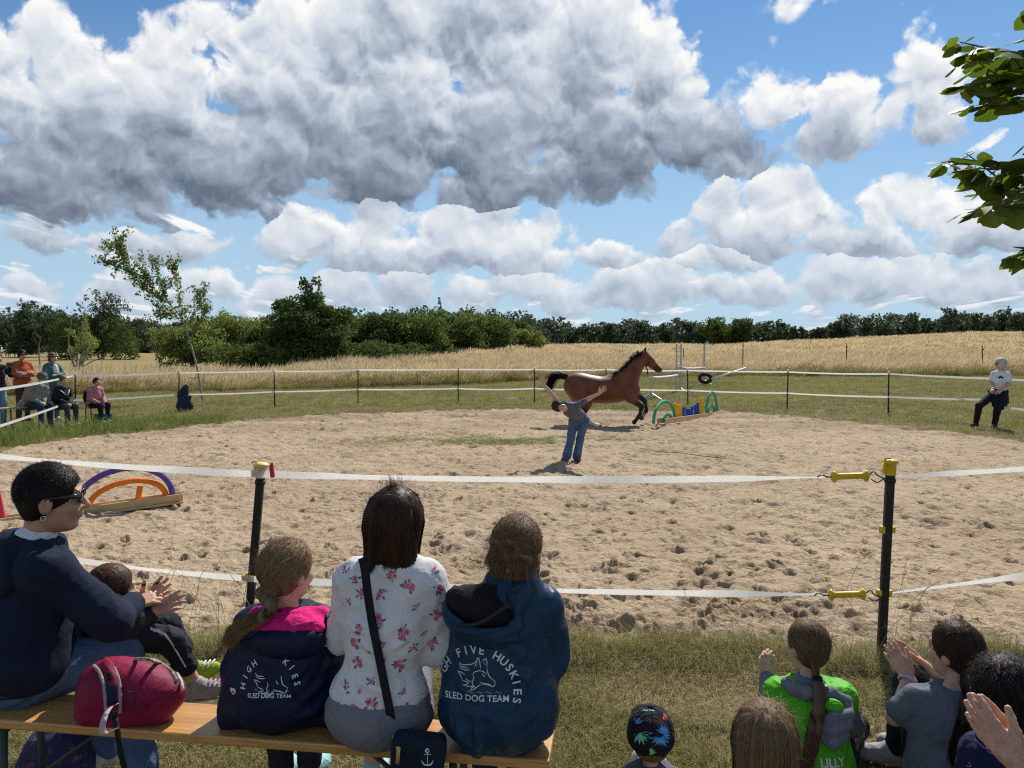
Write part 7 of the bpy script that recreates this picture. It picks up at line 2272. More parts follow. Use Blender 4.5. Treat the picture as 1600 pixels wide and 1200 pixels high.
    spots = [(605, 878, .9, 0), (548, 912, 1, 0), (608, 905, .9, 1), (635, 925, 1.25, 1), (560, 935, 1, 0), (594, 933, 1, 1), (537, 950, .7, 0), (648, 955, .8, 0), (590, 970, 1.3, 1), (630, 985, .9, 0), (558, 987, 1, 1), (600, 1005, .8, 0), (630, 992, 1.1, 1), (552, 1010, 1.1, 1), (645, 1018, .9, 0), (600, 1030, .7, 0), (556, 1040, 1.1, 1), (624, 1042, 1.25, 1), (580, 1063, .8, 0), (537, 1078, 1, 0), (562, 1078, .5, 0), (582, 1096, 1.25, 1), (628, 1086, .7, 0), (553, 1107, 1.1, 1), (634, 1110, 1.2, 1), (552, 1128, 1.1, 1), (600, 1127, .9, 0), (675, 900, 1, 0), (681, 930, 1, 1), (678, 975, 1.1, 1), (672, 1022, 1.1, 1), (660, 1002, .6, 0), (688, 955, .6, 0), (575, 1020, .5, 0), (655, 1065, .5, 0), (532, 905, .8, 0), (566, 895, .6, 0)]
    c0 = PT(610, 1000, 2.35)
    for (px, py, s_, bg) in spots:
        q = PT(px, py, 2.35); bouquet(q[0] - c0[0], q[2] - c0[2], s_ * .92, bg)
    lay_on('flower_print', pieces, bv, c0, A(1, 0, 0), A(0, 0, 1), [PKL, PKD, GRY, PKP], root, .0022)['kind'] = 'stuff'
    # shoulder strap and bag
    sp = []
    for (x, y) in [(566, 872), (570, 890), (575, 930), (582, 975), (591, 1020), (600, 1065), (608, 1105), (613, 1135)]:
        q = PT(x, y, 2.35); h_, n_, _, _ = bv.ray_cast(Vector((q[0], 2.0, q[2])), Vector((0, 1, 0)), 1.0)
        yy = min((h_[1] if h_ is not None else 2.36), 2.345) - .010
        sp.append(PT(x, y, yy))
    sp = catmull(np.stack(sp), 40)
    tg = np.gradient(sp, axis=0); tg /= np.linalg.norm(tg, axis=1, keepdims=True); wd = np.cross(tg, A(0, 1, 0)); wd /= np.linalg.norm(wd, axis=1, keepdims=True)
    bag = empty('shoulder_bag', PX(645, 2.30, 0), 'dark navy shoulder bag with black strap and white anchor hanging behind the flowered woman', 'bag')
    BAGM = cloth('navy_canvas', (0.008, 0.016, 0.030), .7, .15, .3)
    mb = MB(); mb.ribbon(sp, .026, wd, thick=.003); mb.build('strap', cloth('black_webbing', (0.012, 0.013, 0.018), .7), bag, True)
    bc = PX(652, 2.285, .478); Rb = roty(.10)
    prb = [box(bc, (.082, .035, .105), Rb, .022, .02)]
    bg = garment('pouch', prb, .0065, BAGM, bag, (), .004, 12, seed=3)
    mb = MB(); e = sp[-1]
    mb.tube([e + A(.010 * math.cos(a), 0, -.004 + .010 * math.sin(a)) for a in np.linspace(0, 6.28, 12)], .0022, 6); mb.tube([e + A(0, 0, -.014), e + A(.004, -.003, -.03), e + A(.003, -.003, -.045)], [.004, .006, .004], 8); mb.build('clasp', STEEL, bag, True)
    mb = MB(); zc = PX(622, 2.243, .535); mb.box(zc, (.006, .004, .026), Rb, bev=.002); mb.lathe(zc + A(0, 0, .024), [(.004, -.004), (.008, 0), (.004, .004)], None, 10); mb.build('zip_puller', mat('brass', (0.55, 0.42, 0.20), .35, metal=.8), bag, True)
    an = strokes([[(0, .014), (0, -.022)], [(-.011, .008), (.011, .008)], [(-.018, -.010), (-.010, -.022), (0, -.024), (.010, -.022), (.018, -.010)], [(.005 * math.cos(a), .019 + .005 * math.sin(a)) for a in np.linspace(0, 6.3, 9)]], .0042)
    lay_on('anchor_print', [(an[0], an[1], 0)], bvh_of(bg), PT(668, 1182, 2.25), A(1, 0, 0), A(0, 0, 1), WHITE_PRINT, bag)
flower_woman()

# --- girl in the teal rain jacket
def teal_girl():
    root = empty('person', PX(778, 2.43, 0), 'girl with hair bun in petrol blue rain jacket at the right bench end', 'person')
    f = Fig(.86, hs=.93, hip=PX(775, 2.44, .585), chest=PX(788, 2.44, .80), neck=PX(803, 2.44, .985), head=PX(809, 2.45, 1.098), hr=head_rot(.35, -.08, .0), shL=PX(745, 2.45, .92), shR=PX(850, 2.44, .925), elL=PX(722, 2.50, .72), elR=PX(862, 2.50, .74),
            wrL=PX(760, 2.74, .68), wrR=PX(835, 2.74, .66), hipL=PX(748, 2.45, .56), hipR=PX(808, 2.45, .56), knL=PX(755, 2.82, .55), knR=PX(815, 2.82, .55), anL=PX(758, 2.82, .12), anR=PX(812, 2.84, .12), ftL=A(0, 1, 0), ftR=A(.2, 1, 0))
    hands = [hand_prims(f.wrL, A(.6, .6, 0), A(0, 0, 1), .85, side=-1), hand_prims(f.wrR, A(-.6, .6, 0), A(0, 0, 1), .85)]
    f.body(.0105, SKIN, hands, parent=root)
    TJ = cloth('petrol_rain_jacket', (0.009, 0.038, 0.078), .40, .12, .12, wrinkle=.3, wscale=7); LN = cloth('black_mesh_lining', (0.012, 0.012, 0.013), .9, .2, .5)
    pr = f.torso(.022) + [cap(f.shL, f.elL, .058, .054, .03), cap(f.elL, f.wrL, .054, .042, .03), cap(f.shR, f.elR, .060, .056, .03), cap(f.elR, f.wrR, .056, .042, .03)]
    pr += [ell(PX(776, 2.425, .575), (.178, .148, .092), None, .07), ell(PX(781, 2.43, .68), (.160, .128, .14), None, .08), cap(PX(795, 2.44, .98), PX(806, 2.44, 1.02), .072, .066, .04)]
    cr = [(PT(x0, y0, 2.30), PT(x1, y1, 2.30), w, h) for (x0, y0, x1, y1, w, h) in [(845, 940, 800, 1000, .016, .012), (862, 980, 812, 1035, .018, .014), (870, 960, 855, 1020, .012, .010), (790, 1000, 840, 1050, .016, .012), (800, 1045, 850, 1075, .018, .016), (700, 1020, 745, 1000, .015, .010), (845, 1060, 800, 1090, .016, .013), (850, 1110, 795, 1130, .016, .012), (705, 1090, 740, 1120, .016, .009), (855, 1040, 858, 1110, .013, .012), (830, 1000, 836, 1045, .012, .010)]]
    jk = garment('jacket', pr, .0072, TJ, root, [seat_plane(), (f.neck + A(0, 0, .085), A(0, -.1, 1))], .013, 6, (1, 1, .9), 51, cr)
    # hood hanging open to the left, black lining showing
    hc = PX(752, 2.35, .915)
    Rh = roty(.42) @ rotx(.35)
    ho = [ell(hc, (.130, .075, .070), Rh, .03), ell(hc + A(.0, -.004, -.035), (.115, .050, .045), Rh, .04), cap(PX(812, 2.39, .99), PX(795, 2.34, .90), .042, .036, .03)]
    ho += [cut(ell(hc + A(-.006, -.022, .052), (.116, .072, .062), Rh, .010))]
    edge = [(PT(792, 950, 2.27), PT(716, 975, 2.27), .012, .010)]
    garment('hood', ho, .0062, TJ, root, (), .006, 12, seed=14, creases=edge)
    li = [ell(hc + A(-.006, .004, .028), (.116, .060, .052), Rh, .02), cap(PX(722, 2.40, .955), PX(795, 2.40, .99), .034, .036, .03)]
    garment('hood_lining', li, .0062, LN, root, (), .006, 14, seed=15)
    mb = MB(); c = PT(803, 922, 2.30); mb.box(c, (.010, .008, .012), rotz(.3), bev=.003); mb.tube(catmull(np.stack([c, c + A(.006, -.006, -.03), c + A(-.004, -.004, -.055), c + A(-.012, 0, -.03)]), 10), .0022, 5)
    mb.tube(catmull(np.stack([PT(796, 945, 2.27), PT(770, 962, 2.26), PT(745, 975, 2.26), PT(715, 978, 2.27)]), 14), .006, 6)
    mb.build('cord_lock', mat('cord_black', (0.01, 0.012, 0.015), .5), root, True)
    pr = [ell(f.hip, (.13, .11, .09), None, .04)] + f.leg('L', .012) + f.leg('R', .012)
    garment('trousers', pr, .013, JEANS_D, root, (), .004, 12)
    for sd in 'LR':
        V, F = sdf_mesh(f.shoe(sd), .011); adopt(root, mesh_obj('shoe', V, F, SHOE_D))
    # half-up hair with a messy bun
    tie = A(.0, -.105, .030)
    g = np.random.default_rng(53)
    ang = np.linspace(0, 2 * np.pi * 1.6, 8)
    tail = [A(.034 * math.cos(a) - .006, -.124 - .014 * math.sin(2 * a), .022 + .028 * math.sin(a)) for a in ang]
    st = [hair_to_tie(f, 2600, tie, tail, 54, .017, .007, fly=.005, K=24, nape=-.01), flyaways(f, 320, 55, .09, .018)]
    lo = []
    for i in range(700):
        az = g.uniform(-1.25, 1.25); p0 = on_scalp(CR_C + A(math.sin(az), -math.cos(az), -.12) * CR_R, .004)
        e = p0 + A(.012 * math.sin(az), -.006, -.045) + g.normal(0, .006, 3); e2 = e + A(g.normal(0, .008), g.normal(.006, .006), -.05 * g.uniform(.3, 1.1))
        lo.append(np.stack([on_scalp(p0 + A(0, 0, .05), .003), p0 + A(0, -.004, 0), e, e2]))
    st.append(to_world(f, catmull(np.stack(lo), 9)))
    wisp = []
    for i in range(130):
        p0 = on_scalp(A(g.uniform(-.08, -.05), g.uniform(-.06, .03), g.uniform(-.02, .07)), .002)
        wisp.append(np.stack([p0, p0 + A(-.015, -.01, -.01), p0 + A(-.035, -.015, -.035) + g.normal(0, .008, 3), p0 + A(-.05, -.02, -.07) + g.normal(0, .018, 3)]))
    st.append((to_world(f, catmull(np.stack(wisp), 8)), .0008))
    w2 = []
    for i in range(60):
        p0 = tie + A(.03, -.015, -.02) + g.normal(0, .006, 3); w2.append(np.stack([p0, p0 + A(.02, -.005, .002), p0 + A(.045, 0, -.008) + g.normal(0, .004, 3), p0 + A(.058, .005, -.016) + g.normal(0, .004, 3)]))
    st.append(to_world(f, catmull(np.stack(w2), 8)))
    hair_object(st, H_MID, f, hair_base(f, .006, -.085, extra=[ell(f.head + f.hr @ (A(0, -.115, .018) * .93), (.046, .028, .040), f.hr, .012), ell(f.head + f.hr @ A(0, -.055, -.06), (.062, .035, .04), f.hr, .02)]), .0017, root, seed=5)
    mb = MB(); tw = to_world(f, A(.006, -.112, -.045)); mb.lathe(tw, [(.004, -.006), (.008, 0), (.004, .006)], None, 10); mb.build('hair_tie', WHITE_T, root, True)
    bv = bvh_of(jk); rt = A(1, 0, 0); upv = A(0, .25, 1)
    k = .00212 / 5
    c0 = PT(744, 1050, 2.29)
    V, F = arc_text('HIGH FIVE HUSKIES', .0345, .112, R(84), R(11.8)); p1 = (V + np.array((.002, -.062)), F, 0)
    V, F, _ = text_polys('SLED DOG TEAM', .0265, .0004); V[:, 1] -= .088
    hk = strokes(husky(k), .0022); hv = hk[0] + np.array((.0, -.010))
    dots = strokes([[(-.03 + .028 * i, -.064), (-.022 + .028 * i, -.060), (-.012 + .028 * i, -.064), (-.006 + .028 * i, -.060)] for i in range(4)], .005)
    for nm, pcs in (('lettering', [p1]), ('lettering', [(V, F, 0)]), ('dog_emblem', [(hv, hk[1], 0)]), ('paw_row', [(dots[0], dots[1], 1)])):
        o = lay_on(nm, pcs, bv, c0, rt, upv, [WHITE_PRINT, DIM_PRINT], root)
        if o: o['kind'] = 'stuff'
teal_girl()

# --- adult in the navy hoodie with a child on the lap
def hoodie_adult():
    root = empty('person', PX(45, 2.75, 0), 'black haired adult in navy hooded sweater and sunglasses, leftmost on the bench', 'person')
    yb = R(42); rt = A(math.cos(yb), -math.sin(yb), 0); fw = A(math.sin(yb), math.cos(yb), 0)
    sc = PX(44, 2.77, .985)
    f = Fig(1.02, hs=1.06, hip=PX(30, 2.76, .60), chest=PX(38, 2.77, .84), neck=PX(60, 2.77, 1.045), head=PX(80, 2.78, 1.205), hr=head_rot(R(66), -.04, 0), shL=sc - rt * .185, shR=sc + rt * .175, elL=PX(70, 3.05, .76), elR=PX(176, 2.76, .755),
            wrL=PX(165, 3.10, .74), wrR=PX(205, 2.95, .75), hipL=PX(12, 2.85, .565), hipR=PX(40, 2.72, .565), knL=PX(150, 3.15, .58), knR=PX(190, 2.93, .57), anL=PX(165, 3.10, .11), anR=PX(222, 2.86, .13), ftL=A(.7, .7, 0), ftR=A(.9, .4, 0))
    hands = [hand_prims(f.wrR, A(.6, .7, .1), A(.3, -.4, 1), .95, (.4, .4, .3)), hand_prims(f.wrL, A(.8, .3, .1), A(0, 0, 1), .95, (.4, .4, .3), side=-1)]
    f.body(.0075, SKIN_TAN, hands, parent=root)
    HN = mat('navy_knit', (0.012, 0.018, 0.040), .9, .12, 9, .7, 340, .2, wrinkle=.35, wscale=7)
    pr = f.torso(.028) + [cap(f.shL, f.elL, .078, .066, .03), cap(f.elL, f.wrL, .066, .046, .03), cap(f.shR, f.elR, .082, .070, .04), cap(f.elR, f.wrR, .068, .048, .03)]
    pr += [ell(f.hip + A(0, 0, .03), (.20, .17, .13), rotz(-yb), .07), ell(f.hip + A(0, 0, .14), (.175, .15, .14), rotz(-yb), .08)]
    cr = [(PT(x0, y0, 2.58), PT(x1, y1, 2.58), w, h) for (x0, y0, x1, y1, w, h) in [(100, 960, 60, 1020, .03, .014), (130, 985, 95, 1050, .03, .014), (165, 975, 190, 1000, .02, .01), (20, 1000, 70, 1060, .03, .012), (30, 900, 90, 960, .03, .010), (10, 1040, 100, 1070, .025, .012)]]
    garment('sweater', pr, .0085, HN, root, [(f.hip + A(0, 0, -.065), A(0, 0, -1)), (f.neck + A(0, 0, .03), nrm(f.neck - f.chest))], .006, 7, (1, 1, 1), 61, cr)
    hd = [cap(f.neck - rt * .10 + A(0, 0, -.015), f.neck - fw * .09 + A(0, 0, -.035), .050, .060, .03), cap(f.neck - fw * .09 + A(0, 0, -.035), f.neck + rt * .10 + A(0, 0, -.02), .060, .046, .03),
          ell(f.neck - fw * .13 + A(0, 0, -.09), (.13, .06, .09), rotz(-yb), .05)]
    garment('hood', hd, .0085, HN, root, (), .006, 9, seed=5, creases=[(f.neck + rt * .12 + A(0, 0, -.03), f.neck - fw * .15 + A(0, 0, -.08), .02, .012)])
    ts = [cap(f.neck - fw * .02 + A(0, 0, .005), f.neck + A(0, 0, .022), .066, .060, .02)]
    V, F = sdf_mesh(ts, .008); adopt(root, mesh_obj('undershirt', V, F, WHITE_T))
    pr = [ell(f.hip + A(0, 0, -.02), (.19, .16, .11), rotz(-yb), .05)] + f.leg('L', .016) + f.leg('R', .016)
    garment('jeans', pr, .009, JEANS, root, (), .007, 10, seed=12, creases=[(PT(10, 1085, 2.62), PT(110, 1105, 2.62), .014, .008), (PT(0, 1110, 2.62), PT(80, 1085, 2.62), .014, .008)])
    for sd in 'LR':
        V, F = sdf_mesh(f.shoe(sd, .008), .010); adopt(root, mesh_obj('shoe', V, F, SHOE_W))
    st = [hair_short(f, 6500, .05, .006, (0, -.6, -.8), 63, .25), hair_short(f, 700, .03, .010, (.2, .3, .1), 64, .6)]
    hair_object(st, H_BLACK, f, hair_base(f, .004, -.075, front=.058), .0017, root, seed=6)
    glasses(f, root, 1.15)
    mb = MB(); e = f.head + f.hr @ (A(.084, -.012, -.054) * f.hs)
    mb.tube([e + f.hr @ A(0, .008 * math.cos(a), .008 * math.sin(a)) for a in np.linspace(0, 6.28, 16)], .0013, 6); mb.build('earring', mat('silver', (0.8, 0.8, 0.8), .2, metal=1.0), root, True)
hoodie_adult()

def lap_child():
    root = empty('person', PX(185, 2.98, 0), 'small brown haired child on the lap of the adult in the hoodie, clapping', 'person')
    f = Fig(.60, hs=.84, hip=PX(178, 2.97, .635), chest=PX(180, 2.98, .685), neck=PX(180, 2.98, .735), head=PX(174, 2.98, .80), hr=head_rot(.75, -.05, 0), shL=PX(158, 3.02, .715), shR=PX(200, 2.94, .705), elL=PX(190, 3.16, .66), elR=PX(216, 3.02, .665),
            wrL=PX(232, 3.12, .70), wrR=PX(236, 3.02, .70), hipL=PX(180, 3.03, .63), hipR=PX(196, 2.96, .625), knL=PX(262, 3.16, .60), knR=PX(268, 3.02, .585), anL=PX(300, 3.2, .40), anR=PX(307, 3.08, .38), ftL=A(1, .35, .25), ftR=A(1, .25, .12))
    d1 = nrm(A(.85, .05, .35))
    hands = [hand_prims(f.wrR, d1, nrm(A(.15, -1, .25)), .84, (.12, .15, .12), .12, (1.0, .15), 1), hand_prims(f.wrL + A(.0, -.04, .012), nrm(A(.72, .1, .65)), nrm(A(-.1, 1, .1)), .84, (.08, .1, .1), .12, (.8, .2), -1)]
    f.body(.0065, SKIN, hands, parent=root)
    DJ = cloth('charcoal_jacket', (0.022, 0.028, 0.035), .75, .2, .2)
    pr = f.torso(.022) + [cap(f.shL, f.elL, .050, .044, .03), cap(f.elL, f.wrL - nrm(f.wrL - f.elL) * .015, .044, .036, .02), cap(f.shR, f.elR, .052, .048, .03), cap(f.elR, f.wrR - nrm(f.wrR - f.elR) * .015, .047, .040, .02)]
    garment('jacket', pr, .0065, DJ, root, [(f.neck + A(0, 0, .02), A(0, 0, 1))], .006, 13, seed=8)
    pr = [ell(f.hip, (.10, .09, .075), None, .04)]
    for sd in 'LR':
        h, kn, an = (getattr(f, q + sd) for q in ('hip', 'kn', 'an')); pr += [cap(h, kn, .062, .050, .02), cap(kn, kn + (an - kn) * .55, .048, .046, .02)]
    garment('trousers', pr, .0065, cloth('dark_sport_trousers', (0.016, 0.018, 0.026), .8, .2), root, (), .005, 14, seed=9)
    stp = MB()
    a = f.knR + A(.01, -.052, .01); b = f.knR + (f.anR - f.knR) * .55 + A(.02, -.045, .01); stp.ribbon(catmull(np.stack([PX(235, 2.96, .655), a + A(0, -.012, .03), b]), 12), .012, A(0, 0, 1), thick=.002); stp.build('leg_stripe', WHITE_T, root)
    SG = cloth('grey_lilac_shoe', (0.33, 0.29, 0.27), .8, .2)
    for sd in 'LR':
        sh = f.shoe(sd, .006); V, F = sdf_mesh(sh, .006); so = mesh_obj('shoe', V, F, SG if sd == 'R' else cloth('lime_shoe', (0.28, 0.38, 0.04))); adopt(root, so)
        d = nrm(getattr(f, 'ft' + sd)); an = getattr(f, 'an' + sd); c = an + d * .035 + A(0, 0, -.006)
        lb = MB()
        for i in range(4): q = c + d * .018 * i; lb.tube([q + A(.0, -.030, -.008), q + A(.0, -.012, .014 - .004 * i), q + A(0, .012, .014 - .004 * i)], .0035, 5)
        lo = lb.build('laces', cloth('lilac_laces', (0.42, 0.30, 0.45)) if sd == 'R' else WHITE_T, None, True); adopt(root, lo)
        sb = MB(); hh = an + A(0, 0, -.052) - d * .03
        V, F = sdf_mesh([cap(hh, hh + d * .13, .028, .026, .01)], .006, [(hh + A(0, 0, -.008), A(0, 0, 1))]); adopt(root, mesh_obj('sole', V, F, SHOE_W))
    st = [hair_short(f, 2600, .05, .007, (0, -.5, -.85), 71, .28), flyaways(f, 60, 72, .05, .01)]
    hair_object(st, hair_mat('chestnut_hair', (0.05, 0.024, 0.012), (0.16, 0.082, 0.04)), f, hair_base(f, .007, -.08), .0017, root, seed=7)
lap_child()

def backpack():
    root = empty('backpack', PX(205, 2.60, BZ), 'crimson red backpack with grey piped strap lying on the bench beside the hoodie adult', 'backpack')
    CM = cloth('crimson_nylon', (0.22, 0.008, 0.042), .55, .12, .3, wrinkle=.25, wscale=7, wear=((0.28, 0.02, 0.065), 6.0, .4)); CD = cloth('dark_crimson', (0.20, 0.008, 0.035), .55, .1); GP_ = cloth('grey_piping', (0.30, 0.28, 0.27), .7); LIL = cloth('lilac_webbing', (0.48, 0.36, 0.44), .7)
    c = PX(207, 2.585, .585)
    pr = [ell(c + A(-.03, 0, .0), (.140, .10, .100), roty(.05), .05), ell(c + A(.075, .01, -.012), (.105, .085, .074), roty(.3), .05), ell(c + A(-.09, 0, -.005), (.08, .095, .09), None, .05), cap(c + A(-.13, -.03, -.07), c + A(.10, -.03, -.075), .045, .04, .04)]
    body = garment('body', pr, .0075, CM, root, [(A(0, 0, BZ + .003), A(0, 0, -1))], .004, 10, seed=3, creases=[(PT(225, 1125, 2.5), PT(275, 1080, 2.52), .010, .010), (PT(215, 1045, 2.5), PT(222, 1120, 2.48), .008, -.006)])
    bv = bvh_of(body)
    def on(px, py, lift=.004):
        q = PT(px, py, 2.45); o_ = np.array((0, 0, CAM_H)); d = nrm(q - o_)
        h, n_, _, _ = bv.ray_cast(Vector(o_), Vector(d), 5)
        return (np.array(h) - d * lift) if h is not None else PT(px, py, 2.50)
    def band(pts, w, m, name, lift=.004, th=.004):
        P = catmull(np.stack([on(*p, lift) for p in pts]), 24); tg = np.gradient(P, axis=0); tg /= np.linalg.norm(tg, axis=1, keepdims=True)
        wv = np.cross(tg, nrm(A(-.25, 2.5, -1.1))); wv /= np.linalg.norm(wv, axis=1, keepdims=True)
        mb = MB(); mb.ribbon(P, w, wv, thick=th); return mb.build(name, m, root, True)
    L = [(146, 1040), (154, 1048), (161, 1066), (164, 1085), (166, 1112)]
    Rr = [(170, 1034), (179, 1046), (186, 1066), (188, 1090), (188, 1115)]
    mid = [((a[0] + b[0]) / 2, (a[1] + b[1]) / 2) for a, b in zip(L, Rr)]
    band(mid, .052, CM, 'strap', .007, .010); band(L, .010, GP_, 'piping', .014, .006); band(Rr, .010, GP_, 'piping', .014, .006)
    band([(172, 1070), (174, 1085), (175, 1102)], .026, cloth('navy_label', (0.012, 0.022, 0.06)), 'strap_label', .016, .003)
    band([(170, 1051), (171, 1056), (172, 1061)], .018, BLACKC, 'badge', .018, .003)
    sg = strokes([[(-.004, .004), (.004, .005), (.003, -.002), (-.003, .0), (-.004, -.006), (.004, -.005)]], .0022)
    lay_on('badge_mark', [(sg[0], sg[1], 0)], BVHTree.FromPolygons([Vector(on(171 + x * 6, 1056 + y * 6, .0215)) for x, y in ((-1, -1), (1, -1), (1, 1), (-1, 1))], [(0, 1, 2, 3)]), on(171, 1056, .02), A(1, 0, 0), A(0, 0, 1), WHITE_PRINT, root)
    band([(212, 1030), (230, 1030), (250, 1036), (266, 1048), (276, 1064)], .012, GP_, 'piping', .005, .008)
    band([(203, 1110), (225, 1112), (252, 1100), (275, 1078)], .004, CD, 'seam', .002, .003); band([(222, 1100), (218, 1070), (232, 1047), (255, 1042)], .003, CD, 'seam', .002, .003)
    band([(195, 1084), (203, 1081), (208, 1085), (210, 1108)], .004, cloth('petrol_loop', (0.02, 0.07, 0.12)), 'loop', .004, .003)
    # loose webbing end hanging over the bench edge
    P = catmull(np.stack([on(182, 1100, .02), PT(170, 1108, 2.40), PT(162, 1125, 2.36), PT(160, 1142, 2.35), PT(168, 1146, 2.34), PT(180, 1139, 2.34)]), 26)
    mb = MB(); mb.ribbon(P, .022, A(.9, .1, .35), thick=.002); mb.build('webbing_end', LIL, root, True)
    mb = MB(); q = PT(175, 1118, 2.40); mb.box(q, (.012, .006, .014), roty(.2), bev=.003); mb.box(q + A(.012, -.004, -.004), (.004, .005, .018), roty(.2), bev=.002); mb.build('buckle', BLACK_PLASTIC, root)
    P = catmull(np.stack([PT(180, 1120, 2.39), PT(184, 1145, 2.34), PT(188, 1172, 2.32), PT(196, 1205, 2.32)]), 14)
    mb = MB(); mb.ribbon(P, .018, A(1, 0, .2), thick=.002); mb.build('webbing_end', BLACKC, root, True)
    mb = MB(); mb.tube([on(276, 1052, .01), on(283, 1064, .006), PT(286, 1078, 2.55)], .006, 6); mb.build('toggle', SHOE_W, root, True)
backpack()

def ground_bag():
    b = GP(85, 1225); b[2] = 0
    pr = [ell(b + A(0, .05, .10), (.15, .09, .12), None, .05), box(b + A(0, .05, .05), (.15, .08, .05), None, .03, .05)]
    o = garment('floral_bag', pr, .008, mat('navy_floral_fabric', (0.02, 0.02, 0.07), .8, .0, 40, .3, 200, col2=(0.028, 0.024, 0.08), wear=((0.32, 0.10, 0.08), 30.0, .7)), None, [(A(0, 0, .002), A(0, 0, -1))], .006, 10)
    tag(o, 'navy bag with small red flower print on the ground under the bench', 'bag')
ground_bag()

# ------------------------------------------------------------------ children sitting in the grass at the right
def floor_plane(z=.004): return ((0, 0, z), (0, 0, -1))
def green_girl():
    root = empty('person', PX(1270, 2.98, 0), 'girl with long ponytail in bright green vest sitting in the grass', 'person')
    f = Fig(.74, hs=.88, hip=PX(1272, 2.93, .115), chest=PX(1268, 2.96, .275), neck=PX(1262, 3.0, .425), head=PX(1261, 3.03, .555), hr=head_rot(-.35, .03, 0), shL=PX(1218, 3.0, .375), shR=PX(1314, 2.98, .375), elL=PX(1203, 3.10, .235), elR=PX(1330, 3.06, .22),
            wrL=PX(1200, 3.24, .335), wrR=PX(1296, 3.26, .18), hipL=PX(1245, 2.97, .10), hipR=PX(1300, 2.97, .10), knL=PX(1205, 3.28, .10), knR=PX(1335, 3.28, .10), anL=PX(1290, 3.34, .06), anR=PX(1245, 3.32, .06), ftL=A(1, .3, .1), ftR=A(-1, .2, .1))
    hands = [hand_prims(f.wrL, A(-.2, .3, 1), A(-.7, -.6, 0), .78, (.5, .5, .4), side=-1), hand_prims(f.wrR, A(-.5, .6, .2), A(0, 0, 1), .78)]
    f.body(.0100, SKIN, hands, parent=root)
    GV = cloth('lime_green_softshell', (0.085, 0.42, 0.012), .6, .08, .2); GR = cloth('grey_fleece', (0.17, 0.18, 0.21), .95, .12, .6)
    sl = f.arm('L', .018) + f.arm('R', .018)
    garment('sweatshirt', f.torso(.002) + sl, .0085, GR, root, [(f.neck + A(0, 0, .03), A(0, 0, 1)), floor_plane()], .003, 12, seed=2)
    pr = [p for p in f.torso(.026)] + [ell(PX(1270, 2.93, .13), (.145, .12, .13), None, .06)]
    pr += [cap(f.shL, f.shL + (f.elL - f.shL) * .25, .058, .052, .03), cap(f.shR, f.shR + (f.elR - f.shR) * .25, .058, .052, .03)]
    cr = [(PT(1225, 1085, 2.85), PT(1240, 1130, 2.85), .012, .008), (PT(1330, 1100, 2.87), PT(1310, 1160, 2.85), .013, .009), (PT(1300, 1150, 2.83), PT(1325, 1190, 2.83), .012, .008), (PT(1235, 1150, 2.83), PT(1265, 1180, 2.83), .012, .007)]
    vest = garment('vest', pr, .0075, GV, root, [(f.neck + A(0, .0, .008), A(0, 0, 1)), floor_plane()], .005, 10, seed=3, creases=cr)
    h = chain([PX(1283, 2.855, .352), PX(1300, 2.838, .360), PX(1326, 2.86, .364)], [.017, .023, .017], .006) + chain([PX(1285, 2.842, .316), PX(1302, 2.824, .318), PX(1325, 2.85, .326)], [.020, .026, .020], .006) + chain([PX(1287, 2.838, .276), PX(1302, 2.822, .273), PX(1319, 2.845, .284)], [.020, .027, .019], .006)
    h += chain([PX(1228, 2.965, .440), PX(1240, 2.93, .428), PX(1262, 2.905, .420), PX(1298, 2.915, .418), PX(1322, 2.905, .392), PX(1328, 2.87, .350)], [.020, .023, .024, .022, .020, .018], .012)
    garment('hood', h, .0065, GR, root, (), .006, 15, seed=6, creases=[(PT(1283, 1085, 2.8), PT(1322, 1078, 2.8), .008, .010), (PT(1283, 1105, 2.8), PT(1318, 1100, 2.8), .007, .008)])
    gp = [ell(PX(1302, 2.868, .386), (.042, .03, .03), roty(.3), .02)]
    V, F = sdf_mesh(gp, .0075); adopt(root, mesh_obj('hood_back', V, F, GV))
    pr = [ell(f.hip, (.13, .11, .10), None, .04)] + f.leg('L', .012) + f.leg('R', .012)
    garment('trousers', pr, .013, cloth('dark_leggings', (0.02, 0.022, 0.03)), root, [floor_plane()], .004, 12)
    for sd in 'LR':
        V, F = sdf_mesh(f.shoe(sd), .011, [floor_plane()]); adopt(root, mesh_obj('shoe', V, F, SHOE_D))
    inv = lambda p: ((np.asarray(p) - f.head) @ f.hr) / f.hs
    tie = inv(PX(1277, 2.91, .475))
    tail = [inv(PX(x, Y, z)) for x, Y, z in ((1281, 2.885, .44), (1279, 2.845, .385), (1273, 2.815, .325), (1268, 2.80, .27), (1262, 2.795, .215), (1252, 2.80, .165))]
    st = [hair_to_tie(f, 3800, tie, tail, 81, .026, .004, fly=.009, K=22), flyaways(f, 160, 82, .06, .008)]
    hair_object(st, hair_mat('ash_brown_hair', (0.075, 0.042, 0.022), (0.235, 0.15, 0.085)), f, hair_base(f, .004, -.075, extra=chain([to_world(f, q) for q in [tie] + tail[:5]], [.016, .022, .024, .022, .018, .012], .012)), .0017, root, seed=8)
    mb = MB(); tw = to_world(f, tie); mb.lathe(tw, [(.012, -.012), (.019, -.008), (.020, .008), (.012, .012)], frame(to_world(f, tail[0]) - tw, (0, 1, 0))[:, [1, 2, 0]], 12); mb.build('hair_tie', BLACKC, root, True)
    V, F, _ = text_polys('LILLY', .042, .0012)
    lay_on('name_print', [(V, F, 0)], bvh_of(vest), PT(1303, 1199, 2.80), A(1, 0, 0), A(0, .15, 1), WHITE_PRINT, root)
green_girl()

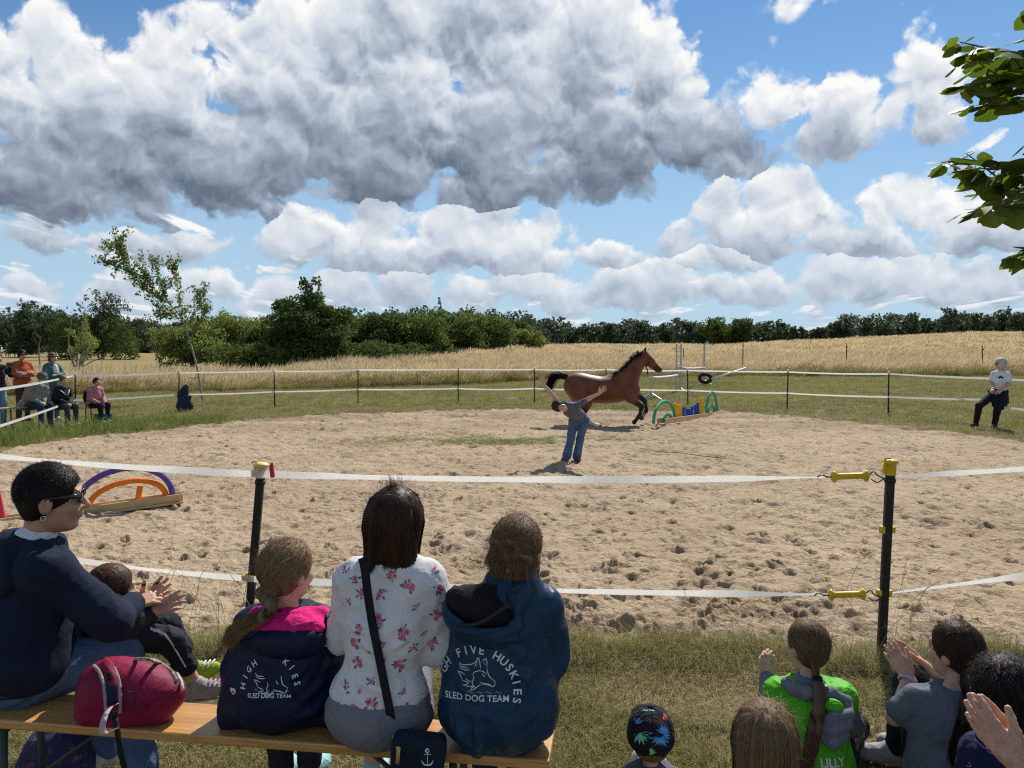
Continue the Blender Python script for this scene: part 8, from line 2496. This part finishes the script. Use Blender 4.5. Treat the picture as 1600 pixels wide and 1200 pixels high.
def grey_shirt_girl():
    root = empty('person', PX(1475, 2.95, 0), 'girl with brown hair in grey T-shirt clapping, sitting in the grass beside the post', 'person')
    f = Fig(.78, hs=.94, hip=PX(1478, 2.85, .12), chest=PX(1477, 2.89, .28), neck=PX(1487, 2.93, .425), head=PX(1492, 2.96, .565), hr=head_rot(-.55, .02, .0), shL=PX(1432, 2.94, .385), shR=PX(1530, 2.88, .385), elL=PX(1398, 2.96, .30), elR=PX(1500, 3.14, .33),
            wrL=PX(1419, 3.06, .42), wrR=PX(1448, 3.13, .425), hipL=PX(1450, 2.90, .11), hipR=PX(1505, 2.88, .11), knL=PX(1425, 3.10, .38), knR=PX(1500, 3.22, .32), anL=PX(1402, 3.12, .10), anR=PX(1430, 3.25, .08), ftL=A(-1, .35, .05), ftR=A(-1, .3, .05))
    dL = nrm(PT(1382, 1003, 3.12) - f.wrL); dR = nrm(PT(1398, 998, 3.20) - f.wrR)
    hands = [hand_prims(f.wrL, dL, nrm(A(-.5, -.75, .1)), .86, (.10, .10, .08), .05, (.55, .2), -1), hand_prims(f.wrR, dR, nrm(A(.75, .25, .5)), .86, (.05, .08, .06), .06, (.5, .2), 1)]
    f.body(.0090, SKIN, hands, parent=root)
    TS = cloth('grey_cotton', (0.125, 0.145, 0.17), .95, .10, .45)
    pr = f.torso(.016) + [cap(f.shL, f.shL + (f.elL - f.shL) * .66, .056, .056, .03), cap(f.shR, f.shR + (f.elR - f.shR) * .55, .056, .058, .03), ell(PX(1478, 2.86, .14), (.13, .12, .12), None, .06)]
    cr = [(PT(1440, 1090, 2.82), PT(1470, 1130, 2.82), .013, .009), (PT(1450, 1150, 2.8), PT(1500, 1170, 2.8), .013, .009), (PT(1435, 1120, 2.82), PT(1450, 1190, 2.8), .013, .009), (PT(1415, 1085, 2.86), PT(1432, 1115, 2.86), .010, .008)]
    garment('t_shirt', pr, .0075, TS, root, [(f.neck + A(0, 0, .012), A(0, 0, 1)), floor_plane()], .005, 10, seed=13, creases=cr)
    pr = [ell(f.hip, (.13, .115, .10), None, .04)] + f.leg('L', .016) + f.leg('R', .016)
    garment('trousers', pr, .008, cloth('black_blue_trousers', (0.008, 0.010, 0.020), .75, .2), root, [floor_plane()], .005, 11, seed=4)
    for sd in 'LR':
        V, F = sdf_mesh(f.shoe(sd, .006), .007, [floor_plane()]); so = mesh_obj('shoe', V, F, cloth('grey_trainer', (0.33, 0.33, 0.34), .7, .15)); adopt(root, so)
        an = getattr(f, 'an' + sd); d = nrm(getattr(f, 'ft' + sd)); hh = an + A(0, 0, -.050) - d * .035
        V, F = sdf_mesh([cap(hh, hh + d * .16, .034, .031, .01)], .007, [(hh + A(0, 0, -.006), A(0, 0, 1)), floor_plane(.002)]); adopt(root, mesh_obj('sole', V, F, SHOE_W))
        sw = strokes([[(0, 0), (.03, -.006), (.09, .02)]], .006)
    mb = MB(); w = f.wrL - nrm(f.wrL - f.elL) * .012; ax = frame(f.wrL - f.elL, (0, 1, 0))
    for o_, r_ in ((0, .033), (.008, .034)): mb.tube([w + nrm(f.elL - f.wrL) * o_ + ax[:, 1] * r_ * .9 * math.cos(a) + ax[:, 2] * r_ * .9 * math.sin(a) for a in np.linspace(0, 6.28, 18)], .0042, 6)
    mb.build('bracelet', cloth('lilac_band', (0.50, 0.42, 0.50), .6), root, True)
    inv = lambda p: ((np.asarray(p) - f.head) @ f.hr) / f.hs
    tie = inv(PX(1508, 2.86, .47))
    tail = [inv(PX(x, Y, z)) for x, Y, z in ((1512, 2.82, .43), (1510, 2.79, .37), (1502, 2.77, .31), (1495, 2.76, .26), (1497, 2.76, .21))]
    st = [hair_to_tie(f, 3800, tie, tail, 91, .030, .006, fly=.014, K=22), flyaways(f, 200, 92, .07, .012)]
    hair_object(st, hair_mat('deep_brown_hair', (0.022, 0.012, 0.008), (0.085, 0.045, 0.025)), f, hair_base(f, .006, -.075, extra=chain([to_world(f, q) for q in [tie] + tail[:4]], [.018, .026, .028, .024, .014], .012)), .0017, root, seed=9)
grey_shirt_girl()

def cap_child():
    root = empty('person', PX(1016, 2.62, 0), 'toddler in black cap with colourful palm prints sitting in the grass', 'person')
    f = Fig(.52, hs=.84, hip=PX(1016, 2.55, .09), chest=PX(1016, 2.58, .19), neck=PX(1016, 2.61, .295), head=PX(1016, 2.63, .395), hr=head_rot(.05, .05, 0), shL=PX(978, 2.60, .25), shR=PX(1054, 2.60, .25), elL=PX(968, 2.66, .16), elR=PX(1064, 2.66, .16),
            wrL=PX(990, 2.80, .13), wrR=PX(1042, 2.80, .13), hipL=PX(995, 2.58, .08), hipR=PX(1037, 2.58, .08), knL=PX(985, 2.80, .09), knR=PX(1047, 2.80, .09), anL=PX(1000, 2.95, .06), anR=PX(1035, 2.95, .06), ftL=A(0, .5, 1), ftR=A(0, .5, 1))
    f.body(.0100, SKIN, [hand_prims(f.wrL, A(.2, .9, 0), A(0, 0, 1), .55, side=-1), hand_prims(f.wrR, A(-.2, .9, 0), A(0, 0, 1), .55)], parent=root)
    garment('sweater', f.torso(.016) + f.arm('L', .014) + f.arm('R', .014), .0085, cloth('grey_violet_sweater', (0.12, 0.11, 0.14)), root, [(f.neck + A(0, 0, .012), A(0, 0, 1)), floor_plane()], .004, 12)
    garment('trousers', [ell(f.hip, (.10, .09, .08), None, .04)] + f.leg('L', .012) + f.leg('R', .012), .0085, JEANS_D, root, [floor_plane()], .004, 12)
    for sd in 'LR':
        V, F = sdf_mesh(f.shoe(sd), .011, [floor_plane()]); adopt(root, mesh_obj('shoe', V, F, SHOE_W))
    s = f.hs; CB = cloth('black_print_cotton', (0.014, 0.013, 0.018), .85, .1)
    hp = [ell(f.head + f.hr @ (A(0, -.012, .040) * s), A(.092, .108, .092) * s, f.hr, .02), ell(f.head + f.hr @ (A(0, -.014, .0) * s), A(.092, .108, .055) * s, f.hr, .03), ell(f.head + f.hr @ (A(0, .12, .035) * s), A(.07, .075, .012) * s, f.hr, .02)]
    cp = garment('cap', hp + [cut(ell(f.head + f.hr @ (A(0, -.125, -.042) * s), A(.045, .05, .022) * s, f.hr, .006))], .006, CB, root, [(f.head + f.hr @ (A(0, 0, -.046) * s), -f.hr[:, 2])], .001, 10)
    mb = MB(); bt = f.head + f.hr @ (A(0, -.012, .134) * s); mb.lathe(bt, [(.011, -.004), (.010, .002), (.005, .005)], None, 10)
    for a in range(6):
        an = a * math.pi / 3 + .5; mb.tube([f.head + f.hr @ ((A(0, -.012, .040) + A(.0925 * math.cos(an) * math.sin(t_), .1085 * math.sin(an) * math.sin(t_), .0925 * math.cos(t_))) * s) for t_ in np.linspace(.05, 1.5, 10)], .0016, 4)
    mb.build('cap_seams', CB, root, True)
    # palm leaf prints
    g = np.random.default_rng(95); bv = bvh_of(cp)
    cols = [mat('print_mint', (0.22, 0.62, 0.42), .7), mat('print_sky', (0.09, 0.36, 0.72), .7), mat('print_red', (0.62, 0.05, 0.06), .7), mat('print_lime', (0.30, 0.55, 0.16), .7)]
    def palm(c, r, a0, n=9):
        Vs = []; Fs = []
        for i in range(n):
            a = a0 + (i - (n - 1) / 2) * .42; d = np.array((math.cos(a), math.sin(a))); p = np.array((-d[1], d[0]))
            L = r * g.uniform(.75, 1.1); o = len(Vs)
            Vs += [np.array(c), np.array(c) + d * L * .45 + p * L * .12, np.array(c) + d * L, np.array(c) + d * L * .45 - p * L * .12]
            Fs += [(o, o + 1, o + 2, o + 3)]
        return np.array(Vs), Fs
    c0 = PT(1016, 1150, 2.5); pcs = []
    for (px, py, r, a, m_) in [(1003, 1150, .034, -1.6, 0), (999, 1138, .026, 2.2, 1), (1035, 1155, .030, -1.4, 1), (1040, 1150, .026, .9, 1), (1018, 1177, .016, 0, 3), (985, 1118, .022, 2.0, 0), (1000, 1113, .026, .8, 2), (1010, 1110, .016, 1.5, 0), (1022, 1118, .02, 1.6, 0), (1046, 1123, .022, -.3, 2), (1040, 1112, .022, 2.4, 3), (982, 1165, .022, -2.4, 2), (988, 1185, .026, -1.2, 1), (1052, 1180, .024, -1.0, 2)]:
        q = PT(px, py, 2.5); V, F = palm((q[0] - c0[0], (q[2] - c0[2])), r * 1.25, a); pcs.append((V, F, m_))
    lay_on('palm_print', pcs, bv, c0, A(1, 0, 0), A(0, .32, 1), cols, root, .002)['kind'] = 'stuff'
    hair_object([hair_short(f, 300, .02, .004, seed=4, nape=-.075)], H_BLOND, f, hair_base(f, -.004, -.075), .0024, root)
cap_child()

def blond_child():
    root = empty('person', PX(1195, 2.12, 0), 'child with loose dark blond hair seen from behind at the bottom edge', 'person')
    f = Fig(.76, hs=.95, hip=PX(1195, 2.02, .16), chest=PX(1195, 2.05, .34), neck=PX(1195, 2.10, .505), head=PX(1194, 2.13, .635), hr=head_rot(.1, .0, 0), shL=PX(1130, 2.09, .45), shR=PX(1260, 2.09, .45), elL=PX(1120, 2.2, .30), elR=PX(1270, 2.2, .30),
            wrL=PX(1160, 2.38, .25), wrR=PX(1230, 2.38, .25), hipL=PX(1165, 2.05, .13), hipR=PX(1225, 2.05, .13), knL=PX(1150, 2.40, .16), knR=PX(1240, 2.40, .16), anL=PX(1210, 2.46, .06), anR=PX(1180, 2.44, .06), ftL=A(1, .2, 0), ftR=A(-1, .2, 0))
    f.body(.0105, SKIN, [hand_prims(f.wrL, A(.3, .8, 0), A(0, 0, 1), .8, side=-1), hand_prims(f.wrR, A(-.3, .8, 0), A(0, 0, 1), .8)], parent=root)
    garment('shirt', f.torso(.02) + f.arm('L', .018) + f.arm('R', .018), .0085, cloth('pale_grey_cotton', (0.45, 0.44, 0.44)), root, [(f.neck + A(0, 0, .012), A(0, 0, 1)), floor_plane()], .005, 12)
    garment('trousers', [ell(f.hip, (.14, .12, .11), None, .04)] + f.leg('L', .012) + f.leg('R', .012), .013, JEANS_D, root, [floor_plane()], .004, 12)
    for sd in 'LR':
        V, F = sdf_mesh(f.shoe(sd), .011, [floor_plane()]); adopt(root, mesh_obj('shoe', V, F, SHOE_D))
    st = [hair_long(f, 5200, .13, 97, (0.0, .0), .012, None, 15, 1.15), flyaways(f, 420, 98, .10, .014)]
    base = hair_base(f, .010, -.20, extra=[ell(f.head + f.hr @ A(0, -.045, -.06), (.084, .058, .13), f.hr, .03)])
    hair_object(st, hair_mat('honey_blond_hair', (0.10, 0.058, 0.03), (0.30, 0.19, 0.10)), f, base, .0017, root, seed=10)
    # neighbour's dark shoe tip beside
blond_child()

def curly_person():
    root = empty('person', PX(1575, 2.55, 0), 'person with big black curly hair and navy flowered top at the right edge', 'person')
    f = Fig(.86, hs=.98, hip=PX(1590, 2.40, .14), chest=PX(1588, 2.45, .32), neck=PX(1578, 2.50, .46), head=PX(1570, 2.53, .585), hr=head_rot(-.35, -.05, 0), shL=PX(1530, 2.52, .40), shR=PX(1645, 2.46, .40), elL=PX(1515, 2.60, .25), elR=PX(1660, 2.55, .25),
            wrL=PX(1545, 2.78, .22), wrR=PX(1620, 2.75, .22), hipL=PX(1560, 2.45, .12), hipR=PX(1620, 2.42, .12), knL=PX(1540, 2.80, .25), knR=PX(1640, 2.78, .25), anL=PX(1535, 2.95, .08), anR=PX(1630, 2.95, .08), ftL=A(0, 1, 0), ftR=A(.1, 1, 0))
    f.body(.0105, SKIN_TAN, [hand_prims(f.wrL, A(.3, .8, 0), A(0, 0, 1), .9, side=-1), hand_prims(f.wrR, A(-.3, .8, 0), A(0, 0, 1), .9)], parent=root)
    NF = cloth('navy_flower_cotton', (0.012, 0.016, 0.055))
    top = garment('top', f.torso(.02) + f.arm('L', .02) + f.arm('R', .02), .0085, NF, root, [(f.neck + A(0, 0, .012), A(0, 0, 1)), floor_plane()], .005, 12)
    fl = []
    g = np.random.default_rng(99)
    for i in range(26):
        u, v = g.uniform(-.22, .22), g.uniform(-.2, .2)
        for k in range(5):
            a = k * 1.257 + i; fl.append([(u + .012 * math.cos(a) + .007 * math.cos(b), v + .012 * math.sin(a) + .007 * math.sin(b)) for b in np.linspace(0, 6.3, 7)])
    S = strokes(fl, .0025)
    lay_on('flower_print', [(S[0], S[1], 0)], bvh_of(top), PX(1585, 2.35, .30), A(1, 0, 0), A(0, 0, 1), mat('print_mauve', (0.40, 0.20, 0.36), .8), root)['kind'] = 'stuff'
    garment('trousers', [ell(f.hip, (.15, .13, .12), None, .04)] + f.leg('L', .012) + f.leg('R', .012), .013, BLACKC, root, [floor_plane()], .004, 12)
    for sd in 'LR':
        V, F = sdf_mesh(f.shoe(sd), .011, [floor_plane()]); adopt(root, mesh_obj('shoe', V, F, SHOE_D))
    n = 2200; p = scalp_samples(n, g, nape=-.07)
    d = (p - CR_C); d /= np.linalg.norm(d, axis=1, keepdims=True)
    K = 16; t_ = np.linspace(0, 1, K)[None, :, None]
    L = g.uniform(.04, .10, (n, 1, 1)); e1 = np.cross(d, g.normal(0, 1, (n, 3))); e1 /= np.linalg.norm(e1, axis=1, keepdims=True); e2 = np.cross(d, e1)
    ph = g.uniform(0, 6.28, (n, 1, 1)); w = g.uniform(.006, .011, (n, 1, 1)); fq = g.uniform(14, 24, (n, 1, 1))
    S = p[:, None] + d[:, None] * L * t_ * .8 + A(0, -.01, -.035) * t_ ** 2 + e1[:, None] * w * np.sin(fq * t_ + ph) * t_ ** .3 + e2[:, None] * w * np.cos(fq * t_ + ph) * t_ ** .3
    V0 = hair_base(f, .022, -.08, extra=[ell(f.head + f.hr @ A(0, -.05, -.03), (.095, .06, .08), f.hr, .03)])
    hair_object([to_world(f, S)], H_BLACK, f, V0, .0022, root, seed=11)
    mb = MB(); e = f.head + f.hr @ A(-.08, -.01, -.01)
curly_person()

def clapping_adult():
    """sits just outside the frame; only the clapping hands reach in"""
    root = empty('person', A(1.62, 1.80, 0), 'clapping hands with dark navy sleeve reaching in at the lower right corner', 'person')
    wr1 = PT(1582, 1186, 2.02); wr2 = PT(1592, 1168, 2.09)
    s_ = 1.0
    f = Fig(1.0, hs=1.0, hip=A(1.66, 1.62, .14), chest=A(1.66, 1.66, .40), neck=A(1.66, 1.68, .60), head=A(1.66, 1.70, .76), hr=head_rot(-.3, 0, 0), shL=A(1.50, 1.68, .55), shR=A(1.82, 1.66, .55), elL=A(1.47, 1.80, .44), elR=A(1.78, 1.88, .46),
            wrL=wr1, wrR=wr2, hipL=A(1.58, 1.66, .12), hipR=A(1.76, 1.66, .12), knL=A(1.60, 2.05, .36), knR=A(1.80, 2.05, .36), anL=A(1.58, 2.12, .09), anR=A(1.80, 2.12, .09), ftL=A(0, 1, 0), ftR=A(0, 1, 0))
    d1 = nrm(PT(1506, 1090, 2.10) - wr1); d2 = nrm(PT(1530, 1100, 2.14) - wr2)
    hl = hand_prims(wr1, d1, nrm(A(-.62, -.78, -.25)), 1.03, ((.10, .12, .10), (.10, .12, .10), (.12, .14, .10), (.16, .16, .12)), .03, (.62, .18), -1)
    hr_ = hand_prims(wr2, d2, nrm(A(.70, .55, .35)), 1.0, ((.06, .08, .06),) * 4, .05, (.75, .15), 1)
    pr = f.torso(-.006) + [cap(f.neck, f.head + A(0, -.03, -.06), .052, .048, .02)] + head_prims(f.head, f.hr, 1.0) + f.arm('L') + f.arm('R') + f.leg('L', -.004) + f.leg('R', -.004)
    V, F = join_meshes([sdf_mesh(pr, .016), sdf_mesh(hl, .0031), sdf_mesh(hr_, .0034)])
    HS = mat('skin_hand', (0.56, 0.31, 0.22), 0.5, 0.16, 55, 0.35, 260, 0.4, sss=0.12)
    V = folds(V, vnormals(V, F), .0006, 90)
    adopt(root, mesh_obj('body', V, F, [HS, EYE, LIP], fmat=face_mats(V, F, f.head, f.hr, 1.0)))
    NV = cloth('dark_navy_sleeve', (0.010, 0.014, 0.035))
    arms = [cap(f.shL, f.elL, .066, .058, .03), cap(f.elL, wr1 + nrm(f.elL - wr1) * .035, .056, .046, .02), cap(f.shR, f.elR, .066, .058, .03), cap(f.elR, wr2 + nrm(f.elR - wr2) * .05, .056, .044, .02)]
    garment('sweater', f.torso(.022) + arms, .009, NV, root, [(f.neck + A(0, 0, .012), A(0, 0, 1))], .006, 11)
    garment('trousers', [ell(f.hip, (.17, .15, .13), None, .04)] + f.leg('L', .012) + f.leg('R', .012), .011, JEANS_D, root, [floor_plane()], .004, 12)
    for sd in 'LR':
        V, F = sdf_mesh(f.shoe(sd), .01, [floor_plane()]); adopt(root, mesh_obj('shoe', V, F, SHOE_D))
    hair_object([hair_short(f, 600, .05, .01, seed=3)], H_MID, f, hair_base(f, .01), .003, root)
clapping_adult()
